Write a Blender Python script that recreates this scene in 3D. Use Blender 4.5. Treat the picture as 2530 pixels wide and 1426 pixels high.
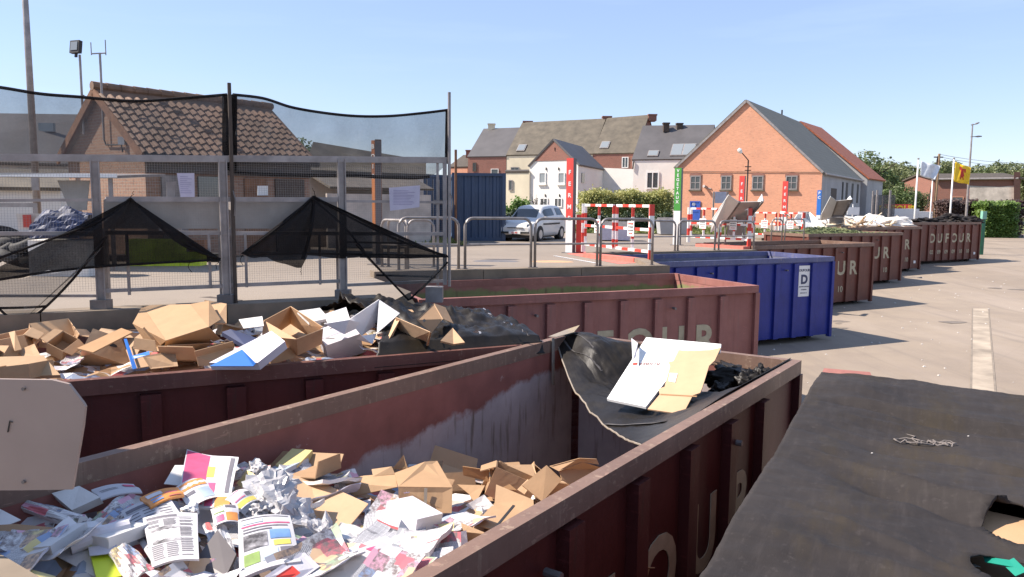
import bpy, bmesh, math, random
from mathutils import Vector, Matrix, noise
for o in list(bpy.data.objects): bpy.data.objects.remove(o)
SC = bpy.context.scene
COL = SC.collection
R = math.radians
# ---------------------------------------------------------------- camera, sky, sun
FPX, CX, CY, PIT, ROL, EYE = 1930.0, 1265.0, 713.0, math.atan(213/1930), 0.0083, 3.7
cd = bpy.data.cameras.new('camera'); cam = bpy.data.objects.new('camera', cd); COL.objects.link(cam)
U_ = Vector((0, math.sin(PIT), math.cos(PIT))); F_ = Vector((0, math.cos(PIT), -math.sin(PIT))); X_ = Vector((1, 0, 0))
R_ = X_*math.cos(ROL)+U_*math.sin(ROL); V_ = -X_*math.sin(ROL)+U_*math.cos(ROL)
cam.matrix_world = Matrix(((R_.x, V_.x, -F_.x, 0), (R_.y, V_.y, -F_.y, 0), (R_.z, V_.z, -F_.z, EYE), (0, 0, 0, 1)))
cd.lens = 36*FPX/2530; cd.sensor_width = 36; cd.clip_start = .05; cd.clip_end = 3000
SC.camera = cam
SUN_EL, SUN_AZ = R(47), math.atan2(.06, -1)      # direction towards the sun in the xy plane
sv = Vector((math.cos(SUN_EL)*math.cos(SUN_AZ), math.cos(SUN_EL)*math.sin(SUN_AZ), math.sin(SUN_EL)))
W = bpy.data.worlds.new('World'); SC.world = W; W.use_nodes = True
nt = W.node_tree; bg = nt.nodes['Background']
sky = nt.nodes.new('ShaderNodeTexSky'); sky.sky_type = 'NISHITA'; sky.sun_disc = False
sky.sun_elevation = SUN_EL; sky.sun_rotation = math.pi/2-SUN_AZ
sky.altitude = 50; sky.air_density = 1.0; sky.dust_density = .25; sky.ozone_density = 2.4
tc = nt.nodes.new('ShaderNodeTexCoord'); mp = nt.nodes.new('ShaderNodeMapping'); mp.inputs['Scale'].default_value = (1.2, 2.2, 11)
mp.inputs['Rotation'].default_value = (0, R(-7), 0)
nz = nt.nodes.new('ShaderNodeTexNoise'); nz.inputs['Scale'].default_value = 1.7; nz.inputs['Detail'].default_value = 5; nz.inputs['Roughness'].default_value = .55
rp = nt.nodes.new('ShaderNodeValToRGB'); rp.color_ramp.elements[0].position = .50; rp.color_ramp.elements[1].position = .80; rp.color_ramp.elements[0].color = (.34, .34, .34, 1)
rp.color_ramp.elements[1].color = (.70, .70, .70, 1)
mx = nt.nodes.new('ShaderNodeMixRGB'); mx.inputs[2].default_value = (3.7, 4.75, 6.6, 1)
nt.links.new(tc.outputs['Generated'], mp.inputs[0]); nt.links.new(mp.outputs[0], nz.inputs[0]); nt.links.new(nz.outputs[0], rp.inputs[0])
tn = nt.nodes.new('ShaderNodeMixRGB'); tn.blend_type = 'MULTIPLY'; tn.inputs[0].default_value = 1; tn.inputs[2].default_value = (1.0, .95, 1.06, 1)
nt.links.new(sky.outputs[0], tn.inputs[1]); nt.links.new(rp.outputs[0], mx.inputs[0]); nt.links.new(tn.outputs[0], mx.inputs[1]); nt.links.new(mx.outputs[0], bg.inputs[0])
bg.inputs[1].default_value = .092
sl = bpy.data.lights.new('sun', 'SUN'); sun = bpy.data.objects.new('sun', sl); COL.objects.link(sun)
sl.energy = 4.9; sl.angle = R(.55); sl.color = (1, .905, .80)
sun.rotation_euler = sv.to_track_quat('Z', 'Y').to_euler(); sun.location = (-20, 0, 30)
SC.view_settings.view_transform = 'Standard'; SC.view_settings.look = 'None'
SC.view_settings.exposure = 0.95; SC.view_settings.gamma = 1; SC.view_settings.use_curve_mapping = False
SC.cycles.max_bounces = 6; SC.cycles.transparent_max_bounces = 24

# ---------------------------------------------------------------- picture position -> point in the place
def ray(px, py):
    x = px-CX; y = -(py-CY)
    return R_*x+V_*y+F_*FPX
def gp(px, py, z):                       # on the level plane z
    r = ray(px, py); t = (z-EYE)/r.z; return Vector((r.x*t, r.y*t, z))
def dp(px, py, d):                       # at the distance y = d
    r = ray(px, py); t = d/r.y; return Vector((r.x*t, d, EYE+r.z*t))
def vp(A, B, px, py, off=0):             # on the upright plane through A and B
    a = Vector((A[0], A[1])); d = Vector((B[0]-A[0], B[1]-A[1])).normalized(); n = Vector((d.y, -d.x))
    if n.dot(Vector((0, 0))-a) < 0: n = -n
    a = a+n*off
    r = ray(px, py); t = n.dot(a)/(n.dot(Vector((r.x, r.y)))); return Vector((r.x*t, r.y*t, EYE+r.z*t))

# ---------------------------------------------------------------- mesh builder
class MB:
    def __init__(s): s.v = []; s.f = []; s.m = []; s.uv = []
    def poly(s, pts, m=0, uv=None):
        b = len(s.v); s.v += [Vector(p) for p in pts]; s.f.append(tuple(range(b, b+len(pts)))); s.m.append(m); s.uv.append(uv)
        return s
    def hexa(s, p, m=0):                 # 8 points: bottom 4 ccw, top 4 ccw
        for q in ((3, 2, 1, 0), (4, 5, 6, 7), (0, 1, 5, 4), (1, 2, 6, 5), (2, 3, 7, 6), (3, 0, 4, 7)): s.poly([p[i] for i in q], m)
        return s
    def box(s, x0, x1, y0, y1, z0, z1, m=0, T=None):
        p = [Vector(c) for c in ((x0, y0, z0), (x1, y0, z0), (x1, y1, z0), (x0, y1, z0), (x0, y0, z1), (x1, y0, z1), (x1, y1, z1), (x0, y1, z1))]
        if T is not None: p = [T @ c for c in p]
        return s.hexa(p, m)
    def slab(s, pts, th, m=0, m2=None):  # planar outline + thickness
        pts = [Vector(p) for p in pts]; n = Vector((0, 0, 0)); c = sum(pts, Vector((0, 0, 0)))/len(pts)
        for i in range(len(pts)): n += (pts[i]-c).cross(pts[(i+1) % len(pts)]-c)
        n.normalize(); h = n*th/2; k = len(pts)
        s.poly([p+h for p in pts], m); s.poly([p-h for p in reversed(pts)], m if m2 is None else m2)
        for i in range(k):
            a, b = pts[i], pts[(i+1) % k]; s.poly([a-h, b-h, b+h, a+h], m if m2 is None else m2)
        return s
    def tube(s, path, r, n=8, m=0, cap=True, flat=1.0):
        path = [Vector(p) for p in path]; b = len(s.v); L = len(path)
        rr = r if isinstance(r, (list, tuple)) else [r]*L
        for i, p in enumerate(path):
            d = (path[min(i+1, L-1)]-path[max(i-1, 0)]).normalized()
            up = Vector((0, 0, 1)) if abs(d.z) < .9 else Vector((0, 1, 0))
            a = d.cross(up).normalized(); c = a.cross(d)
            for k in range(n):
                t = 2*math.pi*k/n+math.pi/n; s.v.append(p+(a*math.cos(t)+c*math.sin(t)*flat)*rr[i])
        for i in range(L-1):
            for k in range(n):
                k2 = (k+1) % n
                s.f.append((b+i*n+k, b+i*n+k2, b+(i+1)*n+k2, b+(i+1)*n+k)); s.m.append(m); s.uv.append(None)
        if cap:
            s.f.append(tuple(b+k for k in reversed(range(n)))); s.m.append(m); s.uv.append(None)
            s.f.append(tuple(b+(L-1)*n+k for k in range(n))); s.m.append(m); s.uv.append(None)
        return s
    def bar(s, a, b, w, h=None, m=0):    # square bar between two points
        h = w if h is None else h
        a = Vector(a); b = Vector(b); d = (b-a).normalized(); up = Vector((0, 0, 1)) if abs(d.z) < .9 else Vector((0, 1, 0))
        x = d.cross(up).normalized()*w/2; z = x.cross(d).normalized()*h/2
        return s.hexa([a-x-z, a+x-z, b+x-z, b-x-z, a-x+z, a+x+z, b+x+z, b-x+z], m)
    def grid(s, P, m=0, uvs=True, close=False):       # P[i][j]
        ni, nj = len(P), len(P[0]); b = len(s.v)
        for row in P: s.v += [Vector(p) for p in row]
        for i in range(ni-1):
            for j in range(nj-1):
                s.f.append((b+i*nj+j, b+i*nj+j+1, b+(i+1)*nj+j+1, b+(i+1)*nj+j)); s.m.append(m)
                s.uv.append([(j/(nj-1), i/(ni-1)), ((j+1)/(nj-1), i/(ni-1)), ((j+1)/(nj-1), (i+1)/(ni-1)), (j/(nj-1), (i+1)/(ni-1))] if uvs else None)
        return s
    def mesh(s, name, mats, smooth=False):
        me = bpy.data.meshes.new(name); me.from_pydata([tuple(v) for v in s.v], [], s.f)
        for mt in (mats if isinstance(mats, (list, tuple)) else [mats]): me.materials.append(mt)
        me.polygons.foreach_set('material_index', s.m)
        uv = me.uv_layers.new(name='UVMap').data
        for i, p in enumerate(me.polygons):
            if s.uv[i]:
                for k, li in enumerate(p.loop_indices): uv[li].uv = s.uv[i][k]
            else:
                n = p.normal
                if abs(n.z) > .95: t, b = Vector((1, 0, 0)), Vector((0, 1, 0))
                else: t = Vector((0, 0, 1)).cross(n).normalized(); b = n.cross(t)
                for li in p.loop_indices:
                    c = me.vertices[me.loops[li].vertex_index].co; uv[li].uv = (c.dot(t), c.dot(b))
        if smooth: me.polygons.foreach_set('use_smooth', [True]*len(me.polygons))
        me.update(); return me
    def build(s, name, mats, parent=None, smooth=False, **kw):
        o = bpy.data.objects.new(name, s.mesh(name, mats, smooth)); COL.objects.link(o)
        if parent is not None: o.parent = parent
        if kw: tag(o, **kw)
        return o
def tag(o, label=None, cat=None, group=None, kind=None):
    if label: o['label'] = label
    if cat: o['category'] = cat
    if group: o['group'] = group
    if kind: o['kind'] = kind
    return o
def empty(name, loc=(0, 0, 0), rz=0, rot=None, **kw):
    o = bpy.data.objects.new(name, None); COL.objects.link(o); o.location = loc; o.empty_display_size = .2
    o.rotation_euler = rot if rot else (0, 0, rz); return tag(o, **kw)
def kids(o): return [c for c in bpy.data.objects if c.parent == o]
def copy_tree(o, parent=None, _m=None):
    if _m is None:
        _m = {}
        for c in bpy.data.objects:
            if c.parent: _m.setdefault(c.parent.name, []).append(c)
    c = o.copy(); COL.objects.link(c)
    if parent is not None: c.parent = parent
    for ch in _m.get(o.name, []): copy_tree(ch, c, _m)
    return c
def bevel(o, w=.01, seg=2):
    m = o.modifiers.new('bevel', 'BEVEL'); m.width = w; m.segments = seg; m.limit_method = 'ANGLE'; m.angle_limit = R(40); return o
def text_mesh(txt, size, mat, bold=.012, ext=.002, align='CENTER', sx=1):
    cu = bpy.data.curves.new('writing', 'FONT'); cu.body = txt; cu.size = size; cu.align_x = align; cu.offset = bold*size; cu.extrude = ext; cu.resolution_u = 4
    ob = bpy.data.objects.new('writing', cu); COL.objects.link(ob)
    bpy.context.view_layer.update()
    me = bpy.data.meshes.new_from_object(ob.evaluated_get(bpy.context.evaluated_depsgraph_get()))
    bpy.data.objects.remove(ob); me.materials.clear(); me.materials.append(mat)
    if sx != 1:
        for v in me.vertices: v.co.x *= sx
    return me
def text(txt, size, mat, parent, M, name='lettering', **kw):
    o = bpy.data.objects.new(name, text_mesh(txt, size, mat, **kw)); COL.objects.link(o); o.parent = parent; o.matrix_local = M
    return o
def upright(loc, rz): return Matrix.Translation(loc) @ Matrix.Rotation(rz, 4, 'Z') @ Matrix.Rotation(R(90), 4, 'X')

# ---------------------------------------------------------------- materials
class NT:
    def __init__(s, name):
        s.mat = bpy.data.materials.new(name); s.mat.use_nodes = True; s.t = s.mat.node_tree; s.b = s.t.nodes['Principled BSDF']
    def n(s, t, **k):
        nd = s.t.nodes.new('ShaderNode'+t)
        for a, v in k.items():
            if a in nd.bl_rna.properties: setattr(nd, a, v)
            else: nd.inputs[a.replace('_', ' ')].default_value = v
        return nd
    def l(s, a, b): s.t.links.new(a, b)
    def co(s, kind='Object', scale=(1, 1, 1), loc=(0, 0, 0)):
        c = s.n('TexCoord'); m = s.n('Mapping'); m.inputs['Scale'].default_value = scale; m.inputs['Location'].default_value = loc
        s.l(c.outputs[kind], m.inputs[0]); return m.outputs[0]
    def noise(s, co, scale, detail=4, rough=.55, dist=0):
        x = s.n('TexNoise'); x.inputs['Scale'].default_value = scale; x.inputs['Detail'].default_value = detail; x.inputs['Roughness'].default_value = rough
        x.inputs['Distortion'].default_value = dist
        s.l(co, x.inputs['Vector']); return x.outputs[0]
    def ramp(s, fac, stops, inter='LINEAR'):
        r = s.n('ValToRGB'); e = r.color_ramp.elements; r.color_ramp.interpolation = inter
        while len(e) < len(stops): e.new(.5)
        for i, (p, c) in enumerate(stops):
            e[i].position = p; e[i].color = (c, c, c, 1) if isinstance(c, (int, float)) else (*c, 1)
        s.l(fac, r.inputs[0]); return r.outputs[0]
    def mix(s, f, a, b, mode='MIX'):
        m = s.n('MixRGB', blend_type=mode)
        for i, x in enumerate((f, a, b)):
            if isinstance(x, (int, float)): m.inputs[i].default_value = x if i == 0 else (x, x, x, 1)
            elif isinstance(x, tuple): m.inputs[i].default_value = (*x, 1)
            else: s.l(x, m.inputs[i])
        return m.outputs[0]
    def math(s, op, a, b=0, c=0):
        m = s.n('Math', operation=op)
        for i, x in enumerate((a, b, c)):
            if isinstance(x, (int, float)): m.inputs[i].default_value = x
            else: s.l(x, m.inputs[i])
        return m.outputs[0]
    def bump(s, h, st=.3, d=.01):
        b = s.n('Bump'); b.inputs['Strength'].default_value = st; b.inputs['Distance'].default_value = d; s.l(h, b.inputs['Height']); s.l(b.outputs[0], s.b.inputs['Normal']); return b
    def col(s, c):
        if isinstance(c, tuple): s.b.inputs['Base Color'].default_value = (*c, 1)
        else: s.l(c, s.b.inputs['Base Color'])
    def set(s, rough=.6, metal=0, spec=None):
        s.b.inputs['Roughness'].default_value = rough; s.b.inputs['Metallic'].default_value = metal
        if spec is not None: s.b.inputs['Specular IOR Level'].default_value = spec
        return s.mat
M = {}
def mul(c, k): return tuple(min(1, x*k) for x in c)
def m_plain(name, c, rough=.6, metal=0, var=.18, scale=3, bump=0, kind='Object'):
    t = NT(name); co = t.co(kind); f = t.noise(co, scale, 5, .6)
    t.col(t.ramp(f, [(.3, mul(c, 1-var)), (.7, mul(c, 1+var))]))
    if bump: t.bump(t.noise(co, scale*12, 3), bump, .004)
    M[name] = t.set(rough, metal); return M[name]
def m_paint(name, c, wear=(.10, .055, .04), amt=.5, rough=.45, fade=None):     # painted steel, chalky and rusty
    t = NT(name); co = t.co(); a = t.noise(co, 1.3, 6, .65); b = t.noise(co, 14, 6, .7); st = t.noise(t.co(scale=(9, 9, .7)), 1.5, 4, .6)
    base = t.mix(t.ramp(a, [(.3, 0.), (.75, 1.)]), mul(c, .82), fade or mul(c, 1.25))
    base = t.mix(t.ramp(st, [(.52, 0.), (.8, .45)]), base, mul(c, .55))
    base = t.mix(t.ramp(b, [(.70-.1*amt, 0.), (.76-.1*amt, .85)]), base, wear)
    sc_ = t.noise(t.co(scale=(3, 3, 22)), 3, 3, .5); base = t.mix(t.ramp(sc_, [(.67, 0.), (.69, .35)]), base, mul(c, 2.2))
    rr_ = t.noise(t.co(scale=(16, 16, .9)), 1.1, 3, .7); base = t.mix(t.ramp(rr_, [(.60, 0.), (.72, .5)]), base, wear)
    t.col(base); h = t.math('ADD', t.math('MULTIPLY', t.noise(t.co(), 1.7, 2, .4), 9.), b); t.bump(h, .5, .006); M[name] = t.set(rough, 0, .35); return M[name]
m_paint('red_paint', (.135, .044, .031), wear=(.15, .085, .055), rough=.42)
m_paint('red_paint_pale', (.27, .105, .088), wear=(.2, .12, .10), rough=.6, fade=(.34, .15, .125))
m_paint('red_paint_dark', (.082, .020, .018), wear=(.05, .03, .024), rough=.5)
m_paint('blue_paint', (.022, .034, .22), wear=(.04, .05, .16), rough=.38)
m_paint('rim_paint', (.19, .115, .085), wear=(.30, .21, .15), amt=1.2, rough=.5, fade=(.24, .15, .11))
m_paint('rim_blue', (.10, .11, .22), wear=(.25, .22, .22), amt=1, rough=.45)
def m_inner(name, top, low, edge, h0, streak=(.12, .08, .05), slope=0.0):
    t = NT(name); co = t.co(); s = t.n('SeparateXYZ'); t.l(co, s.inputs[0])
    n1 = t.noise(t.co(scale=(1, 1, 1)), .9, 6, .62); n2 = t.noise(t.co(scale=(7, 7, .8)), 2, 4); n3 = t.noise(co, 9, 5, .7)
    z = t.math('ADD', s.outputs[2], t.math('MULTIPLY', t.math('SUBTRACT', n1, .5), .55)); z = t.math('ADD', z, t.math('MULTIPLY', t.math('SUBTRACT', n3, .5), .12))
    z = t.math('ADD', z, t.math('MULTIPLY', s.outputs[0], slope))
    f = t.ramp(t.math('SUBTRACT', z, h0-.5), [(.47, 0.), (.53, 1.)])
    lo = t.mix(t.ramp(t.noise(co, 2.2, 6, .7), [(.35, 0.), (.7, 1.)]), low, mul(low, 1.35))
    lo = t.mix(t.ramp(n2, [(.56, 0.), (.72, .8)]), lo, streak)
    tp = t.mix(t.ramp(t.noise(co, 3, 5), [(.35, 0.), (.7, 1.)]), mul(top, .85), mul(top, 1.2)); tp = t.mix(t.ramp(n3, [(.66, 0.), (.7, .5)]), tp, edge)
    t.col(t.mix(f, lo, tp)); t.bump(n3, .15, .005); M[name] = t.set(.65, 0, .3)
m_inner('inner_scraped', (.24, .090, .072), (.33, .275, .27), (.42, .33, .30), 2.02, slope=-.10)
m_inner('inner_algae', (.30, .13, .11), (.16, .165, .07), (.36, .24, .17), 2.10)
m_inner('inner_blue', (.14, .145, .20), (.17, .17, .19), (.3, .28, .26), 1.7)
m_inner('inner_brown', (.17, .10, .07), (.15, .12, .08), (.3, .2, .13), 1.9)
m_plain('lettering_cream', (.42, .37, .25), .6, var=.2, scale=6)
m_plain('galv', (.29, .26, .245), .5, .3, .25, 5); m_plain('galv_dark', (.18, .16, .15), .5, .3, .25, 5)
m_plain('steel_sheet', (.30, .285, .27), .45, .35, .2, 2.2, .1); m_plain('steel_sunlit', (.62, .61, .58), .5, .1, .1, 3)
m_plain('sign_back', (.335, .255, .215), .55, .1, .12, 1.6)
m_plain('white_paint', (.78, .77, .74), .5, 0, .06); m_plain('red_gloss', (.62, .055, .035), .45, 0, .1); m_plain('pylon_red', (.70, .07, .055), .45, 0, .06)
m_plain('pylon_green', (.07, .30, .05), .45, 0, .08); m_plain('pylon_blue', (.03, .16, .52), .45, 0, .08); m_plain('pylon_brown', (.36, .12, .03), .5, 0, .1)
m_plain('pylon_side', (.10, .085, .085), .5, 0, .1); m_plain('kerb_red', (.55, .16, .12), .7, 0, .15, 6); m_plain('dark', (.02, .018, .018), .6); m_plain('rubber', (.022, .02, .02), .75, 0, .3, 8)
m_plain('green_paint', (.02, .13, .07), .4); m_plain('yellow', (.62, .45, .03), .5); m_plain('yellow_green', (.62, .72, .03), .45, 0, .1); m_plain('orange', (.75, .22, .04), .5)
m_plain('box_blue', (.036, .062, .115), .45, 0, .15, 1.2); m_plain('aluminium', (.5, .5, .5), .35, .7)
m_plain('plaster_white', (.74, .70, .64), .85, 0, .06, .8); m_plain('plaster_cream', (.66, .58, .42), .85, 0, .10, .8); m_plain('plaster_grey', (.36, .36, .36), .85, 0, .15, .7)
m_plain('plaster_old', (.46, .40, .35), .9, 0, .3, 1.2); m_plain('slate', (.085, .078, .078), .55, 0, .18, .6, .1); m_plain('eternit', (.17, .16, .13), .6, 0, .2, .5, .1)
m_plain('slate_moss', (.10, .082, .058), .75, 0, .3, 1.3, .1); m_plain('wood_dark', (.06, .042, .03), .7, 0, .3, 6); m_plain('wood', (.34, .22, .12), .7, 0, .3, 6)
m_plain('wood_light', (.60, .50, .36), .7, 0, .25, 6); m_plain('door_blue', (.03, .09, .38), .5); m_plain('flag_white', (.62, .66, .70), .7); m_plain('flag_yellow', (.80, .52, .02), .7); m_plain('flag_red', (.45, .03, .02), .7)
m_plain('concrete', (.20, .155, .11), .85, 0, .25, 2.5, .3); m_plain('concrete_dark', (.115, .098, .07), .9, 0, .35, 3, .3); m_plain('copper_pipe', (.2, .18, .17), .5)
m_plain('brown_rust', (.17, .08, .04), .8, 0, .3, 5); m_plain('cushion_blue', (.012, .022, .07), .6, 0, .3, 3); m_plain('bark', (.08, .06, .045), .9, 0, .3, 6)
m_plain('stone_chips', (.55, .5, .45), .8, 0, .3, 9); m_plain('rope', (.17, .145, .13), .9, 0, .3, 20); m_plain('cord_white', (.5, .5, .52), .7)
def m_ground():
    t = NT('yard_surface'); co = t.co(); a = t.noise(co, .10, 6, .6); b = t.noise(co, .9, 6, .65); c = t.noise(co, 40, 3, .6); d = t.noise(t.co(scale=(.5, .12, 1)), .9, 5, .6)
    k = t.mix(t.ramp(a, [(.3, 0.), (.7, 1.)]), (.255, .20, .148), (.325, .26, .195))
    k = t.mix(t.ramp(b, [(.42, 0.), (.75, .55)]), k, (.20, .16, .13)); k = t.mix(t.ramp(d, [(.5, 0.), (.75, .6)]), k, (.37, .30, .24))
    k = t.mix(t.ramp(c, [(.3, .25), (.6, 0.)]), k, (.12, .10, .09)); k = t.mix(t.ramp(t.noise(co, 3.1, 7, .75), [(.70, 0.), (.73, .6)]), k, (.55, .48, .42))
    vv = t.n('TexVoronoi', feature='DISTANCE_TO_EDGE'); vv.inputs['Scale'].default_value = .22; wp = t.mix(.12, t.co(), t.n('TexNoise', Scale=1.2).outputs['Color']); t.l(wp, vv.inputs['Vector'])
    k = t.mix(t.ramp(vv.outputs['Distance'], [(.0, .10), (.004, 0.)]), k, (.13, .105, .085))
    tm = t.noise(t.co(scale=(.9, .045, 1)), 2.2, 3, .5); k = t.mix(t.ramp(tm, [(.55, 0.), (.66, .28)]), k, (.15, .125, .105))
    t.col(k); t.bump(c, .35, .01); M['yard_surface'] = t.set(.85)
    t = NT('asphalt'); co = t.co(); a = t.noise(co, .25, 6, .6); c = t.noise(co, 50, 3, .6)
    k = t.mix(t.ramp(a, [(.3, 0.), (.7, 1.)]), (.22, .178, .138), (.285, .232, .182)); k = t.mix(t.ramp(c, [(.35, .3), (.6, 0.)]), k, (.09, .08, .07))
    k = t.mix(t.ramp(t.noise(co, 2.6, 6, .7), [(.55, 0.), (.75, .4)]), k, (.13, .11, .10))
    t.col(k); t.bump(c, .4, .01); M['asphalt'] = t.set(.85)
m_ground()
def m_brick(name, c1, c2, mortar, patch):
    t = NT(name); co = t.co('UV'); b = t.n('TexBrick'); t.l(co, b.inputs[0])
    for k, v in (('Scale', 1), ('Brick Width', .22), ('Row Height', .072), ('Mortar Size', .008), ('Mortar Smooth', .2), ('Bias', -.1)): b.inputs[k].default_value = v
    b.inputs['Color1'].default_value = (*c1, 1); b.inputs['Color2'].default_value = (*c2, 1); b.inputs['Mortar'].default_value = (*mortar, 1)
    f = t.noise(t.co('UV'), .55, 6, .7); k = t.mix(t.ramp(f, [(.5, 0.), (.75, .6)]), b.outputs[0], patch)
    g = t.noise(t.co('UV', scale=(4.5, 14, 1)), 1, 2, .5); k = t.mix(t.ramp(g, [(.62, 0.), (.68, .5)]), k, mul(patch, .55))
    t.col(k); t.bump(b.outputs[1], -.3, .01); M[name] = t.set(.85)
m_brick('brick_orange', (.68, .305, .175), (.60, .255, .145), (.52, .35, .25), (.46, .23, .15))
m_brick('brick_red', (.27, .10, .07), (.22, .085, .06), (.26, .18, .14), (.17, .08, .06))
m_brick('brick_shed', (.27, .155, .10), (.22, .12, .08), (.26, .20, .155), (.19, .115, .08))
def m_roof(name, c, c2, w=.25, h=.3):
    t = NT(name); co = t.co('UV'); b = t.n('TexBrick'); t.l(co, b.inputs[0])
    for k, v in (('Scale', 1), ('Brick Width', w), ('Row Height', h), ('Mortar Size', .018), ('Mortar Smooth', .5)): b.inputs[k].default_value = v
    b.inputs['Color1'].default_value = (*c, 1); b.inputs['Color2'].default_value = (*c2, 1); b.inputs['Mortar'].default_value = (*mul(c, .45), 1)
    f = t.noise(co, .8, 5, .6); t.col(t.mix(t.ramp(f, [(.4, 0.), (.8, .55)]), b.outputs[0], mul(c2, .7))); t.bump(b.outputs[1], -.5, .03); M[name] = t.set(.7)
m_roof('tile_moss', (.095, .075, .055), (.07, .057, .042)); m_roof('tile_slate', (.085, .078, .080), (.07, .066, .068)); m_roof('tile_orange', (.42, .13, .06), (.36, .11, .055)); m_roof('tile_greygreen', (.155, .15, .12), (.135, .13, .105), .6, .4)
def m_tile():
    t = NT('pantile'); r = t.co('Object'); f = t.noise(r, 2.5, 6, .7); g = t.noise(r, .6, 3)
    k = t.mix(t.ramp(f, [(.35, 0.), (.7, 1.)]), (.13, .075, .045), (.27, .155, .10)); k = t.mix(t.ramp(g, [(.4, 0.), (.7, .5)]), k, (.09, .065, .045))
    t.col(k); t.bump(f, .2, .01); M['pantile'] = t.set(.75)
m_tile()
def m_random(name, cols, rough=.7, var=.1, crease=0, spec=None):                # per-object tint out of a list
    t = NT(name); oi = t.n('ObjectInfo'); n = len(cols)
    base = t.ramp(oi.outputs['Random'], [(i/n, c) for i, c in enumerate(cols)], 'CONSTANT')
    co = t.co(); f = t.noise(co, 5, 5, .6); base = t.mix(t.ramp(f, [(.4, 0.), (.75, var*3)]), base, t.mix(1, base, (.62, .6, .58), 'MULTIPLY'))
    t.col(base)
    if crease: t.bump(t.noise(co, 9, 4, .5, 1.5), crease, .02)
    M[name] = t.set(rough, 0, spec)
m_random('cardboard', [(.48, .30, .165), (.41, .25, .13), (.53, .345, .20), (.45, .285, .155), (.37, .225, .12)], .75, .1, .12)
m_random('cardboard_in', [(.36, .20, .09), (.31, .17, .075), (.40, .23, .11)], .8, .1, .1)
m_random('paper', [(.72, .70, .70), (.64, .61, .64), (.66, .63, .59), (.55, .53, .57), (.74, .71, .68)], .6, .08, .25)
m_random('shiny_scrap', [(.30, .29, .30), (.45, .44, .45), (.55, .53, .55)], .25, .2, .6)
m_random('colour_card', [(.50, .14, .14), (.18, .27, .46), (.60, .50, .22), (.60, .34, .18), (.62, .60, .58), (.48, .26, .34), (.66, .64, .62), (.14, .13, .14), (.38, .46, .54)], .4, .1, .05)
def m_print(name, kind):
    t = NT(name); uv = t.co('UV'); oi = t.n('ObjectInfo'); rnd = oi.outputs['Random']
    off = t.n('VectorMath', operation='ADD'); cmb = t.n('CombineXYZ'); t.l(t.math('MULTIPLY', rnd, 37.), cmb.inputs[0]); t.l(t.math('MULTIPLY', rnd, 91.), cmb.inputs[1])
    t.l(uv, off.inputs[0]); t.l(cmb.outputs[0], off.inputs[1]); c = off.outputs[0]
    b = t.n('TexBrick'); t.l(c, b.inputs[0])                                   # lines of text
    for k, v in (('Scale', 1), ('Brick Width', .115), ('Row Height', .022), ('Mortar Size', .005), ('Mortar Smooth', .1), ('Bias', 0)): b.inputs[k].default_value = v
    b.inputs['Color1'].default_value = (.20, .19, .20, 1); b.inputs['Color2'].default_value = (.32, .31, .32, 1)
    paper = (.56, .55, .56) if kind == 'news' else (.64, .62, .60); b.inputs['Mortar'].default_value = (*paper, 1)
    v = t.n('TexVoronoi', distance='CHEBYCHEV'); v.inputs['Scale'].default_value = 3.6 if kind == 'news' else 3.0; v.inputs['Randomness'].default_value = .75; t.l(c, v.inputs['Vector'])
    hs = t.n('SeparateColor'); t.l(v.outputs['Color'], hs.inputs[0])
    ph = t.noise(c, 5 if kind == 'news' else 9, 5, .7)
    if kind == 'news':
        pic = t.ramp(ph, [(.35, (.05, .05, .06)), (.5, (.30, .29, .30)), (.62, (.62, .60, .60))])
        blk = t.ramp(hs.outputs[1], [(0, (.60, .60, .62)), (.72, (.50, .10, .10)), (.8, (.18, .30, .52)), (.88, (.66, .60, .30)), (.93, (.7, .7, .7))], 'CONSTANT')
        k = t.mix(t.ramp(hs.outputs[0], [(0, 0.), (.80, 1.)], 'CONSTANT'), b.outputs[0], pic); k = t.mix(t.ramp(hs.outputs[2], [(0, 0.), (.74, 1.)], 'CONSTANT'), k, blk)
    else:
        blk = t.ramp(hs.outputs[1], [(0, (.58, .16, .18)), (.14, (.66, .64, .62)), (.32, (.26, .34, .50)), (.42, (.66, .54, .24)), (.50, (.66, .64, .64)), (.70, (.62, .34, .42)), (.80, (.28, .36, .24)), (.86, (.62, .42, .26)), (.93, (.62, .60, .60))], 'CONSTANT')
        pic = t.mix(t.ramp(ph, [(.4, 0.), (.6, 1.)]), mul((.2, .16, .15), 1), blk)
        k = t.mix(t.ramp(hs.outputs[0], [(0, 1.), (.35, 0.), (.62, 1.)], 'CONSTANT'), b.outputs[0], blk); k = t.mix(t.ramp(hs.outputs[2], [(0, 0.), (.6, 1.)], 'CONSTANT'), k, pic)
    t.col(k); M[name] = t.set(.45 if kind != 'news' else .75)
m_print('newsprint', 'news'); m_print('magazine', 'mag')
def m_heap(name, cols):
    t = NT(name); co = t.co(); v = t.n('TexVoronoi', distance='CHEBYCHEV'); v.inputs['Scale'].default_value = 6; v.inputs['Randomness'].default_value = 1; t.l(t.co(scale=(1, 1.6, 1.3)), v.inputs['Vector'])
    s = t.n('SeparateColor'); t.l(v.outputs['Color'], s.inputs[0]); n = len(cols)
    t.col(t.ramp(s.outputs[0], [(i/n, c) for i, c in enumerate(cols)], 'CONSTANT')); t.bump(v.outputs['Distance'], .6, .04); M[name] = t.set(.7)
m_heap('litter', [(.35, .20, .10), (.60, .58, .58), (.25, .14, .07), (.5, .46, .44), (.42, .25, .13), (.12, .08, .06), (.45, .10, .10), (.30, .35, .45), (.3, .19, .10)])
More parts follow.
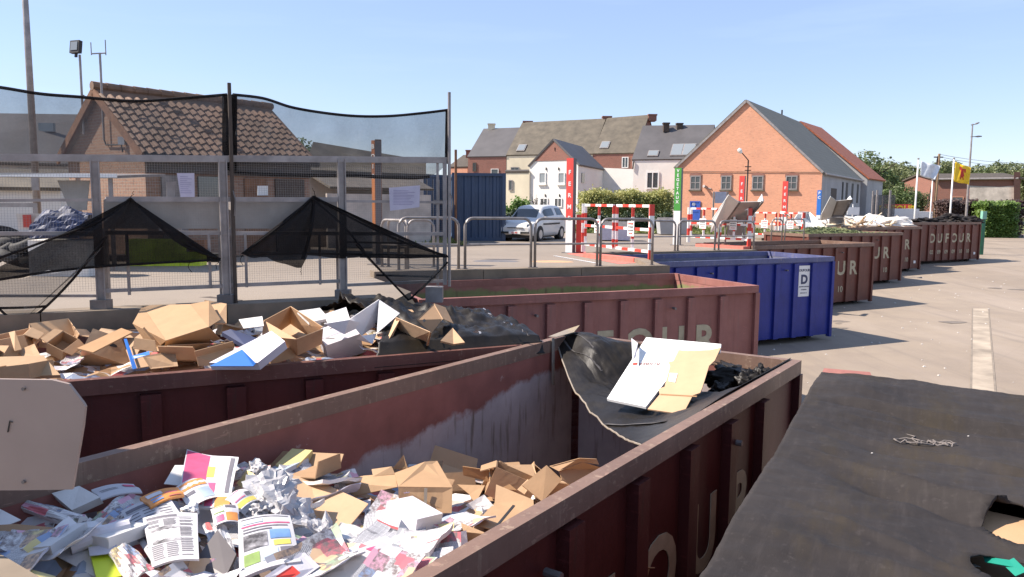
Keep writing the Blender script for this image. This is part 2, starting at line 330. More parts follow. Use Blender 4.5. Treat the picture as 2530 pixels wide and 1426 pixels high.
def m_tarp(name, c, c2, weave=220, rough=.5):
    t = NT(name); co = t.co(); a = t.noise(co, 1.2, 5, .6); b = t.noise(t.co(scale=(1, 7, 1)), 3, 5, .7); w = t.noise(co, weave, 2, .5); st = t.noise(t.co(scale=(9, 1, 1)), 2.6, 4, .7)
    k = t.mix(t.ramp(a, [(.3, 0.), (.7, 1.)]), c, c2); k = t.mix(t.ramp(b, [(.5, 0.), (.8, .5)]), k, mul(c2, 1.5)); k = t.mix(t.ramp(st, [(.5, 0.), (.8, .35)]), k, mul(c, .6)); k = t.mix(t.ramp(t.noise(t.co(scale=(.8, 2.2, 1)), .9, 7, .75), [(.50, 0.), (.68, .75)]), k, (c2[0]*1.1, c2[1]*.98, c2[2]*.62)); k = t.mix(t.ramp(t.noise(co, 22, 5, .8), [(.58, 0.), (.7, .45)]), k, mul(c2, 1.9))
    t.col(k); t.bump(w, .35, .003); M[name] = t.set(rough, 0, .25)
m_tarp('tarp_dusty', (.021, .017, .016), (.037, .031, .029), rough=.8); m_tarp('tarp_black', (.010, .008, .007), (.020, .017, .015), rough=.45); m_tarp('tarp_hem', (.20, .165, .13), (.27, .23, .19), rough=.7)
def m_net(name, op, c=(.022, .021, .022), sc=60):
    t = NT(name); tr = t.n('BsdfTransparent'); mxx = t.n('MixShader'); out = t.t.nodes['Material Output']
    f = t.noise(t.co(), sc, 2, .6); g = t.noise(t.co(), 1.6, 4, .6)
    fac = t.math('ADD', t.math('MULTIPLY', t.math('SUBTRACT', f, .5), .10), t.math('ADD', t.math('MULTIPLY', t.math('SUBTRACT', g, .5), .30), op))
    m = t.n('Math', operation='MAXIMUM', use_clamp=True); t.l(fac, m.inputs[0]); m.inputs[1].default_value = 0
    t.l(m.outputs[0], mxx.inputs[0]); t.l(tr.outputs[0], mxx.inputs[1]); t.l(t.b.outputs[0], mxx.inputs[2]); t.l(mxx.outputs[0], out.inputs[0])
    t.col(c); M[name] = t.set(.9, 0, .1)
m_net('net_fine', .58, (.105, .105, .105)); m_net('net_dark', .91, (.016, .014, .014)); m_net('net_mid', .50, (.10, .095, .09))
def m_glass(name, c=(.05, .06, .065)):
    t = NT(name); t.col(c); M[name] = t.set(.06, 0, .8)
m_glass('glass'); m_glass('glass_light', (.22, .24, .25))
def m_leaf(name, cols, rough=.55):
    t = NT(name); co = t.co(); f = t.noise(co, .8, 3); g = t.noise(co, 6, 2)
    k = t.ramp(t.mix(.5, f, g), [(.35, cols[0]), (.5, cols[1]), (.65, cols[2])]); t.col(k)
    t.b.inputs['Subsurface Weight'].default_value = 0
    tr = t.n('BsdfTranslucent'); t.l(k, tr.inputs[0]); mxx = t.n('MixShader'); mxx.inputs[0].default_value = .3; out = t.t.nodes['Material Output']
    t.l(t.b.outputs[0], mxx.inputs[1]); t.l(tr.outputs[0], mxx.inputs[2]); t.l(mxx.outputs[0], out.inputs[0]); M[name] = t.set(rough)
m_leaf('leaf_mid', ((.065, .10, .03), (.11, .16, .05), (.16, .20, .07))); m_leaf('leaf_olive', ((.085, .11, .04), (.14, .165, .065), (.20, .21, .09)))
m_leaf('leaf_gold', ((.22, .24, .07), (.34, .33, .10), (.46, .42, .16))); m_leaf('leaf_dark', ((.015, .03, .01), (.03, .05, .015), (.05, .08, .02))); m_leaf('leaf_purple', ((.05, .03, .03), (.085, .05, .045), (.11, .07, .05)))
m_leaf('leaf_bright', ((.07, .13, .02), (.12, .20, .035), (.17, .25, .05))); m_leaf('grass_leaf', ((.10, .13, .03), (.17, .19, .05), (.24, .24, .08)))
t = NT('car_paint'); t.col((.66, .64, .61)); t.b.inputs['Coat Weight'].default_value = .5; M['car_paint'] = t.set(.35, 0)
# ---------------------------------------------------------------- ground, platform, kerbs
def clamp(x, a=0., b=1.): return max(a, min(b, x))
def zl(y): return clamp((y-28)*.028, 0, 2.05)          # low yard rises gently to the back
def pz(y): return 2.4-.3*clamp((y-12)/20)              # the raised platform falls slightly to the back
g = MB(); ys = [-30, 0, 28, 60, 101.3, 140, 220, 400, 900]; xs = [-500, -200, -60, 0, 30, 60, 120, 300, 900]
for i in range(len(ys)-1):
    for j in range(len(xs)-1):
        g.poly([(xs[j], ys[i], zl(ys[i])), (xs[j+1], ys[i], zl(ys[i])), (xs[j+1], ys[i+1], zl(ys[i+1])), (xs[j], ys[i+1], zl(ys[i+1]))])
g.build('ground', M['yard_surface'], kind='structure')
CH, CW, CL = 2.3, 2.4, 6.0
CF = dict(c0=(4.68, 5.02, 62.5, 0), c1=(2.55, 6.95, 55.0, 0), c2=(.04, 7.63, 25.9, 0), c3=(4.22, 13.52, 22.8, 0), c4=(8.72, 21.3, 26, 0),
          c5=(13.5, 29.3, 28, 0), c6=(17.65, 35.5, 28, .19), c7=(21.0, 40.3, 28, .33), c8=(27.3, 45.8, 27.5, .48))
def LW(c, x, y, z=0):                                   # container-local to world
    ox, oy, th, zb = CF[c]; th = R(th); return Vector((ox+x*math.cos(th)-y*math.sin(th), oy+x*math.sin(th)+y*math.cos(th), z+zb))
def WL(c, P):
    ox, oy, th, zb = CF[c]; th = R(th); dx, dy = P[0]-ox, P[1]-oy
    return Vector((dx*math.cos(th)+dy*math.sin(th), -dx*math.sin(th)+dy*math.cos(th), P[2]-zb))
edge = [(14, -9), LW('c0', -6.15, -.6), LW('c0', -6.15, 2.45), LW('c1', -6.1, -.1), LW('c1', -6.1, 2.5), LW('c2', -6.1, -.1), LW('c2', -6.1, 2.55),
        LW('c2', -.6, 2.55), LW('c3', -6.12, .1), LW('c3', -6.12, 2.52), LW('c3', -.05, 2.52), LW('c4', -6.1, .05), LW('c4', -6.1, 2.52), LW('c4', -.3, 2.52), LW('c5', -6.1, .05),
        LW('c5', -6.1, 2.52), LW('c5', -.3, 2.52), LW('c6', -6.1, .05), LW('c6', -6.1, 2.52), LW('c6', -.5, 2.52), LW('c7', -6.1, .05), LW('c7', -6.1, 2.52), LW('c8', -6.2, .0), LW('c8', -6.2, 2.52), LW('c8', 1.0, 2.6),
        (33, 62), (34, 100), (-160, 100), (-160, -9)]
bm = bmesh.new(); vs = [bm.verts.new((p[0], p[1], 0)) for p in edge]; bm.faces.new(vs)
bmesh.ops.triangulate(bm, faces=bm.faces[:])
for yy in (12, 22, 32): bmesh.ops.bisect_plane(bm, geom=bm.verts[:]+bm.edges[:]+bm.faces[:], plane_co=(0, yy, 0), plane_no=(0, 1, 0))
for v in bm.verts: v.co.z = pz(v.co.y)
for f in bm.faces:
    if f.normal.z < 0: f.normal_flip()
me = bpy.data.meshes.new('platform'); bm.to_mesh(me); bm.free(); me.materials.append(M['asphalt'])
tag_o = bpy.data.objects.new('platform_paving', me); COL.objects.link(tag_o); tag_o['kind'] = 'structure'
w = MB()
for i in range(len(edge)-5):
    a, b = edge[i], edge[i+1]; w.poly([(a[0], a[1], -.2), (b[0], b[1], -.2), (b[0], b[1], pz(b[1])-.003), (a[0], a[1], pz(a[1])-.003)])
w.build('platform_wall', M['concrete_dark'], kind='structure')
def kerb(a, b, wd=.32, h=.11, mat='concrete', proud=.02):
    a, b = Vector((a[0], a[1], pz(a[1]))), Vector((b[0], b[1], pz(b[1]))); d = (b-a).normalized(); n = Vector((-d.y, d.x, 0)).normalized()
    k = MB(); L = (b-a).length; q = max(1, round(L/2.0)); dz = Vector((0, 0, 1))
    for i in range(q):
        p, r = a+d*(L*i/q+.006), a+d*(L*(i+1)/q-.006); o = -n*proud
        k.hexa([p+o-dz*.28, r+o-dz*.28, r+n*wd-dz*.28, p+n*wd-dz*.28, p+o+dz*h, r+o+dz*h, r+n*wd+dz*h, p+n*wd+dz*h])
    return bevel(k.build('kerb', M[mat], kind='structure'), .02)
kerb(LW('c2', -6.1, 2.55), LW('c2', -.6, 2.55)); kerb(LW('c3', -6.12, 2.52), LW('c3', -.05, 2.52)); kerb(LW('c4', -6.1, 2.52), LW('c4', -.3, 2.52), mat='concrete')
kerb(LW('c5', -6.1, 2.52), LW('c5', -.3, 2.52)); kerb(LW('c6', -6.1, 2.52), LW('c6', -.5, 2.52)); kerb(LW('c8', -6.2, 2.52), LW('c8', 1.0, 2.6))
kerb(LW('c3', -.02, 2.9), LW('c4', -6.1, .15), .25, .10, 'concrete'); kerb(LW('c4', -6.1, .15), LW('c4', -6.1, 2.5), .3, .10, 'kerb_red'); kerb(LW('c5', -6.1, .1), LW('c5', -6.1, 2.5), .3, .1, 'kerb_red')
kerb(LW('c1', -6.1, 2.5), LW('c2', -6.1, -.1)); kerb(LW('c1', -6.1, -.1), LW('c1', -6.1, 2.5))
def sheet_on(fz, pts, name, mat, dz=.004, **kw):
    m = MB(); m.poly([(p[0], p[1], fz(p[1])+dz) for p in pts]); return m.build(name, M[mat], **kw)
# markings on the platform: red apron by the barrier, orange patch, dark manhole cover
a1, a2, a3, a4 = LW('c4', -6.45, .1), LW('c4', -6.45, 2.5), LW('c4', -8.3, 2.6), LW('c4', -8.4, -1.6)
sheet_on(pz, [gp(1400, 626, 2.26), gp(1440, 619, 2.25), gp(1600, 648, 2.30), gp(1530, 652, 2.32)], 'apron_marking', 'kerb_red', kind='structure')
m = MB()
for i in range(22):
    t0 = i/22; p = gp(1372+110*t0, 631+24*t0, 2.29); m.box(p.x-.05, p.x+.05, p.y-.035, p.y+.035, pz(p.y)+.004, pz(p.y)+.012)
m.build('dashed_marking', M['white_paint'], kind='structure')
m = MB(); c = gp(1363, 646, 2.31); m.poly([(c.x+.5*math.cos(k*.524)*(1+.2*math.sin(k*3)), c.y+.35*math.sin(k*.524), pz(c.y)+.004) for k in range(12)]); m.build('paint_patch', m_plain('patch_orange', (.50, .30, .16), .8), kind='structure')
m = MB(); c = gp(1225, 645, 2.31); m.poly([(c.x+.55*math.cos(k*.524), c.y+.38*math.sin(k*.524), pz(c.y)+.004) for k in range(12)]); m.build('manhole_cover', M['galv_dark'], label='dark round metal manhole cover set in the asphalt behind the tube railing', cat='manhole cover')
# long drainage strip in the yard on the right
p0, p1, p2, p3 = gp(2404, 690, 0), gp(2436, 688, 0), gp(2462, 1000, 0), gp(2398, 1000, 0)
m = MB(); m.poly([(p.x, p.y, .004) for p in (p3, p2, p1, p0)]); m.build('concrete_strip', m_plain('strip_pale', (.335, .275, .21), .85, var=.35, scale=1.2), kind='structure')
for (pa, pb) in ((p0, p3), (p1, p2)):
    m = MB(); d = (pb-pa).normalized(); n = Vector((-d.y, d.x, 0))*.02; z = Vector((0, 0, .008)); pa = Vector((pa.x, pa.y, 0)); pb = Vector((pb.x, pb.y, 0)); m.poly([pa-n+z, pa+n+z, pb+n+z, pb-n+z]); m.build('joint_line', M['dark'] if 0 else m_plain('joint', (.22, .18, .14), .9), kind='structure')
# grass verges
def grass(name, corners, dens, zf, h=.10):
    random.seed(hash(len(corners))+7); m = MB(); A, B, C_, D = [Vector((c[0], c[1])) for c in corners]
    P = []
    for i in range(9):
        row = []
        for j in range(13):
            q = (A*(1-j/12)+B*j/12)*(1-i/8)+(D*(1-j/12)+C_*j/12)*i/8; row.append((q.x, q.y, zf(q.y)+.02+random.uniform(0, .03)))
        P.append(row)
    m.grid(P, 0, False)
    for k in range(dens):
        u, v = random.random(), random.random(); q = (A*(1-u)+B*u)*(1-v)+(D*(1-u)+C_*u)*v; a = random.uniform(0, 3.14); s = random.uniform(.05, .12); z = zf(q.y)+.02
        m.poly([(q.x-s*math.cos(a), q.y-s*math.sin(a), z), (q.x+s*math.cos(a), q.y+s*math.sin(a), z), (q.x+random.uniform(-.08, .08), q.y+random.uniform(-.08, .08), z+random.uniform(.5, 1)*h*2)])
    return m.build(name, M['grass_leaf'], kind='stuff')
grass('grass_verge', [dp(780, 570, 42), (15, 41), (16, 52), (-14, 52)], 5000, pz)
gl = grass('grass_lawn', [(44, 71), (80, 71), (90, 110), (44, 110)], 2500, zl)
grass('grass_strip', [(-11, 24.5), (-1.5, 27.5), (-2.5, 32), (-13, 30)], 2500, pz)

# ---------------------------------------------------------------- roll-off containers
def side_wall(parent, x0, x1, y, out, mats, letters=None, nums=None, rib='red_paint', bay=.65, z0=.16, H=CH, r0=.69):
    """steel wall in the local xz plane at y; out = -1 or +1 is the outward side"""
    o, i_, r = mats
    m = MB(); a, b = sorted((y, y-out*.02)); m.box(x0, x1, a, b, z0, H-.02, 0)
    s = m.build('side_wall', [o, i_], parent)
    for p in s.data.polygons:
        if p.normal.y*out < -.5: p.material_index = 1
    k = 0; xx = x1-r0; rp_ = None
    while xx > x0+.3:
        if rp_ is None:
            q = MB(); y1, y2 = sorted((y+out*.001, y+out*.075)); q.hexa([(-.075, y1 if out < 0 else y1, z0), (.075, y1, z0), (.075 if out > 0 else .075, y2, z0), (-.075, y2, z0), (-.075, y1, H-.16), (.075, y1, H-.16), (.075, y2, H-.16), (-.075, y2, H-.16)])
            rp_ = q.build('rib', o, s); bevel(rp_, .012, 1); rr = rp_
        else:
            rr = rp_.copy(); COL.objects.link(rr)
        rr.location = (xx, 0, 0); xx -= bay
    for (idx, ch) in (letters or []):
        xc = x1-r0-bay*(idx-.5)
        text(ch, .70, M['lettering_cream'], s, upright((xc, y-.006, H-1.13), 0), name='letter', bold=.028, ext=.003)
    for (idx, ch) in (nums or []):
        xc = x1-r0-bay*(idx-.5); text(ch, .30, M['lettering_cream'], s, upright((xc, y-.006, H-1.77), 0), name='number', bold=.02, ext=.003)
    return s
DUF = [(6, 'D'), (5, 'U'), (4, 'F'), (3, 'O'), (2, 'U'), (1, 'R')]
def container(c, label, paint='red_paint', rim='rim_paint', inner='inner_scraped', letters=DUF, nums=None, bay=.65, r0=.69, H=CH):
    ox, oy, th, zb = CF[c]
    t = empty('skip_container', (ox, oy, zb), R(th), label=label, cat='skip', group='open skips set in a row along the platform')
    o, i_ = M[paint], M[inner]
    side_wall(t, -CL, 0, 0, -1, (o, i_, o), letters, nums, bay=bay, H=H, r0=r0)
    side_wall(t, -CL, 0, CW, 1, (o, i_, o), bay=bay, H=H, r0=r0)
    m = MB(); m.box(-.02, 0, .02, CW-.02, .16, H-.02); e = m.build('end_wall', [o, i_], t)
    for p in e.data.polygons:
        if p.normal.x < -.5: p.material_index = 1
    for yy in (.45, 1.2, 1.95):
        q = MB(); q.box(0, .07, yy-.07, yy+.07, .18, H-.16); q.build('rib', o, e)
    m = MB(); m.box(-CL, -CL+.02, .02, CW-.02, .16, H-.02); e2 = m.build('end_wall', [o, i_], t)
    for p in e2.data.polygons:
        if p.normal.x > .5: p.material_index = 1
    m = MB(); m.box(-CL+.02, -.02, .02, CW-.02, .16, .2); m.build('floor', M['inner_brown'], t)
    # top rails all round, corner posts, skids, rollers
    for (x0, x1, y0, y1) in ((-CL-.05, .05, -.058, .024), (-CL-.05, .05, CW-.024, CW+.058), (-.026, .052, .024, CW-.024), (-CL-.052, -CL+.026, .024, CW-.024)):
        q = MB(); q.box(x0, x1, y0, y1, H-.125, H); bevel(q.build('top_rail', M[rim], t), .018)
    for (x, y) in ((-.02, -.04), (-.02, CW-.08), (-CL-.04, -.04), (-CL-.04, CW-.08)):
        q = MB(); q.box(x, x+.09, y-.03, y+.12-.03, .1, H-.127); q.build('corner_post', o, t)
    for y in (.65, 1.65):
        q = MB(); q.box(-CL+.05, -.1, y, y+.12, .02, .16); q.build('skid', M['red_paint_dark'], t)
    for x in (-5.6, -.4):
        q = MB(); q.tube([(x, .3, .14), (x, .52, .14)], .13, 12); q.build('roller', M['rubber'], t)
    for k, x in enumerate((-1.7, -4.2)):
        q = MB(); q.tube([(x, -.12, H-.32), (x, -.03, H-.32)], .022, 8); q.build('tarp_hook', M['galv_dark'], t)
    return t
m_paint('rim_dark', (.13, .055, .045), wear=(.22, .14, .10), amt=1.0, rough=.5, fade=(.18, .08, .06))
container('c0', 'foreground skip at right completely covered by a dusty black tarpaulin')
CW = 2.32
C1 = container('c1', 'large foreground skip half filled with newspapers and cardboard, empty at its far end', letters=DUF, nums=[(6, '02'), (5, '09'), (4, '09')], paint='red_paint_dark', bay=.75, r0=.98)
CW = 2.4
C2 = container('c2', 'dark skip below the mesh fence heaped full of cardboard boxes', letters=[], paint='red_paint_dark', rim='rim_dark')
C3 = container('c3', rim='red_paint_pale', label='empty faded red skip with greenish inner walls standing in front of the blue one', paint='red_paint_pale', inner='inner_algae')
C4 = container('c4', 'blue skip with a small white company sign near its right corner', paint='blue_paint', rim='rim_blue', inner='inner_blue', letters=[])
C5 = container('c5', 'brown red skip with pale inner walls directly behind the blue skip', inner='inner_brown', nums=[(2, '10'), (3, '10'), (4, '09')])
C6 = container('c6', 'brown red skip filled with green garden waste', inner='inner_brown', nums=[(1, '10')])
C7 = container('c7', 'brown red skip piled with broken wood and white debris', inner='inner_brown', nums=[(1, '10')])
C8 = container('c8', 'farthest brown red skip showing its whole company name beside the green gate post', inner='inner_brown', nums=[(6, '02'), (5, '09'), (4, '09'), (3, '09'), (2, '10'), (1, '10')])
for cc in (C7, C8):
    s = kids(cc)[0]
    q = MB(); q.box(-.42, -.26, -.012, -.002, .42, .56); q.build('sticker', M['white_paint'], s)
# company sign on the blue skip
s4 = [k for k in kids(C4) if k.name.startswith('side_wall')][0]
q = MB(); q.box(-1.19, -.80, -.012, -.002, CH-1.05, CH-.22); sg = q.build('sign_plate', M['white_paint'], s4)
navy = m_plain('navy', (.05, .06, .12), .6)
text('DUFOUR', .092, navy, sg, upright((-.995, -.016, CH-.375), 0), bold=.02)
text('D', .33, navy, sg, upright((-.995, -.016, CH-.70), 0), bold=.045)
text('GROUPE DUFOUR', .044, navy, sg, upright((-.995, -.016, CH-.80), 0), bold=.01)
text('TOURNAI', .044, navy, sg, upright((-.995, -.016, CH-.88), 0), bold=.0); text('069 22 61 21', .044, navy, sg, upright((-.995, -.016, CH-.97), 0), bold=.0)

rnd = random.Random(77); m = MB()
for k in range(26):
    x, y = rnd.uniform(9, 22), rnd.uniform(9, 42); r = rnd.uniform(.08, .45); a0 = rnd.uniform(0, 6); m.poly([(x+r*math.cos(a*.698+a0)*(1+.3*math.sin(a*2.1+k)), y+r*.8*math.sin(a*.698+a0)*(1+.25*math.sin(a*1.3+k)), max(zl(y)+.004, .004)+k*.0002) for a in range(9)])
m.build('oil_stains', m_plain('oil', (.17, .14, .115), .8, var=.3, scale=3), kind='structure')
m = MB()
for k in range(420):
    x, y = rnd.uniform(4, 24), rnd.uniform(5, 45); s_ = rnd.uniform(.008, .03); z = zl(y)+.004; m.hexa([(x-s_, y-s_, z), (x+s_, y-s_, z), (x+s_, y+s_, z), (x-s_, y+s_, z), (x-s_*.5, y-s_*.6, z+s_), (x+s_*.6, y-s_*.5, z+s_*.8), (x+s_*.5, y+s_*.5, z+s_), (x-s_*.6, y+s_*.5, z+s_*.7)])
m.build('grit', M['stone_chips'], kind='stuff')
# ---------------------------------------------------------------- buildings
GZ = 2.0
def V2(p): return Vector((p[0], p[1], 0))
def building(name, label, cat, A, B, D, zb, ze, zr, wall, roof, mode='gable', over=.15, thick=.14, zeR=None, upper=None, zr2=None, group=None, rt=.5):
    """A-B is the front line seen from the camera (left to right); D the vector to the back.
    mode 'gable': the ridge runs along D; 'eaves': the ridge runs parallel to A-B"""
    A, B, D = V2(A), V2(B), V2(D); z = Vector((0, 0, 1)); zeR = ze if zeR is None else zeR; zr2 = zr if zr2 is None else zr2
    t = empty(name, (A.x, A.y, zb), label=label, cat=cat, group=group); off = -Vector((A.x, A.y, zb))
    f = (B-A).normalized(); dn = D.normalized(); m = MB()
    def W_(p, zz): return Vector((p.x, p.y, zz))+off
    if mode == 'gable':
        Rg = A.lerp(B, rt)
        m.poly([W_(A, zb), W_(B, zb), W_(B, zeR), W_(Rg, zr), W_(A, ze)]); m.poly([W_(B+D, zb), W_(A+D, zb), W_(A+D, ze), W_(Rg+D, zr), W_(B+D, zeR)])
        m.poly([W_(B, zb), W_(B+D, zb), W_(B+D, zeR), W_(B, zeR)]); m.poly([W_(A+D, zb), W_(A, zb), W_(A, ze), W_(A+D, ze)])
        planes = [(A, A+D, Rg, Rg+D, ze, zr, -f), (B, B+D, Rg, Rg+D, zeR, zr, f)]
    else:
        Rg, Rh = A+D*rt, B+D*rt
        m.poly([W_(A, zb), W_(B, zb), W_(B, ze), W_(A, ze)]); m.poly([W_(B+D, zb), W_(A+D, zb), W_(A+D, ze), W_(B+D, ze)])
        m.poly([W_(B, zb), W_(B+D, zb), W_(B+D, ze), W_(Rh, zr2), W_(B, ze)]); m.poly([W_(A+D, zb), W_(A, zb), W_(A, ze), W_(Rg, zr), W_(A+D, ze)])
        planes = [(A, B, Rg, Rh, ze, (zr, zr2), -dn), (A+D, B+D, Rg, Rh, ze, (zr, zr2), dn)]
    wl = m.build('wall', M[wall], t)
    rm = MB()
    for (p0, p1, r0, r1, z0, z1, out) in planes:
        za, zc = z1 if isinstance(z1, tuple) else (z1, z1)
        along = (p1-p0).normalized()*over
        dirn = W_(r0, za)-W_(p0, z0); ext = -dirn.normalized()*over*1.3
        q = [W_(p0, z0)+ext-along, W_(p1, z0)+ext+along, W_(r1, zc)+along, W_(r0, za)-along]
        up = z*thick*.5+z*.02; rm.slab([c+up for c in q], thick)
    rf = rm.build('roof', M[roof], t)
    t['_a'] = 0; del t['_a']
    return t, wl, rf, off
def addpart(name, mb, mat, parent, off, **kw):
    o = mb.build(name, M[mat] if isinstance(mat, str) else mat, parent); o.location = off; return o
def chimney(parent, off, P, w, d, z0, z1, mat='brick_red', rz=0):
    m = MB(); T = Matrix.Translation((P[0], P[1], 0)) @ Matrix.Rotation(rz, 4, 'Z')
    m.box(-w/2, w/2, -d/2, d/2, z0, z1, 0, T); m.box(-w/2-.06, w/2+.06, -d/2-.06, d/2+.06, z1, z1+.14, 0, T); addpart('chimney', m, mat, parent, off)
def window(parent, off, A, B, px, name='window', frame='white_paint', glass='glass', nx=1, ny=1, fw=.07, sill=None, out=.03):
    x0, y0, x1, y1 = px; a = vp(A, B, x0, y0, out); b = vp(A, B, x1, y0, out); c = vp(A, B, x1, y1, out); d = vp(A, B, x0, y1, out)
    zt, zb_ = (a.z+b.z)/2, (c.z+d.z)/2; e = Vector((b.x-a.x, b.y-a.y, 0)); L = e.length; e.normalize(); n = Vector((e.y, -e.x, 0))
    if n.dot(-a) < 0: n = -n
    T = Matrix(((e.x, n.x, 0, a.x), (e.y, n.y, 0, a.y), (0, 0, 1, 0), (0, 0, 0, 1))); m = MB(); th = .05
    for (p, q, r, s) in ((0, fw, zb_, zt), (L-fw, L, zb_, zt), (fw, L-fw, zt-fw, zt), (fw, L-fw, zb_, zb_+fw)): m.box(p, q, 0, th, r, s, 0, T)
    for k in range(nx): xx = fw+(L-2*fw)*(k+1)/(nx+1); m.box(xx-fw*.35, xx+fw*.35, 0, th*.9, zb_+fw, zt-fw, 0, T)
    for k in range(ny): zz = zb_+fw+(zt-zb_-2*fw)*(k+1)/(ny+1); m.box(fw, L-fw, 0, th*.8, zz-fw*.3, zz+fw*.3, 0, T)
    w_ = addpart(name, m, frame, parent, off)
    m = MB(); m.box(fw*.5, L-fw*.5, -.02, .012, zb_+fw*.5, zt-fw*.5, 0, T); p = m.build('pane', M[glass], w_)
    if sill: m = MB(); m.box(-.08, L+.08, -.02, .13, zb_-.12, zb_-.005, 0, T); m.build('sill', M[sill], w_)
    return w_
# --- orange brick warehouse
A = dp(1667, 500, 64); B = dp(2028, 500, 58); Dv = Vector((.53, .85))*18.5
zA, zB, zR = dp(1667, 415, 64).z, dp(2028, 428, 58).z, dp(1840, 250, 60.8).z
ob, wl, rf, off = building('brick_warehouse', 'large orange brick warehouse with a tall gable, four small windows and grey green roof', 'warehouse', A, B, Dv, GZ-.4, zA, zR, 'brick_orange', 'tile_greygreen', zeR=zB, over=.12, rt=.485)
WA, WB, WOFF = A, B, off
for (x0, x1) in ((1706, 1732), (1782, 1808), (1859, 1887), (1942, 1971)):
    wn = window(ob, off, A, B, (x0, 434, x1, 469), frame='galv', nx=1, ny=1, sill='concrete_dark', fw=.09)
    a = vp(A, B, x0-2, 434, .03); b = vp(A, B, x1+2, 434, .03); m = MB(); q = [vp(A, B, x0-2+(x1-x0+4)*k/8, 434-3.4*math.sin(math.pi*k/8), .04) for k in range(9)]
    for k in range(8): p, r = q[k], q[k+1]; m.hexa([p-Vector((0, 0, .1)), r-Vector((0, 0, .1)), r-Vector((0, -.08, .1)), p-Vector((0, -.08, .1)), p+Vector((0, 0, .12)), r+Vector((0, 0, .12)), r+Vector((0, .08, .12)), p+Vector((0, .08, .12))])
    m.build('lintel', M['brick_red'], wn)
w_ = window(ob, off, A, B, (1705, 497, 1731, 548), name='door', frame='door_blue', glass='door_blue', nx=0, ny=1, fw=.1)
m = MB(); p = vp(A, B, 1714, 505, .1); m.tube([p, p+Vector((0, -.05, 0))], .13, 10); m.build('door_sign', M['white_paint'], w_)
m = MB()   # rainwater pipe and thin cable along the facade
m.tube([vp(A, B, 1673, 424, .05), vp(A, B, 2026, 426, .05)], .02, 6); addpart('cable', m, 'dark', ob, off)
for (px, py) in ((1745, 463),):
    m = MB(); p = vp(A, B, px, py, .05); m.tube([p, p+Vector((-.25, -.2, .08))], .12, 10); m.tube([p+Vector((.1, 0, -.05)), p+Vector((.35, -.2, -.12))], .05, 8); addpart('wall_lamp', m, 'galv', ob, off)
# verge boards of the gable and the gutter
m = MB(); za = Vector((0, 0, 1)); Rg = V2(A).lerp(V2(B), .485); fn = Vector((0, -1, 0))*.14
for (P, z_) in ((A, zA), (B, zB)): m.bar(Vector((P.x, P.y, z_+.05))+fn, Vector((Rg.x, Rg.y, zR+.05))+fn, .05, .16)
addpart('verge_board', m, 'galv', ob, off)
m = MB(); m.tube([Vector((B.x+.25, B.y, zB-.05)), Vector((B.x+.25, B.y, zB-.05))+V2(Dv).to_3d()], .09, 8); m.tube([Vector((B.x+.2, B.y+.4, zB-.1)), Vector((B.x+.2, B.y+.4, GZ))], .05, 6); addpart('gutter', m, 'galv', ob, off)
# grey rendered long side with its openings
B2 = Vector((B.x+Dv.x, B.y+Dv.y)); nn = Vector((.85, -.53, 0))
def on_side(t0, t1, z0, z1, nm, mat, pr=.03, th=.03):
    p = V2(B)+V2(Dv)*t0+nn*pr; q = V2(B)+V2(Dv)*t1+nn*pr; m = MB(); m.hexa([Vector((p.x, p.y, z0)), Vector((q.x, q.y, z0)), Vector((q.x, q.y, z0))-nn*th, Vector((p.x, p.y, z0))-nn*th, Vector((p.x, p.y, z1)), Vector((q.x, q.y, z1)), Vector((q.x, q.y, z1))-nn*th, Vector((p.x, p.y, z1))-nn*th])
    return addpart(nm, m, mat, ob, off)
on_side(.004, .998, GZ-.3, zB-.03, 'rendered_wall', 'plaster_grey', .012, .01)
on_side(.20, .33, GZ, 5.0, 'door', 'wood_dark'); on_side(.46, .49, GZ, 5.6, 'downpipe', 'dark', .06)
for t_ in (.56, .72, .88): on_side(t_, t_+.055, 3.9, 5.6, 'window', 'dark')
m = MB(); p = V2(A)+V2(Dv)*.0; q = Rg+V2(Dv)*.62; m.tube([(q.x, q.y, zR+.1), (q.x, q.y, zR+.55)], .07, 8); addpart('vent_pipe', m, 'dark', ob, off)
# --- second warehouse with the orange tiled roof directly behind it
A2 = Vector((A.x+Dv.x*1.02-.4, A.y+Dv.y*1.02)); B2 = Vector((B.x+Dv.x*1.02+.55, B.y+Dv.y*1.02)); zE = dp(2118, 440, B2.y).z; zR2 = dp(1968, 303, (A2.y+B2.y)/2).z
D2 = Vector((.58, .82))*7.5
o2, wl2, rf2, off2 = building('tiled_warehouse', 'second warehouse with bright orange tiled roof behind the orange brick one', 'warehouse', A2, B2, D2, GZ-.4, zE, zR2, 'plaster_grey', 'tile_orange', over=.2, rt=.485)
# --- row of terraced houses far behind, eaves towards the camera
def row(px0, px1, d0, d1, eave, ridge0, ridge1, name, label, wall, roof, zb=GZ, back=9., cat='house', eave2=None):
    A, B = dp(px0, 500, d0), dp(px1, 500, d1); f = (V2(B)-V2(A)).normalized(); n = Vector((-f.y, f.x, 0))
    ze = dp((px0+px1)/2, eave, (d0+d1)/2).z
    Rg, Rh = V2(A)+n*back/2, V2(B)+n*back/2
    return building(name, label, cat, A, B, n*back, zb, ze, dp(px0, ridge0, Rg.y).z, wall, roof, 'eaves', over=.05, zr2=dp(px1, ridge1, Rh.y).z, group='terraced houses behind the car park')+(A, B)
h1, _, _, of1, a1_, b1_ = row(1156, 1250, 84, 82.5, 389, 321, 318, 'terraced_house', 'leftmost terraced house of brick with smooth dark grey roof and ochre chimney', 'brick_red', 'slate')
chimney(h1, of1, dp(1214, 400, 88), .75, .7, dp(1214, 330, 88).z, dp(1214, 309, 88).z, 'plaster_cream')
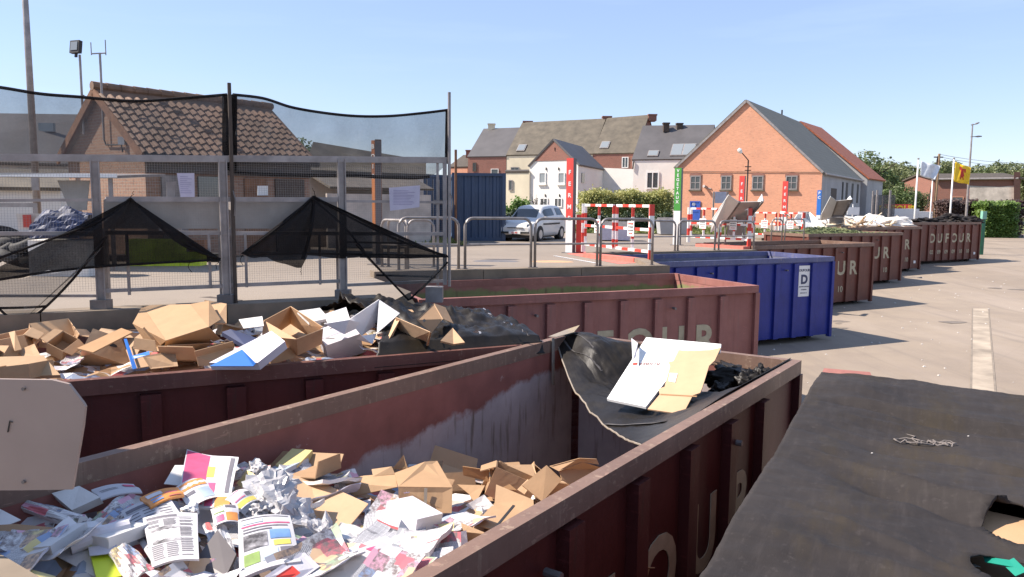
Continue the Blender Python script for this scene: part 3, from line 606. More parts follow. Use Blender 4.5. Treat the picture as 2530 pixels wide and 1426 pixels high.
window(h1, of1, a1_, b1_, (1168, 402, 1177, 424), frame='wood_dark'); window(h1, of1, a1_, b1_, (1213, 417, 1232, 430), frame='plaster_white', nx=0, ny=0)
h2, _, _, of2, a2_, b2_ = row(1251, 1462, 82.5, 79, 384, 306, 296, 'terraced_house', 'wide terraced house with cream wall, mossy brown roof and red chimney', 'plaster_cream', 'slate_moss')
chimney(h2, of2, dp(1303, 400, 87), 1.0, .9, dp(1303, 330, 87).z, dp(1303, 303, 87).z); window(h2, of2, a2_, b2_, (1262, 413, 1283, 430), frame='galv', nx=1, ny=0)
h3, _, _, of3, a3_, b3_ = row(1463, 1568, 79, 77.2, 381, 295, 287, 'terraced_house', 'taller brick terraced house with mossy brown roof between two chimneys', 'brick_red', 'slate_moss')
chimney(h3, of3, dp(1497, 400, 83.5), .9, .8, dp(1497, 320, 83.5).z, dp(1497, 291, 83.5).z); chimney(h3, of3, dp(1607, 400, 81.4), .8, 1.3, dp(1607, 300, 81.4).z, dp(1607, 287, 81.4).z)
window(h3, of3, a3_, b3_, (1537, 388, 1553, 415), nx=1, ny=0); 
h4, _, _, of4, a4_, b4_ = row(1560, 1742, 74.5, 72, 396, 314, 312, 'terraced_house', 'white walled terraced house with slate roof, roof windows and glass garden door', 'plaster_white', 'slate')
for (x, y0, y1) in ((1643, 318, 307), (1676, 331, 308)): chimney(h4, of4, dp(x, 400, 77), .55, .5, dp(x, y0+8, 77).z, dp(x, y1, 77).z, 'wood_dark')
window(h4, of4, a4_, b4_, (1597, 424, 1629, 467), name='door', nx=1, ny=0, fw=.12)
m = MB(); m.tube([vp(a4_, b4_, 1566, 398, .1), vp(a4_, b4_, 1563, 420, .1)], .06, 6); addpart('downpipe', m, 'dark', h4, of4)
# roof windows lying in the slopes
def roofwin(parent, off, A, B, back, ze, zr, px, py, w_, l_, n=1):
    f = (V2(B)-V2(A)).normalized(); nn_ = Vector((-f.y, f.x, 0)); up = (nn_*back/2+Vector((0, 0, zr-ze))).normalized(); nr = f.cross(up)
    if nr.z < 0: nr = -nr
    o = Vector((A.x, A.y, ze))+nr*.17; r = ray(px, py); t_ = nr.dot(o-Vector((0, 0, EYE)))/nr.dot(r); p = Vector((0, 0, EYE))+r*t_
    T = Matrix(((f.x, up.x, nr.x, p.x), (f.y, up.y, nr.y, p.y), (f.z, up.z, nr.z, p.z), (0, 0, 0, 1))); m = MB(); m.box(-w_/2, w_/2, -l_/2, l_/2, -.02, .08, 0, T); fr = addpart('roof_window', m, 'galv', parent, off)
    m = MB()
    for k in range(n): x = -w_/2+w_*(k+.5)/n; m.box(x-w_/2/n+.07, x+w_/2/n-.07, -l_/2+.08, l_/2-.08, .08, .1, 0, T)
    m.build('pane', M['glass_light'], fr)
def rz_(h): return h
roofwin(h4, of4, a4_, b4_, 9, dp(1650, 396, 73).z, dp(1650, 313, 77.5).z, 1614, 380, 1.0, .9); roofwin(h4, of4, a4_, b4_, 9, dp(1650, 396, 73).z, dp(1650, 313, 77.5).z, 1688, 371, 2.2, 1.9, 2)
roofwin(h2, of2, a2_, b2_, 9, dp(1350, 384, 81).z, dp(1350, 301, 85).z, 1289, 366, .9, 1.1); roofwin(h3, of3, a3_, b3_, 9, dp(1510, 381, 78).z, dp(1510, 292, 82).z, 1495, 359, .9, 1.1)
# narrow gap house left of the row
h0, _, _, of0, _, _ = row(1108, 1155, 86, 85, 415, 386, 384, 'terraced_house', 'low pink brick house just left of the grey roofed terraced house', 'brick_orange', 'tile_moss', back=7)
chimney(h0, of0, dp(1157, 400, 88), .5, .5, dp(1157, 400, 88).z, dp(1157, 374, 88).z)
# --- cream outbuilding beside the container
A = dp(1249, 500, 63.0); B = dp(1306, 500, 62); ou, _, _, oof = building('outbuilding', 'small cream lean-to outbuilding left of the white gable house', 'outbuilding', A, B, Vector((0, 5)), GZ-.3, dp(1260, 428, 63).z, dp(1255, 424, 65).z, 'plaster_cream', 'tile_moss', 'eaves', over=.05)
window(ou, oof, A, B, (1257, 445, 1267, 471), frame='galv', nx=0, ny=0)
# --- white house with brick gable
A = dp(1308, 500, 62.2); B = dp(1427, 500, 59.5); Dv = Vector((.33, .944))*8.5; ze = dp(1308, 411, 62.2).z
wh, _, _, wof = building('gable_house', 'small white house with red brick gable top and iron wall anchors behind the car', 'house', A, B, Dv, GZ-.3, ze, dp(1368, 348, 61).z, 'plaster_white', 'slate', over=.12, rt=.5)
Rg = V2(A).lerp(V2(B), .5); zg = dp(1368, 350, 61).z; zt = dp(1350, 402, 61).z+.15
m = MB(); k = (zt-ze)/(zg-ze); f = V2(B)-V2(A); fo = Vector((0, -.03, 0)); P1 = V2(A)+f*(.5*max(k, 0)); P2 = V2(B)-f*(.5*max(k, 0))
m.slab([Vector((P1.x, P1.y, zt))+fo, Vector((P2.x, P2.y, zt))+fo, Vector((Rg.x, Rg.y, zg))+fo], .04); addpart('brick_gable', m, 'brick_red', wh, wof)
for (x0, y0, x1, y1, nx) in ((1332, 426, 1349, 454, 0), (1379, 426, 1396, 454, 0), (1335, 489, 1354, 512, 1), (1370, 489, 1389, 512, 1)): window(wh, wof, A, B, (x0, y0, x1, y1), nx=nx, ny=0, frame='white_paint', sill='plaster_white' if y0 < 450 else None, glass='glass_light' if y0 < 450 else 'glass')
m = MB()
for (x, y) in ((1349, 414), (1380, 414), (1347, 480), (1382, 480), (1371, 365)): a = vp(A, B, x, y, .05); b = vp(A, B, x, y+7, .05); m.bar(a, b, .07)
addpart('wall_anchor', m, 'dark', wh, wof)
Bs = V2(B); sd = Vector((.944, -.33, 0)); p = Bs+V2(Dv)*.12+sd*.03; q = Bs+V2(Dv)*.22+sd*.03; z0, z1 = dp(1440, 452, 61).z, dp(1440, 428, 61).z; m = MB(); m.slab([(p.x, p.y, z0), (q.x, q.y, z0), (q.x, q.y, z1), (p.x, p.y, z1)], .05); addpart('window', m, 'glass', wh, wof)
# --- white garden wall running right from the house
p = V2(B)+V2(Dv); q = dp(1563, 500, 66); m = MB(); q2 = dp(1660, 500, 71.9)
a0 = dp(1504, 415, p.y).z; a1 = dp(1563, 418, 66).z
m.hexa([(p.x, p.y, 1.6), (q.x, q.y, 1.6), (q.x, q.y+.3, 1.6), (p.x, p.y+.3, 1.6), (p.x, p.y, a0), (q.x, q.y, a1), (q.x, q.y+.3, a1), (p.x, p.y+.3, a0)])
m.build('garden_wall', M['plaster_white'], label='high white garden wall joining the white gable house to the terrace', cat='wall')
# --- red brick shed at the right edge
A = dp(2303, 500, 92); B = dp(2518, 500, 88); sh, _, _, sof = building('brick_shed', 'old flat topped brick shed with patchy render behind the hedge at the right', 'shed', A, B, Vector((.1, 7)), GZ-.5, dp(2400, 444, 90).z, dp(2400, 433, 93).z, 'brick_red', 'tile_moss', 'eaves', over=.2, thick=.2)
m = MB(); m.slab([vp(A, B, 2395, 497, .03), vp(A, B, 2512, 500, .03), vp(A, B, 2512, 458, .03), vp(A, B, 2470, 462, .03), vp(A, B, 2396, 459, .03)], .05); addpart('render_patch', m, 'plaster_old', sh, sof)
window(sh, sof, A, B, (2352, 486, 2381, 505), name='arched_window', frame='brick_orange', nx=0, ny=0); m = MB(); m.tube([vp(A, B, 2309, 443, .3), vp(A, B, 2516, 441, .3)], .12, 8); addpart('gutter', m, 'galv', sh, sof)
m = MB(); m.hexa([dp(2505, 520, 87.9), dp(2521, 520, 87.9), dp(2521, 520, 88.6), dp(2505, 520, 88.6), dp(2505, 425, 87.9), dp(2521, 425, 87.9), dp(2521, 425, 88.6), dp(2505, 425, 88.6)]); addpart('corner_pier', m, 'brick_red', sh, sof)
# --- brick shed with pantiles at the left, long barns behind it
sA = Vector((-8.3, 17.8)); sd_ = Vector((.62, .785)).normalized(); sn = Vector((-sd_.y, sd_.x)); hw = 1.98
A = sA+sn*hw*2; B = sA                           # gable front A(left) - B(right)
zb = pz(18); ze_, zr_ = 4.76, 6.22
le, _, _, lof = building('tiled_shed', 'small brick shed with weathered pantile roof behind the mesh fence', 'shed', A, B, sd_*4.5, zb, ze_, zr_, 'brick_shed', 'pantile', over=.18, thick=.08)
def pantiles(P0, along, up, L, H, parent, off):   # wavy courses of tiles on a slope
    nr = along.cross(up)
    if nr.z < 0: nr = -nr
    m = MB(); tw, th = .215, .27; nc = int(L/tw); nrw = int(H/th); P = []
    for r in range(nrw):
        for (s, lift) in ((0, .046), (.98, .012)):
            row_ = []
            for c in range(nc*8+1):
                x = c/8; fx = x % 1; wv = .032*math.sin(2*math.pi*fx)+(.012 if fx > .85 else 0)
                row_.append(P0+along*(x*tw)+up*((r+s)*th)+nr*(wv+lift+.10))
            P.append(row_)
    m.grid(P, 0, False); o = m.build('pantile_courses', M['pantile'], parent, smooth=False); o.location = off; return o
al = Vector((sd_.x, sd_.y, 0)); c0 = V2(sA); rg = V2(sA)+V2(sn)*hw
for (q, s) in ((c0, 1), (V2(A), -1)):
    up = (Vector((rg.x, rg.y, zr_))-Vector((q.x, q.y, ze_))); H = up.length; up.normalize(); pantiles(Vector((q.x, q.y, ze_))-al*.18-up*.24, al, up, 4.86, H+.22, le, lof)
m = MB()
for k in range(15): p = Vector((rg.x, rg.y, zr_+.14))+al*(-.2+k*.33); m.tube([p, p+al*.34], [.11, .095], 10)
addpart('ridge_tiles', m, 'pantile', le, lof)
m = MB()
for (q, s) in ((c0, 1), (V2(A), -1)): m.bar(Vector((q.x, q.y, ze_-.12))-al*.17+(c0-rg)*(.12*s), Vector((rg.x, rg.y, zr_-.0))-al*.17, .05, .2)
addpart('verge_board', m, 'brown_rust', le, lof)
m = MB(); n3 = Vector((sd_.y, -sd_.x, 0)); m.tube([Vector((c0.x, c0.y, ze_-.1))+n3*.22-al*.15, Vector((c0.x, c0.y, ze_-.1))+n3*.22+al*4.65], .07, 8); addpart('gutter', m, 'dark', le, lof)
def le_side(t0, t1, z0, z1, nm, mat, pr=.03):
    p = V2(sA)+al*t0+n3*pr; q = V2(sA)+al*t1+n3*pr; m = MB(); m.slab([(p.x, p.y, z0), (q.x, q.y, z0), (q.x, q.y, z1), (p.x, p.y, z1)], .05); return addpart(nm, m, mat, le, lof)
le_side(.35, .95, zb, 4.25, 'door', 'galv_dark'); le_side(1.25, 2.0, 3.2, 4.25, 'window', 'glass'); le_side(2.5, 3.15, zb, 4.25, 'door', 'brown_rust'); le_side(3.4, 4.3, zb, 4.25, 'shutter', 'wood_dark'); le_side(0, 4.5, 4.3, 4.7, 'fascia', 'wood_dark', .06)
# floodlight, antenna and box on the gable
gd = Vector((-sd_.x, -sd_.y, 0))
def gpt(px, py, o=.1): return vp(A, B, px, py, o)
m = MB(); p = gpt(207, 332); top = gpt(203, 134); m.tube([p, Vector((p.x, p.y, top.z))], .028, 8); m.tube([gpt(207, 236, 0), gpt(207, 236, .12)], .02, 6); m.tube([gpt(207, 320, 0), gpt(207, 320, .12)], .02, 6)
fl = empty('floodlight', (p.x, p.y, 0), label='square black floodlight on a thin pole fixed to the shed gable', cat='floodlight'); o = addpart('pole', m, 'galv', fl, Vector((-p.x, -p.y, 0)))
m = MB(); T = Matrix.Translation((p.x-.05, p.y-.06, top.z+.17)) @ Matrix.Rotation(R(-20), 4, 'Z') @ Matrix.Rotation(R(-8), 4, 'X'); m.box(-.145, .145, -.05, .05, -.15, .15, 0, T); m.box(-.10, .10, .05, .09, -.1, .1, 0, T); m.box(-.03, .03, 0, .04, -.24, -.14, 0, T); o = addpart('lamp_housing', m, 'dark', fl, Vector((-p.x, -p.y, 0))); bevel(o, .012)
m = MB(); m.box(-.105, .105, -.062, -.052, -.09, .11, 0, T); m.build('lamp_glass', M['glass_light'], o)
m = MB(); p = gpt(257, 345); top = gpt(251, 130); m.tube([Vector((p.x, p.y, p.z)), Vector((p.x, p.y, top.z))], .026, 8); m.tube([gpt(256, 250, 0), gpt(256, 250, .12)], .02, 6)
an = empty('antenna', (p.x, p.y, 0), label='thin radio antenna with two upright rods beside the floodlight', cat='antenna'); oo = Vector((-p.x, -p.y, 0)); addpart('pole', m, 'galv', an, oo)
m = MB(); zt = top.z; m.tube([(p.x-.20, p.y, zt-.02), (p.x+.14, p.y, zt)], .016, 6); addpart('crossbar', m, 'galv', an, oo)
for (dx, z0, z1) in ((-.2, -.05, .24), (.14, -.05, .30)): m = MB(); m.tube([(p.x+dx, p.y, zt+z0), (p.x+dx, p.y, zt+z1)], .011, 6); addpart('rod', m, 'galv_dark', an, oo)
m = MB(); p = gpt(301, 348, .08); m.box(p.x-.075, p.x+.075, p.y-.04, p.y+.06, p.z-.09, p.z+.09); o = addpart('junction_box', m, 'white_paint', le, lof)
m = MB(); m.tube([gpt(257, 345, .05), gpt(262, 358, .05), gpt(285, 358, .05), gpt(300, 357, .05), gpt(303, 376, .05)], .018, 6); addpart('cable_duct', m, 'dark', le, lof)
# long low shed right of the pantile shed
A = dp(760, 500, 25.5); B = dp(1046, 500, 29); ls, _, _, lo2 = building('long_shed', 'long low open shed with dark corrugated roof behind the brown pylon', 'shed', A, B, Vector((-.5, 4.5)), pz(28), dp(900, 428, 27).z, dp(760, 362, 28.5).z, 'plaster_old', 'slate_moss', 'eaves', over=.12, thick=.09, zr2=dp(1035, 404, 31.5).z)
f2 = (V2(B)-V2(A)).normalized(); q = V2(A)+Vector((f2.y, -f2.x, 0))*.9
m = MB(); z1, z2 = dp(900, 434, 27).z, dp(900, 466, 26).z; p0, p1 = V2(A), V2(B)-f2*.6; n4 = Vector((f2.y, -f2.x, 0))
m.slab([Vector((p0.x, p0.y, z1))+n4*.05, Vector((p1.x, p1.y, z1))+n4*.05, Vector((p1.x, p1.y, z2))+n4*1.3, Vector((p0.x, p0.y, z2))+n4*1.3], .07); addpart('lower_roof', m, 'tile_moss', ls, lo2)
m = MB(); m.slab([Vector((p0.x, p0.y, pz(27)))+n4*1.1, Vector((p1.x, p1.y, pz(27)))+n4*1.1, Vector((p1.x, p1.y, z2-.18))+n4*1.1, Vector((p0.x, p0.y, z2-.18))+n4*1.1], .08); addpart('lower_wall', m, 'plaster_old', ls, lo2)
# dark barn behind at the far left
A = dp(-330, 500, 33); B = dp(168, 500, 36); ba, _, _, bo = building('dark_barn', 'long dark roofed barn with a small skylight at the far left', 'barn', A, B, Vector((-.6, 8)), pz(30), dp(60, 402, 34.5).z, dp(-330, 285, 37).z, 'plaster_old', 'slate', 'eaves', over=.2, zr2=dp(168, 290, 40).z)
m = MB(); p = dp(122, 316, 37.8); m.box(p.x-.35, p.x+.35, p.y-.3, p.y-.1, p.z-.2, p.z+.2); addpart('skylight', m, 'glass_light', ba, bo)
A = dp(-330, 500, 27); B = dp(150, 500, 29.5); b2, _, _, bo2 = building('low_barn', 'low barn with mossy roof and whitewashed wall seen through the fence at left', 'barn', A, B, Vector((-.3, 4)), pz(28), dp(40, 466, 28).z, dp(-330, 425, 29).z, 'plaster_white', 'slate_moss', 'eaves', over=.25, zr2=dp(150, 428, 31.5).z)
# ---------------------------------------------------------------- mesh fence with torn debris netting along the cardboard skip
FA, FB = LW('c2', -6.1, 2.70), LW('c2', -.6, 2.70)
fd = (V2(FB)-V2(FA)).normalized(); fnv = Vector((-fd.y, fd.x, 0))
def fp(px, py, off=0): return vp(FA, FB, px, py, -off)
KZ = lambda p: pz(p.y)+.11
fen = empty('mesh_fence', (FA.x, FA.y, 2.5), label='galvanised railing fence with fine wire mesh behind the cardboard skip', cat='fence'); fo_ = -Vector((FA.x, FA.y, 2.5))
def fz(px, py): return fp(px, py).z
PX = (-95, 243, 556, 846); base = [fp(x+12, 750) for x in PX]
for i, x in enumerate(PX):
    p = fp(x, 600); zb = KZ(p); zt = fz(x, 393)
    m = MB(); a = fd*.045; b = fnv*.03
    P = Vector((p.x, p.y, 0))
    for (s0, s1) in ((-1, -.72), (.72, 1)):      # channel post: two flanges and a web
        m.hexa([P+a*s0-b*1.4+Vector((0, 0, zb)), P+a*s1-b*1.4+Vector((0, 0, zb)), P+a*s1+b*1.4+Vector((0, 0, zb)), P+a*s0+b*1.4+Vector((0, 0, zb)),
                P+a*s0-b*1.4+Vector((0, 0, zt)), P+a*s1-b*1.4+Vector((0, 0, zt)), P+a*s1+b*1.4+Vector((0, 0, zt)), P+a*s0+b*1.4+Vector((0, 0, zt))])
    m.hexa([P-a*.7-b*.4+Vector((0, 0, zb)), P+a*.7-b*.4+Vector((0, 0, zb)), P+a*.7+b*.2+Vector((0, 0, zb)), P-a*.7+b*.2+Vector((0, 0, zb)), P-a*.7-b*.4+Vector((0, 0, zt)), P+a*.7-b*.4+Vector((0, 0, zt)), P+a*.7+b*.2+Vector((0, 0, zt)), P-a*.7+b*.2+Vector((0, 0, zt))])
    q = addpart('post', m, 'galv', fen, fo_)
    m = MB(); m.box(p.x-.09, p.x+.09, p.y-.07, p.y+.07, zb, zb+.10); addpart('foot_plate', m, 'galv_dark', q, Vector((0, 0, 0)))
def rail(x0, y0, x1, y1, w, h, mat='galv', off=0.0, nm='rail', rnd=False):
    a, b = fp(x0, y0, off), fp(x1, y1, off); m = MB()
    if rnd: m.tube([a, b], w/2, 8)
    else: m.bar(a, b, w, h)
    return addpart(nm, m, mat, fen, fo_)
rail(-200, 388, 565, 393, .05, .075); rail(565, 392, 1112, 396, .05, .075)
rail(-200, 497, 243, 494, .045, .03); rail(262, 492, 838, 493, .05, .055); rail(-200, 577, 243, 577, .04, .04); rail(260, 575, 1100, 578, .04, .045)
rail(-200, 731, 243, 731, .03, .03); rail(250, 719, 556, 707, .035, .04); rail(563, 706, 846, 694, .035, .04); rail(850, 705, 1100, 694, .035, .035); rail(850, 497, 1100, 500, .03, .03)
rail(620, 624, 1100, 632, .03, .025); rail(850, 598, 1100, 603, .03, .025)
# end frame at the right
p = fp(1099, 600); m = MB(); zt = fz(1099, 393); m.bar((p.x, p.y, 2.62), (p.x, p.y, zt), .05, .05); m.bar((p.x-.09, p.y-.03, 2.62), (p.x-.09, p.y-.03, zt-.05), .03, .03); addpart('end_frame', m, 'galv', fen, fo_)
m = MB(); m.box(p.x-.24, p.x-.02, p.y-.14, p.y+.02, 2.40, 2.60); q = addpart('bracket', m, 'galv', fen, fo_)
# thin intermediate bars
for (x, y0, y1) in ((313, 578, 729), (516, 580, 712), (606, 578, 710), (789, 578, 703), (313, 578, 600)):
    m = MB(); a, b = fp(x, y0, -.02), fp(x+5, y1, -.02); m.bar(a, (a.x, a.y, b.z), .025); addpart('baluster', m, 'galv', fen, fo_)
# the wire mesh itself
m = MB(); a0, a1 = fp(-190, 600, .03), fp(1096, 600, .03); L = (V2(a1)-V2(a0)).length; zt, zb = fz(600, 400), fz(600, 706)
n = int(L/.027)
for k in range(n+1): q = V2(a0)+fd*(L*k/n); m.bar((q.x, q.y, zb), (q.x, q.y, zt), .0013)
n = int((zt-zb)/.027)
for k in range(n+1): z = zb+(zt-zb)*k/n; m.bar((a0.x, a0.y, z), (a1.x, a1.y, z), .0013)
addpart('wire_mesh', m, m_plain('wire', (.30, .28, .27), .5, .5), fen, fo_)
# tall poles
for (x, yt, yb, lab, col) in ((566, 205, 748, 'rusty thin pole in the middle of the torn netting', 'wood_dark'), (1110, 228, 690, 'pale thin pole at the right end of the netting', 'galv'), (-310, 190, 800, 'thin pole at the left end of the netting', 'galv')):
    a = fp(x, yt, -.05); pl = empty('netting_pole', (a.x, a.y, 2.5), label=lab, cat='pole'); m = MB(); m.tube([(0, 0, -.1 if x != 1110 else .1), (0, 0, a.z-2.5)], .021, 8); m.build('pole', M[col], pl)
    m = MB(); m.tube([(0, 0, 1.3), (.02, -.03, 1.3), (.05, -.05, 1.2), (.03, -.04, 1.02)], .008, 5); m.build('wire_tie', M['galv_dark'], pl)
# netting -------------------------------------------------------
def sag(pts, n):                        # smooth polyline through px points (catmull rom)
    out = []
    for i in range(len(pts)-1):
        p0, p1, p2, p3 = pts[max(i-1, 0)], pts[i], pts[i+1], pts[min(i+2, len(pts)-1)]
        for k in range(n):
            t = k/n; out.append(tuple(.5*((2*p1[c])+(-p0[c]+p2[c])*t+(2*p0[c]-5*p1[c]+4*p2[c]-p3[c])*t*t+(-p0[c]+3*p1[c]-3*p2[c]+p3[c])*t**3) for c in (0, 1)))
    return out+[pts[-1]]
def netpanel(top, bot, lab, mat='net_fine', off=.10, rip=.05, hem=True):
    T_, B_ = sag(top, 8), sag(bot, 8); n = min(len(T_), len(B_)); P = []
    for j in range(9):
        row = []
        for i in range(n):
            t = j/8; x = T_[i][0]*(1-t)+B_[i][0]*t; y = T_[i][1]*(1-t)+B_[i][1]*t; row.append(fp(x, y, off+rip*math.sin(i*.8+j*.7)*math.sin(math.pi*t)+rip*.6*math.sin(i*.31)))
        P.append(row)
    c = P[0][0]; t = empty('debris_net', c, label=lab, cat='netting'); m = MB(); m.grid([[p-c for p in r] for r in P], 0); o = m.build('net_cloth', M[mat], t, smooth=True)
    if hem: h = MB(); h.tube([p-c for p in P[0]], .034, 6, flat=.5); h.build('hem', M['net_dark'], t)
    return t, P, c
t1, P, c = netpanel([(-310, 190), (-150, 196), (0, 216), (100, 232), (200, 240), (330, 250), (450, 243), (561, 234)], [(-310, 432), (-150, 432), (0, 432), (100, 430), (200, 428), (330, 428), (450, 426), (561, 420)], 'sagging dark net panel hung left of the rusty middle pole')
h = MB(); h.tube([Vector(r[-1])-c for r in P], .06, 6, flat=.4); h.build('side_hem', M['net_dark'], t1)
t2, P, c = netpanel([(576, 234), (650, 243), (720, 265), (800, 279), (880, 287), (960, 287), (1040, 280), (1106, 272)], [(576, 425), (650, 430), (720, 432), (800, 434), (880, 434), (960, 438), (1060, 436), (1104, 405)], 'sagging translucent net panel between the two bare poles')
h = MB(); h.tube([Vector(r[-1])-c for r in P], .032, 6, flat=.4); h.build('side_hem', M['net_dark'], t2); h = MB(); h.tube([Vector(r[0])-c for r in P], .05, 6, flat=.4); h.build('side_hem', M['net_dark'], t2)
h = MB(); h.tube([Vector(p)-c-Vector((0, 0, .0)) for p in P[-1][:-8]], .045, 6, flat=.5); h.build('lower_hem', M['net_dark'], t2)
def netpoly(outline, lab, mat, off=-.06, hems=(), cat='netting', centre=None, sub=8, puff=.09, name='debris_net'):
    """torn flap: a fan from the first point, sagging a little between its edges"""
    pts = outline; A = pts[0]; rim = []
    for i in range(1, len(pts)-1):
        for k in range(sub): t = k/sub; dx_, dy_ = pts[i+1][0]-pts[i][0], pts[i+1][1]-pts[i][1]; sg_ = 4.5*math.sin(math.pi*t)+1.6*math.sin(t*9+i*2); rim.append((pts[i][0]+dx_*t, pts[i][1]+dy_*t+sg_*(1 if abs(dx_) > 20 else 0)))
    rim.append(pts[-1]); P = []
    for j in range(9):
        t = j/8; P.append([fp(A[0]*(1-t)+q[0]*t, A[1]*(1-t)+q[1]*t, off-puff*math.sin(math.pi*t)*math.sin(math.pi*i/(len(rim)-1))-.014*math.sin(i*1.1+j)-.02*math.sin(i*.37+j*.4)) for i, q in enumerate(rim)])
    c = P[0][0]; t_ = empty(name, c, label=lab, cat=cat); m = MB(); m.grid([[p-c for p in r] for r in P], 0); m.build('net_cloth', M[mat], t_, smooth=True)
    for hm in hems:
        h = MB(); path = sag(hm, 4); h.tube([fp(x, y, off-.03)-c for x, y in path], .022, 6, flat=.6); h.build('hem', M['net_dark'], t_)
    return t_
netpoly([(322, 490), (-120, 720), (0, 692), (120, 668), (255, 655), (400, 648), (545, 640), (470, 612), (412, 580)], 'black torn net flap hanging like a tent from a rail at the left', 'net_dark', hems=[[(322, 490), (250, 545), (100, 600), (-60, 660)], [(322, 490), (380, 545), (450, 605), (545, 640)], [(-80, 705), (120, 672), (300, 655), (545, 642)]])
netpoly([(45, 802), (-60, 700), (10, 690), (110, 674), (200, 662), (262, 600), (255, 606), (180, 690), (110, 755)], 'sheer triangular net end hanging to the kerb at the far left', 'net_mid', off=-.10, hems=[[(262, 585), (180, 690), (100, 770), (45, 802)], [(45, 802), (0, 765), (-60, 700)], [(-40, 762), (60, 760), (115, 757)]])
netpoly([(775, 485), (690, 560), (595, 628), (660, 636), (745, 662), (760, 632), (930, 634), (1104, 632), (1000, 592), (880, 540)], 'black torn net flap hanging from a peak right of the middle pole', 'net_dark', hems=[[(775, 485), (700, 552), (600, 626)], [(775, 485), (880, 545), (1000, 600), (1104, 632)], [(775, 485), (770, 560), (748, 640)], [(770, 490), (850, 560), (910, 635)]])
netpoly([(1010, 742), (880, 604), (905, 634), (1000, 634), (1105, 636), (1104, 655), (1060, 700)], 'sheer triangular net tip hanging down to the kerb beside the bracket', 'net_mid', off=-.10, hems=[[(880, 604), (940, 668), (1010, 742)], [(1010, 742), (1060, 695), (1106, 648)], [(890, 634), (1000, 636), (1106, 634)], [(930, 680), (1000, 682), (1075, 684)]])
# loose threads and ties along the torn netting
rt = random.Random(44)
for k, (x, y) in enumerate(((540, 642), (745, 660), (600, 630), (322, 492), (775, 488), (45, 800), (1010, 740), (1100, 640), (470, 646), (930, 636))):
    m = MB(); p = fp(x, y, -.09); pts = [(0, 0, 0)]
    for q in range(5): pts.append((pts[-1][0]+rt.uniform(-.02, .025), pts[-1][1]+rt.uniform(-.01, .01), pts[-1][2]-rt.uniform(.01, .035)*(1 if k not in (3, 4) else -1)))
    m.tube(pts, .004, 4); o = m.build('loose_thread', M['net_dark'], label='loose black thread hanging from an edge of the torn netting', cat='thread', group='loose threads of the torn netting'); o.location = p
# papers and sheets fixed on the fence
def plate(px, mat, nm, lab, cat, off=-.03, th=.006, fn=None, **kw):
    pts = [(fn or fp)(x, y, off) for x, y in px]; c = sum(pts, Vector((0, 0, 0)))/len(pts); m = MB(); m.slab([p-c for p in pts], th); o = m.build(nm, M[mat], **kw); o.location = c; tag(o, lab, cat); return o
m_plain('notice_paper', (.50, .47, .56), .7, 0, .1, 6)
n1 = plate([(437, 428), (480, 428), (481, 487), (446, 487)], 'notice_paper', 'paper_notice', 'lilac white paper notice tied on the mesh left of the middle pole', 'notice')
n2 = plate([(961, 464), (1038, 458), (1036, 512), (964, 521)], 'notice_paper', 'paper_notice', 'wide lilac notice sheet on the mesh beside the brown pylon', 'notice')
plate([(412, 450), (436, 448), (432, 487), (412, 487)], 'galv', 'meter_box', 'small grey box behind the mesh next to the lilac notice', 'box', .1, .03)
plate([(636, 459), (662, 459), (662, 483), (636, 483)], 'white_paint', 'small_sign', 'small white sign plate on the mesh right of the middle pole', 'sign', .08, .01)
for n_, w_, h_, rows in ((n1, .17, .26, 9), (n2, .34, .25, 10)):
    m = MB(); e = fd; 
    for k in range(rows):
        z = h_/2-.04-k*(h_-.06)/rows; random.seed(k); s, f_ = -w_/2+.02, w_/2-.02-random.random()*w_*.35
        m.hexa([fd*s-fnv*.005+Vector((0, 0, z)), fd*f_-fnv*.005+Vector((0, 0, z)), fd*f_-fnv*.0036+Vector((0, 0, z)), fd*s-fnv*.0036+Vector((0, 0, z)), fd*s-fnv*.005+Vector((0, 0, z+.005)), fd*f_-fnv*.005+Vector((0, 0, z+.005)), fd*f_-fnv*.0036+Vector((0, 0, z+.005)), fd*s-fnv*.0036+Vector((0, 0, z+.005))])
    m.build('print', m_plain('print_ink', (.25, .22, .36), .7) if 'print_ink' not in M else M['print_ink'], n_)
# the two grey hopper troughs parked behind the fence
def trough(x0, x1, lab):
    a, b = fp(x0, 494, .25), fp(x1, 494, .25); c, d = fp(x0, 565, .25), fp(x1, 565, .25); n = fnv; o = a.copy(); t = empty('sheet_hopper', o, label=lab, cat='hopper', group='grey sheet hoppers behind the mesh fence')
    m = MB(); m.slab([c-o, d-o, b-o, a-o], .02); m.build('front_sheet', M['steel_sheet'], t)
    m = MB(); m.slab([a-o, b-o, b-o+n*.5+Vector((0, 0, .02)), a-o+n*.5+Vector((0, 0, .02))], .02); m.build('rim_flange', M['galv'], t)
    for p, q in ((a, c), (b, d)): m = MB(); m.slab([p-o, q-o, q-o+n*.4, p-o+n*.5], .02); m.build('side_sheet', M['galv'], t)
    for p in (c, d): m = MB(); m.bar((p.x-o.x, p.y-o.y, p.z-o.z), (p.x-o.x, p.y-o.y, pz(p.y)-o.z), .05); m.build('leg', M['galv'], t)
    return t
trough(258, 545, 'grey sheet hopper behind the mesh left of the middle pole'); trough(572, 835, 'grey sheet hopper behind the mesh right of the middle pole')

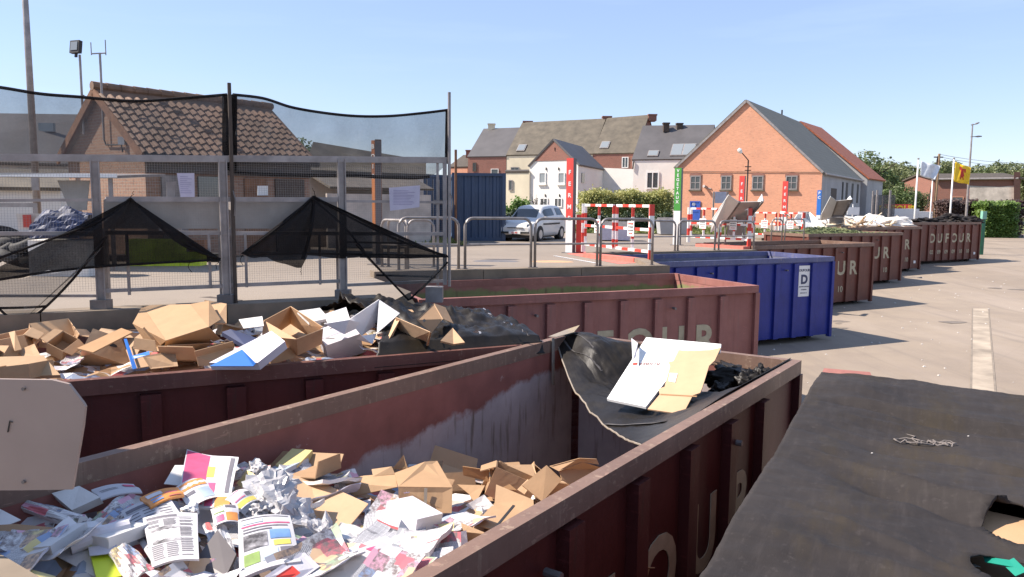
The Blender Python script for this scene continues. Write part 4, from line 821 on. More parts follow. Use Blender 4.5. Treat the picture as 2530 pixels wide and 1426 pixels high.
# ---------------------------------------------------------------- poles, pylons
P = dp(97, 600, 20); m = MB(); lp = empty('light_mast', (P.x, P.y, pz(20)), label='tall grey lamp mast rising out of the picture at the left', cat='mast')
m.tube([(0, 0, 0), (0, 0, 10.5)], [.095, .055], 14); m.build('mast', M['galv'], lp, smooth=True)
m = MB(); m.tube([(0, 0, 10.4), (0, 0, 10.9), (.5, 0, 11.2), (1.2, 0, 11.2)], .05, 8); m.box(1.1, 1.8, -.15, .15, 11.12, 11.26); m.build('lamp_head', M['galv_dark'], lp)
m = MB(); m.box(-.14, .14, -.135, -.10, .2, .5); m.build('service_door', M['galv_dark'], lp)
for (z0, z1, w) in ((1.62, 1.95, .17), (.95, 1.25, .10)): m = MB(); m.box(-.02, w, -.16, -.13, z0, z1); m.build('bracket_box', M['galv'], lp)
def pylon(px, pyt, d, face, txt, lab, wpx, white_from=None, h_letters=.20, lz0=.25, zb=None, lstep=.30, tw=.25):
    p = dp(px, pyt, d); zb = pz(d) if zb is None else zb; H = p.z-zb; w = wpx*d/FPX*.98; t = empty('pylon', (p.x, p.y, zb), R(-30), label=lab, cat='pylon', group='tall waste sorting pylons along the platform')
    m = MB(); m.box(-w/2, w/2, 0, .20, .0, H); m.build('column', M['pylon_side'], t)
    wf = .95 if white_from is None else white_from
    m = MB(); m.box(-w/2, w/2, -.012, -.001, wf, H); f_ = m.build('face_plate', M[face], t)
    m = MB(); m.box(-w/2, w/2, -.012, -.001, .02, wf-.005); m.build('lower_plate', M['white_paint'] if face != 'pylon_brown' else M['galv'], t)
    m = MB(); m.box(-w/2-.08, w/2+.08, -.1, .26, 0, .02); m.build('base_plate', M['galv_dark'], t)
    z = H-lz0
    for ch in txt: text(ch, h_letters, M['white_paint'], f_, upright((0, -.016, z-h_letters*.7), 0), name='letter', bold=.03); z -= lstep
    return t
pylon(1409, 391, 22.8, 'pylon_red', 'FERME', 'nearest red pylon reading FERME beside the parked car', 19, 1.0, .17, .34, lstep=.33)
pylon(1676, 415, 29.5, 'pylon_green', 'VEGETAUX', 'green pylon reading VEGETAUX with white foot', 17, 1.3, .155, .05, lstep=.165)
pylon(1834, 435, 37, 'pylon_red', 'FERME', 'red pylon standing behind the big raised hopper', 13, .9, .19, .3, lstep=.34)
pylon(1941, 448, 45, 'pylon_red', 'FERME', 'red pylon above the tilted white chute', 13, .9, .22, .3, lstep=.36, zb=2.1)
pylon(2025, 470, 54, 'pylon_blue', 'PC', 'blue pylon at the corner of the brick warehouse', 10, .9, .26, .1, zb=2.1)
pylon(922, 347, 16.9, 'pylon_brown', 'BOIS', 'brown pylon seen through the right part of the mesh fence', 10, .75, .13, .08, lstep=.21)
P = dp(934, 345, 17.2); m = MB(); m.box(-.06, .06, -.05, .08, 0, P.z-pz(17)); o = m.build('dark_post', M['brown_rust'], label='dark brown post directly behind the brown pylon', cat='post'); o.location = (P.x, P.y, pz(17)); bevel(o, .01)
P = dp(1126, 370, 29); m = MB(); m.tube([(0, 0, 0), (0, 0, P.z-pz(29))], .05, 8); o = m.build('rusty_post', M['brown_rust'], label='thin rusty post between the two blue containers', cat='post'); o.location = (P.x, P.y, pz(29))

# ---------------------------------------------------------------- tube railings
def loop_rail(a, b, h, lab, r=.028, mid=.48, zf=None, grp='bent tube railings along the platform edge', name='tube_railing', zoff=.11, rad=.16):
    a, b = Vector((a[0], a[1], 0)), Vector((b[0], b[1], 0)); a.z = pz(a.y)+zoff; b.z = pz(b.y)+zoff
    t = empty(name, a, label=lab, cat='railing', group=grp); d = b-a; L = d.length; e = d.normalized(); z = Vector((0, 0, 1)); path = [Vector((0, 0, 0))]
    for k in range(6): an = math.pi/2*k/5; path.append(e*(rad*(1-math.cos(an)))+z*(h-rad+rad*math.sin(an)))
    for k in range(6): an = math.pi/2*k/5; path.append(d-e*(rad*(1-math.sin(an)))+z*(h-rad+rad*math.cos(an)))
    path.append(d); m = MB(); m.tube(path, r, 8); m.build('bent_tube', M['galv'], t, smooth=True)
    m = MB(); m.tube([z*h*mid, d+z*h*mid], r*.7, 6); m.build('cross_tube', M['galv'], t)
    for q in (Vector((0, 0, 0)), d): m = MB(); m.box(q.x-.05, q.x+.05, q.y-.05, q.y+.05, q.z-.02, q.z+.012); m.build('foot_plate', M['galv_dark'], t)
    return t
def on3(c, px, y=2.68):                 # foot point on the kerb line of container c under the picture column px
    A, B = LW(c, -6, y), LW(c, 0, y); p = vp(A, B, px, 600); return p
for (x0, x1, lab) in ((985, 1133, 'bent tube railing partly behind the pale pole'), (1149, 1312, 'bent tube railing in front of the blue container and car front'), (1322, 1476, 'bent tube railing in front of the car and first red pylon'), (1484, 1612, 'bent tube railing overlapping the red and white barrier')):
    loop_rail(on3('c3', x0), on3('c3', x1), .93, lab)
for (x0, x1, lab) in ((1560, 1668, 'bent tube railing behind the red and white barrier'), (1675, 1766, 'bent tube railing at the foot of the green pylon'), (1776, 1862, 'bent tube railing in front of the big raised hopper')):
    loop_rail(on3('c4', x0), on3('c4', x1), .86, lab)
for (x0, x1, lab) in ((1905, 1931, 'narrow bent tube railing left of the tilted white chute'), (1938, 1985, 'bent tube railing under the tilted white chute')):
    loop_rail(on3('c5', x0, 2.9), on3('c5', x1, 2.9), .9, lab)
loop_rail(dp(2020, 500, 38.5), dp(2046, 500, 39), .9, 'bent tube railing left of the rear raised hopper', zoff=0); loop_rail(dp(2088, 500, 40.5), dp(2112, 500, 41), .9, 'bent tube railing right of the rear raised hopper', zoff=0)
# white loops behind the fence
for (x0, y0, x1, y1, lab) in ((944, 660, 1003, 668, 'white tube hoop seen behind the wide notice'), (960, 660, 1008, 672, 'slanting white tube hoop next to the brown pylon foot'), (1008, 660, 1072, 660, 'white tube hoop in front of the blue container door')):
    loop_rail(gp(x0, y0, 2.33), gp(x1, y1, 2.33), .98, lab, zoff=0, grp='white tube hoops behind the fence', name='tube_hoop')
# railing far behind the fence on the left part
# ---------------------------------------------------------------- red and white barriers
m_ = M
def striped(parent, a, b, w, n, name='striped_bar', first=0):
    a, b = Vector(a), Vector(b); r_, w_ = MB(), MB()
    for k in range(n):
        p, q = a.lerp(b, k/n), a.lerp(b, (k+1)/n); mm = MB()
    m = MB()
    for k in range(n): m.bar(a.lerp(b, k/n), a.lerp(b, (k+1)/n), w, None, (k+first) % 2)
    return m.build(name, [M['white_paint'], M['red_gloss']], parent)
def barrier(a, b, zb, h, lab, panels=2, signs=True, postw=.11):
    a, b = Vector((a[0], a[1], zb)), Vector((b[0], b[1], zb)); t = empty('safety_barrier', a, label=lab, cat='barrier', group='red and white safety barriers at the platform edge'); d = b-a; z = Vector((0, 0, 1)); e = d.normalized()
    fr = Vector((e.y, -e.x, 0))
    if fr.y > 0: fr = -fr
    striped(t, Vector((0, 0, 0)), z*(h+.04), postw, 5, 'post'); striped(t, d, d+z*(h+.04), postw, 5, 'post', 1)
    for k in range(panels):
        p0, p1 = d*(k/panels)+e*.12, d*((k+1)/panels)-e*.06
        for (s, f_, n, fi) in ((p0+z*.22, p0+z*h, 5, k), (p1+z*.22, p1+z*h, 5, k+1), (p0+z*h, p1+z*h, 5, 0), (p0+z*.22, p1+z*.22, 5, 0), (p0+z*(.22+(h-.22)*.48), p1+z*(.22+(h-.22)*.48), 4, 1), ((p0+p1)/2+z*.22, (p0+p1)/2+z*h, 4, 0)): striped(t, s, f_, .064, n, 'striped_tube', fi)
        if signs:
            c = (p0+p1)/2+z*(h*.57)+fr*.045; m = MB(); m.hexa([c+e*x+fr*y+z*zz for (x, y, zz) in ((-.16, .012, -.18), (.16, .012, -.18), (.16, 0, -.18), (-.16, 0, -.18), (-.16, .012, .18), (.16, .012, .18), (.16, 0, .18), (-.16, 0, .18))]); s = m.build('warning_sign', M['white_paint'], t); bevel(s, .01)
            ang = math.atan2(e.y, e.x); e_ = e if e.x > 0 else -e; ang = math.atan2(e_.y, e_.x)
            for q, (tx, sz, mt) in enumerate((('DANGER', .062, 'red_gloss'), ('DE CHUTE', .05, 'dark'), ('NE PAS MONTER', .034, 'dark'), ('SUR LE MUR', .036, 'red_gloss'))):
                cc = c+fr*.016+z*(.10-q*.075); text(tx, sz, M[mt], s, upright(cc, ang), bold=.015, name='lettering')
    return t
bp0, bp1 = LW('c4', -6.28, 2.35), LW('c4', -6.28, .05)
pA, pB = gp(1441, 622, 2.36), gp(1607, 646, 2.36)
barrier(pA, pB, 2.36, 1.28, 'nearest red and white barrier with two warning signs')
barrier(dp(1702, 560, 29.0), dp(1852, 560, 26.6), 2.28, 1.25, 'second red and white barrier around the big raised hopper')
barrier(dp(1858, 560, 36.5), dp(1985, 560, 34.6), 2.12, 1.2, 'third red and white barrier behind the tilted white chute')
P = gp(1432, 623, 2.26); m = MB(); m.box(-.11, .11, -.06, .06, 0, 1.12); o = m.build('orange_bollard', M['red_gloss'], label='flat orange red board standing left of the nearest barrier', cat='board'); o.location = (P.x, P.y, pz(P.y)); bevel(o, .01)

# ---------------------------------------------------------------- tipping hoppers
def hopper(pts, d0, lab, legs, zb=None, name='tipping_hopper', matf='steel_sheet', ribs=True):
    """pts: lists of (px, py, distance) for its sheets"""
    o = dp(*pts['floor'][0]); t = empty(name, o, label=lab, cat='hopper')
    for k, (nm, mat) in dict(floor=('floor_sheet', matf), left=('side_sheet', 'steel_sunlit' if matf != 'steel_sunlit' else 'steel_sheet'), right=('side_sheet', 'steel_sunlit'), front=('front_sheet', 'steel_sheet'), back=('end_sheet', 'steel_sunlit')).items():  # paler steel puts the sunlight on these sheets into their colour
        if k in pts: m = MB(); m.slab([dp(*q)-o for q in pts[k]], .03); s = m.build(nm, M[mat], t)
    if ribs:
        F = [dp(*q)-o for q in pts['floor']]; m = MB()
        for u in (.02, .98): m.bar(F[0].lerp(F[1], u)+Vector((0, -.05, 0)), F[3].lerp(F[2], u)+Vector((0, -.05, 0)), .07)
        m.bar(F[0]+Vector((0, -.06, 0)), F[1]+Vector((0, -.06, 0)), .06); m.build('frame', M['galv_dark'], t)
    for (px, py, d, pb) in legs: a, b = dp(px, py, d)-o, dp(px, pb, d)-o; m = MB(); m.tube([a, b], .03, 6); m.build('leg', M['galv'], t)
    return t
hopper(dict(floor=[(1788, 550, 27.6), (1843, 548, 27.2), (1884, 498, 26.2), (1825, 499, 26.6)], left=[(1756, 574, 27.4), (1788, 552, 27.55), (1825, 499, 26.5), (1800, 481, 26.2), (1760, 541, 27.2)], right=[(1884, 498, 26.15), (1887, 497, 26.8), (1882, 480, 26.8), (1871, 498, 26.3)], front=[(1796, 585, 27.7), (1833, 584, 27.4), (1838, 552, 27.3), (1796, 553, 27.6)]), 27,
       'large grey tipping hopper tilted up beside the green pylon', [(1792, 555, 27.6, 600), (1840, 552, 27.2, 598), (1768, 570, 27.5, 600), (1862, 525, 27, 600)])
hopper(dict(floor=[(2053, 535, 38.6), (2083, 535, 38.2), (2104, 493, 37.4), (2067, 496, 37.8)], left=[(2028, 545, 38.6), (2053, 537, 38.55), (2067, 496, 37.7), (2052, 485, 37.4), (2029, 529, 38.2)], right=[(2104, 493, 37.3), (2106, 492, 37.9), (2100, 484, 37.8), (2092, 493, 37.5)], front=[(2050, 560, 38.8), (2082, 560, 38.5), (2084, 537, 38.3), (2052, 537, 38.6)]), 38,
       'rear grey tipping hopper tilted up in front of the rendered warehouse side', [(2050, 540, 38.7, 562), (2085, 540, 38.3, 562)])
hopper(dict(floor=[(1962, 540, 36.6), (2000, 541, 37.6), (2031, 577, 36.2), (1989, 577, 35.0)], left=[(1928, 522, 36.6), (1940, 524, 36.4), (1983, 562, 34.8), (1983, 576, 35.0), (1962, 541, 36.6)], right=[(2001, 524, 37.5), (2043, 563, 36.0), (2028, 578, 36.2), (1992, 541, 37.5)], back=[(1962, 541, 36.7), (1997, 541, 37.6), (2000, 523, 37.7), (1974, 523, 36.9)]), 36,
       'white chute tilted down into the garden waste skip', [(1935, 526, 36.5, 583), (1944, 530, 36.4, 583), (1980, 560, 35.4, 588)], name='tilted_chute', matf='steel_sunlit', ribs=False)
P = dp(1982, 590, 34.6); m = MB(); m.tube([(0, 0, 0), (0, 0, .25)], .06, 8); o = m.build('striped_stub', M['white_paint'], label='short white post stub below the tilted white chute', cat='post'); o.location = (P.x, P.y, pz(34)-.05)

# sign plate seen from behind, close at the left
A = gp(60, 1000, 2.9)
A2, B2_ = LW('c1', -6.05, .8), LW('c1', -6.05, 3.2)
A2, B2_ = Vector((-3.2, 2.55)), Vector((-.4, 2.45))
pts = [vp(A2, B2_, x, y) for x, y in ((-330, 936), (0, 936), (130, 938), (172, 948), (208, 995), (213, 1004), (208, 1050), (181, 1208), (60, 1210), (-330, 1212))]; c = pts[0]
bs = empty('sign_board', (c.x, c.y, 2.4), label='grey board with cut corners seen from behind at the left edge', cat='sign'); oo = Vector((c.x, c.y, 2.4)); m = MB(); m.slab([p-oo for p in pts], .012); o = m.build('board', M['sign_back'], bs); bevel(o, .004)
m = MB(); p = vp(A2, B2_, -180, 1200)-oo; m.tube([(p.x, p.y+.04, 0), (p.x, p.y+.04, .9)], .03, 8); m.build('post', M['galv'], bs)
for (bx, by) in ((60, 960), (60, 1190)):
    m = MB(); p = vp(A2, B2_, bx, by, .006)-oo; nb = Vector((A2[1]-B2_[1], B2_[0]-A2[0], 0)).normalized()*-.008; m.tube([p, p+nb], .006, 6); m.build('bolt', M['galv_dark'], o)
m = MB(); p = vp(A2, B2_, 24, 1040, .009)-oo; q = vp(A2, B2_, 19, 1068, .009)-oo; m.tube([p+Vector((.008, 0, -.005)), p, q], .0022, 5); m.build('scratch', M['dark'], o)

# ---------------------------------------------------------------- blue cargo containers
def cargo(px0, px1, d0, d1, zt, zb, lab, depth=5.8, doors=False):
    A, B = dp(px0, 500, d0), dp(px1, 500, d1); f = (V2(B)-V2(A)); L = f.length; f.normalize(); n = Vector((-f.y, f.x, 0)); H = zt-zb
    t = empty('cargo_container', (A.x, A.y, zb), math.atan2(f.y, f.x), label=lab, cat='shipping container'); 
    m = MB()
    def corr(x0, x1, y, s, ax):
        k = int((x1-x0)/.28); pts = []
        for i in range(k):
            x = x0+(x1-x0)*i/k; w = (x1-x0)/k; pts += [(x, 0), (x+w*.36, 0), (x+w*.5, .036), (x+w*.86, .036)]
        pts.append((x1, 0)); G = [[((p, y+s*(.04-q), z) if ax == 'x' else (y+s*(.04-q), p, z)) for p, q in pts] for z in (.12, H-.1)]; m.grid(G, 0, False)
    corr(0, L, 0, 1, 'x'); corr(0, L, depth, -1, 'x'); corr(0, depth, L, -1, 'y'); corr(0, depth, 0, 1, 'y'); m.build('corrugated_wall', M['box_blue'], t)
    m = MB(); m.box(.02, L-.02, .02, depth-.02, H-.08, H-.03); m.build('roof', M['box_blue'], t); m = MB(); m.box(.02, L-.02, .02, depth-.02, .1, .16); m.build('floor', M['box_blue'], t)
    m = MB()
    for (a, b) in (((0, 0), (L, 0)), ((0, depth), (L, depth)), ((0, 0), (0, depth)), ((L, 0), (L, depth))):
        for z in (.06, H-.06): m.bar((a[0], a[1], z), (b[0], b[1], z), .12)
    m.build('frame', M['box_blue'], t)
    for (x, y) in ((0, 0), (L, 0), (0, depth), (L, depth)): m = MB(); m.box(x-.075, x+.075, y-.075, y+.075, 0, H+.005); m.build('corner_post', M['box_blue'], t)
    if doors:
        for k in range(2):
            m = MB(); w = (L-.2)/2; x0 = .1+k*w; m.box(x0+.01, x0+w-.01, -.03, .03, .15, H-.15); d = m.build('door', M['box_blue'], t)
            for xx in (x0+w*.25, x0+w*.75): m = MB(); m.tube([(xx, -.05, .2), (xx, -.05, H-.2)], .02, 6); m.build('lock_rod', M['galv'], d)
        d = t; m = MB(); m.box(.42*L, .93*L, -.055, -.04, H*.55, H*.62); m.build('marking', M['galv'], t)
    return t
cargo(1121, 1245, 32.3, 32.5, dp(1180, 428, 32.5).z, pz(33), 'dark blue shipping container with corrugated side left of the silver car')
cargo(1041, 1108, 31.5, 33.0, dp(1075, 431, 32).z, pz(33), 'dark blue shipping container showing its doors behind the fence', 5.0, True)
P = dp(1011, 437, 31); q = dp(1043, 460, 31); m = MB(); m.box(P.x, q.x, 30.97, 31.0, q.z, P.z); o = m.build('yellow_sign', m_plain('sign_yellow', (.85, .68, .02), .5), label='yellow sign plate high on the pale blue door panel', cat='sign')
text('OUVERT', .2, M['dark'], o, upright(((P.x+q.x)/2, 30.96, q.z+.12), 0), bold=.02)
m = MB(); z0 = pz(31); m.box(P.x+.02, q.x-.02, 31.02, 31.1, z0, q.z); o = m.build('door_panel', m_plain('pale_blue', (.30, .38, .50), .6), label='pale blue door panel below the yellow sign', cat='panel')
for zz in (z0+.6, z0+1.0): m = MB(); m.slab([(P.x+.2, 31.0, zz+.14), (P.x+.4, 31.0, zz+.14), (P.x+.3, 31.0, zz)], .01); m.build('white_marker', M['white_paint'], o)
# traffic cone
P = gp(1066, 592, pz(31)); t = empty('traffic_cone', P, label='small orange traffic cone in front of the container doors', cat='cone'); m = MB(); m.box(-.17, .17, -.17, .17, 0, .03); m.build('base', M['orange'], t); m = MB(); m.tube([(0, 0, .03), (0, 0, .22)], [.13, .09], 12); m.tube([(0, 0, .36), (0, 0, .5)], [.055, .025], 12); m.build('cone', M['orange'], t); m = MB(); m.tube([(0, 0, .22), (0, 0, .36)], [.091, .056], 12); m.build('band', M['white_paint'], t)

# unseen hopper shape added on the platform corner to shade the paper heap
t = empty('tipping_hopper', (-3.75, 3.95, pz(4)), label='unseen hopper shape added for its shade on the platform corner beyond the left picture edge', cat='hopper')
m = MB(); m.slab([(0, -.75, .55), (0, .42, .55), (-.3, .42, 2.2), (-.3, -.75, 2.2)], .03); m.build('floor_sheet', M['steel_sheet'], t)
for y in (-.75, .42): m = MB(); m.slab([(0, y, .55), (-.3, y, 2.2), (-.6, y, 2.05), (-.45, y, .6)], .03); m.build('side_sheet', M['steel_sunlit'], t)
for y in (-.7, .45): m = MB(); m.bar((-.05, y, 0), (-.05, y, .8), .06); m.build('leg', M['galv'], t)
# ---------------------------------------------------------------- plants
def leaves(m, c, rad, n, s, rnd, mat=0, clumps=9, flat=.0, shell=.55):
    cl = []
    for k in range(clumps):
        while True:
            p = Vector((rnd.uniform(-1, 1), rnd.uniform(-1, 1), rnd.uniform(-1, 1)))
            if p.length < 1: break
        r = rnd.uniform(.26, .46); p *= (1-r*.7); cl.append((p, r*rnd.uniform(.8, 1.15)))
    for k in range(n):
        p, r = rnd.choice(cl); d = Vector((rnd.gauss(0, 1), rnd.gauss(0, 1), rnd.gauss(0, 1))).normalized(); q = p+d*r*(shell+(1-shell)*rnd.random()**.5)
        q = Vector((q.x*rad[0], q.y*rad[1], q.z*rad[2]))+c; a = Vector((rnd.gauss(0, 1), rnd.gauss(0, 1), rnd.gauss(0, .7))).normalized(); b = a.cross(d).normalized() if abs(a.dot(d)) < .95 else a.orthogonal().normalized()
        a = a*s*rnd.uniform(.6, 1.3); b = b*s*rnd.uniform(.4, .9); m.poly([q-a, q+b*.8, q+a, q-b])
def tree_tpl(seed, h, w, mat, n=4200, s=.2, trunk=.28, label='', group='trees beyond the yard'):
    rnd = random.Random(seed); t = empty('tree', (0, 0, 0), label=label, cat='tree', group=group)
    m = MB(); pts = [(0, 0, -.3), (.1, 0, h*.25), (-.1, .1, h*.5), (.05, 0, h*.8)]; m.tube(pts, [trunk*.9, trunk*.7, trunk*.45, .05], 7)
    for k in range(7):
        a = rnd.uniform(0, 6.28); z = h*rnd.uniform(.25, .6); m.tube([(0, 0, z), (math.cos(a)*w*.25, math.sin(a)*w*.25, z+h*.12), (math.cos(a)*w*.42, math.sin(a)*w*.42, z+h*.24)], [trunk*.4, trunk*.25, .03], 5)
    m.build('trunk', M['bark'], t); m = MB(); leaves(m, Vector((0, 0, h*.60)), (w/2, w/2, h*.42), n, s, rnd, clumps=22); m.build('crown', M[mat], t); return t
T1 = tree_tpl(1, 10, 7.5, 'leaf_olive', label='x'); T2 = tree_tpl(2, 9, 7, 'leaf_mid', label='x'); T3 = tree_tpl(3, 8, 8.5, 'leaf_olive', label='x'); used_t = {}
tl = [(2098, 362, 104, T1, 'tall olive green tree directly right of the orange tiled roof'), (2152, 372, 108, T2, 'round green tree second from the tiled warehouse'), (2195, 402, 112, T3, 'lower green tree left of the first flagpole'), (2236, 396, 118, T1, 'tree rising behind the white flag pole'), (2292, 404, 120, T2, 'green tree behind the white flag'),
      (2348, 398, 124, T3, 'green tree behind the yellow flag'), (2402, 404, 128, T1, 'tree behind the street lamp pole'), (2450, 408, 130, T2, 'green tree above the left half of the brick shed roof'), (2500, 402, 126, T3, 'tree above the right end of the brick shed'), (2548, 392, 120, T1, 'tree cut by the right picture edge'),
      (2075, 405, 100, T2, 'small green tree tucked behind the tiled warehouse corner'), (2125, 430, 90, T3, 'low bushy tree beside the grey warehouse end'), (2225, 450, 84, T2, 'dense low tree behind the tall mesh panels'), (2180, 440, 88, T3, 'bushy tree behind the left mesh panels'), (2270, 455, 88, T1, 'dense tree between the two white flagpoles'),
      (735, 340, 47, T2, 'tree top showing over the long shed roof next to the tiled shed'), (792, 366, 50, T3, 'small tree top over the middle of the long shed roof')]
rnd = random.Random(5)
for (px, py, d, T, lab) in tl:
    if T.name not in used_t: used_t[T.name] = 1; o = T
    else: o = copy_tree(T)
    p = dp(px, py, d); zb = zl(d) if px > 2000 else pz(d)-.4; hgt = {T1: 10, T2: 9, T3: 8}[T]*1.0; s = (p.z-zb)/hgt
    o.location = (p.x, p.y, zb); o.scale = (s*rnd.uniform(.95, 1.2), s*rnd.uniform(.95, 1.2), s); o.rotation_euler = (0, 0, rnd.uniform(0, 6.28)); o['label'] = lab
rnd = random.Random(9); m = MB()
for k in range(30): x = dp(2080+k*17, 500, 140).x; leaves(m, Vector((x, 140+rnd.uniform(-4, 4), 6.3)), (5.5, 3, 5.6+rnd.uniform(-1.2, .6)), 1500, .36, rnd)
m.build('far_wood', M['leaf_olive'], kind='stuff')
def hedge(name, lab, cat, x0, x1, y0, y1, z0, z1, mat, n, s, seed, jag=.12, world=None, noisy=.5):
    rnd = random.Random(seed); m = MB()
    core = .22
    m.box(x0+core, x1-core, y0+core, y1-core, z0, z1-core*1.2)
    for k in range(n):
        f = rnd.random(); x = rnd.uniform(x0, x1); bump_ = jag*math.sin(x*3.1+seed)+jag*.7*math.sin(x*7.7); 
        if f < .45: q = Vector((x, y0+rnd.random()**2*.35, rnd.uniform(z0, z1+bump_)))
        elif f < .8: q = Vector((x, rnd.uniform(y0, y1), z1+bump_-rnd.random()**2*.35))
        else: q = Vector((rnd.choice((x0, x1))+rnd.uniform(-.15, .15), rnd.uniform(y0, y1), rnd.uniform(z0, z1)))
        q += Vector((rnd.gauss(0, 1), rnd.gauss(0, 1), rnd.gauss(0, 1)))*s*noisy; a = Vector((rnd.gauss(0, 1), rnd.gauss(0, 1), rnd.gauss(0, 1))).normalized(); b = a.orthogonal().normalized()*s*rnd.uniform(.4, .9); a *= s*rnd.uniform(.6, 1.3); m.poly([q-a, q+b, q+a, q-b])
    c = Vector(((x0+x1)/2, (y0+y1)/2, z0))
    m.v = [v-c for v in m.v]
    o = m.build(name, M[mat], label=lab, cat=cat); o.location = c; return o
X = lambda px, d: dp(px, 500, d).x
hedge('willow_hedge', 'loose golden green bush row in front of the white garden wall', 'bush', X(1445, 48), X(1660, 48), 48, 50.5, 1.9, dp(1550, 478, 48).z, 'leaf_gold', 15000, .075, 4, .10, noisy=1.5)
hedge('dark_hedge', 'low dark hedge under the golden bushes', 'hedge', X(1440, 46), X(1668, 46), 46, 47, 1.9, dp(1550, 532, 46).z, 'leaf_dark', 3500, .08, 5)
hedge('bush', 'leafy green bush between the blue container and the cream outbuilding', 'bush', X(1246, 46), X(1304, 46), 46, 48, 1.9, dp(1270, 507, 46).z, 'leaf_bright', 2500, .09, 6, .3, noisy=1.2)
hedge('bush', 'dark leaved bush under the cream outbuilding behind the car', 'bush', X(1242, 44), X(1300, 44), 44, 45, 1.9, dp(1270, 527, 44).z, 'leaf_dark', 1500, .08, 7)  # drawn in the darkest leaf greens
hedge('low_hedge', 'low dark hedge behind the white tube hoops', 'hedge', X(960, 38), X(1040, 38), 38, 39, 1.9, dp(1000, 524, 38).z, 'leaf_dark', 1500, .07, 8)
hedge('purple_hedge', 'dark purple clipped hedge behind the last skip', 'hedge', X(2338, 68), X(2440, 68), 68, 70, 1.0, dp(2400, 498, 68).z, 'leaf_purple', 4500, .11, 9, .1)
hedge('green_hedge', 'bright green hedge at the right behind the gate post', 'hedge', X(2436, 66), X(2521, 66), 66, 69, .9, dp(2480, 503, 66).z, 'leaf_bright', 5000, .12, 10, .12)
hedge('purple_hedge', 'dark purple hedge at the far right edge', 'hedge', X(2505, 67), X(2534, 67), 67, 70, .9, dp(2515, 500, 67).z, 'leaf_purple', 1500, .12, 11, .1)
# bare shrub by the white house
rnd = random.Random(3); P = dp(1328, 530, 52); m = MB()
for k in range(22): a, b = rnd.uniform(0, 6.28), rnd.uniform(.2, .6); m.tube([(0, 0, 0), (math.cos(a)*b*.4, math.sin(a)*b*.4, rnd.uniform(.7, 1.1)), (math.cos(a)*b, math.sin(a)*b, rnd.uniform(1.5, 2.2))], [.025, .015, .006], 4)
leaves(m, Vector((0, 0, 1.5)), (.5, .5, .8), 160, .05, rnd)
o = m.build('bare_shrub', M['wood_dark'], label='thin half bare shrub in front of the white gable house', cat='shrub'); o.location = (P.x, P.y, pz(52))
# garden waste in its skip
def wl(c, x, y, z): return LW(c, x, y, z)
m = MB(); rnd = random.Random(12); P = []
for i in range(25):
    row = []
    for j in range(11): x = -5.9+5.8*i/24; y = .08+2.24*j/10; row.append((x, y, 2.1+.26*math.sin(math.pi*j/10)*math.sin(math.pi*min(1, (i+2)/20))+.1*math.sin(x*5+y*3)-.25*(x > -.8)))
    P.append(row)
m.grid(P, 0, False)
for k in range(5200):
    i, j = rnd.randrange(24), rnd.randrange(10); q = Vector(P[i][j])+Vector((rnd.uniform(0, .25), rnd.uniform(0, .22), rnd.uniform(0, .1))); a = Vector((rnd.gauss(0, 1), rnd.gauss(0, 1), rnd.gauss(0, .6))).normalized(); b = a.orthogonal().normalized()*rnd.uniform(.02, .05); a *= rnd.uniform(.05, .14); m.poly([q-a, q+b, q+a, q-b])
o = m.build('garden_waste', M['leaf_olive'], kind='stuff'); o.location = LW('c6', 0, 0, 0); o.rotation_euler = (0, 0, R(28))

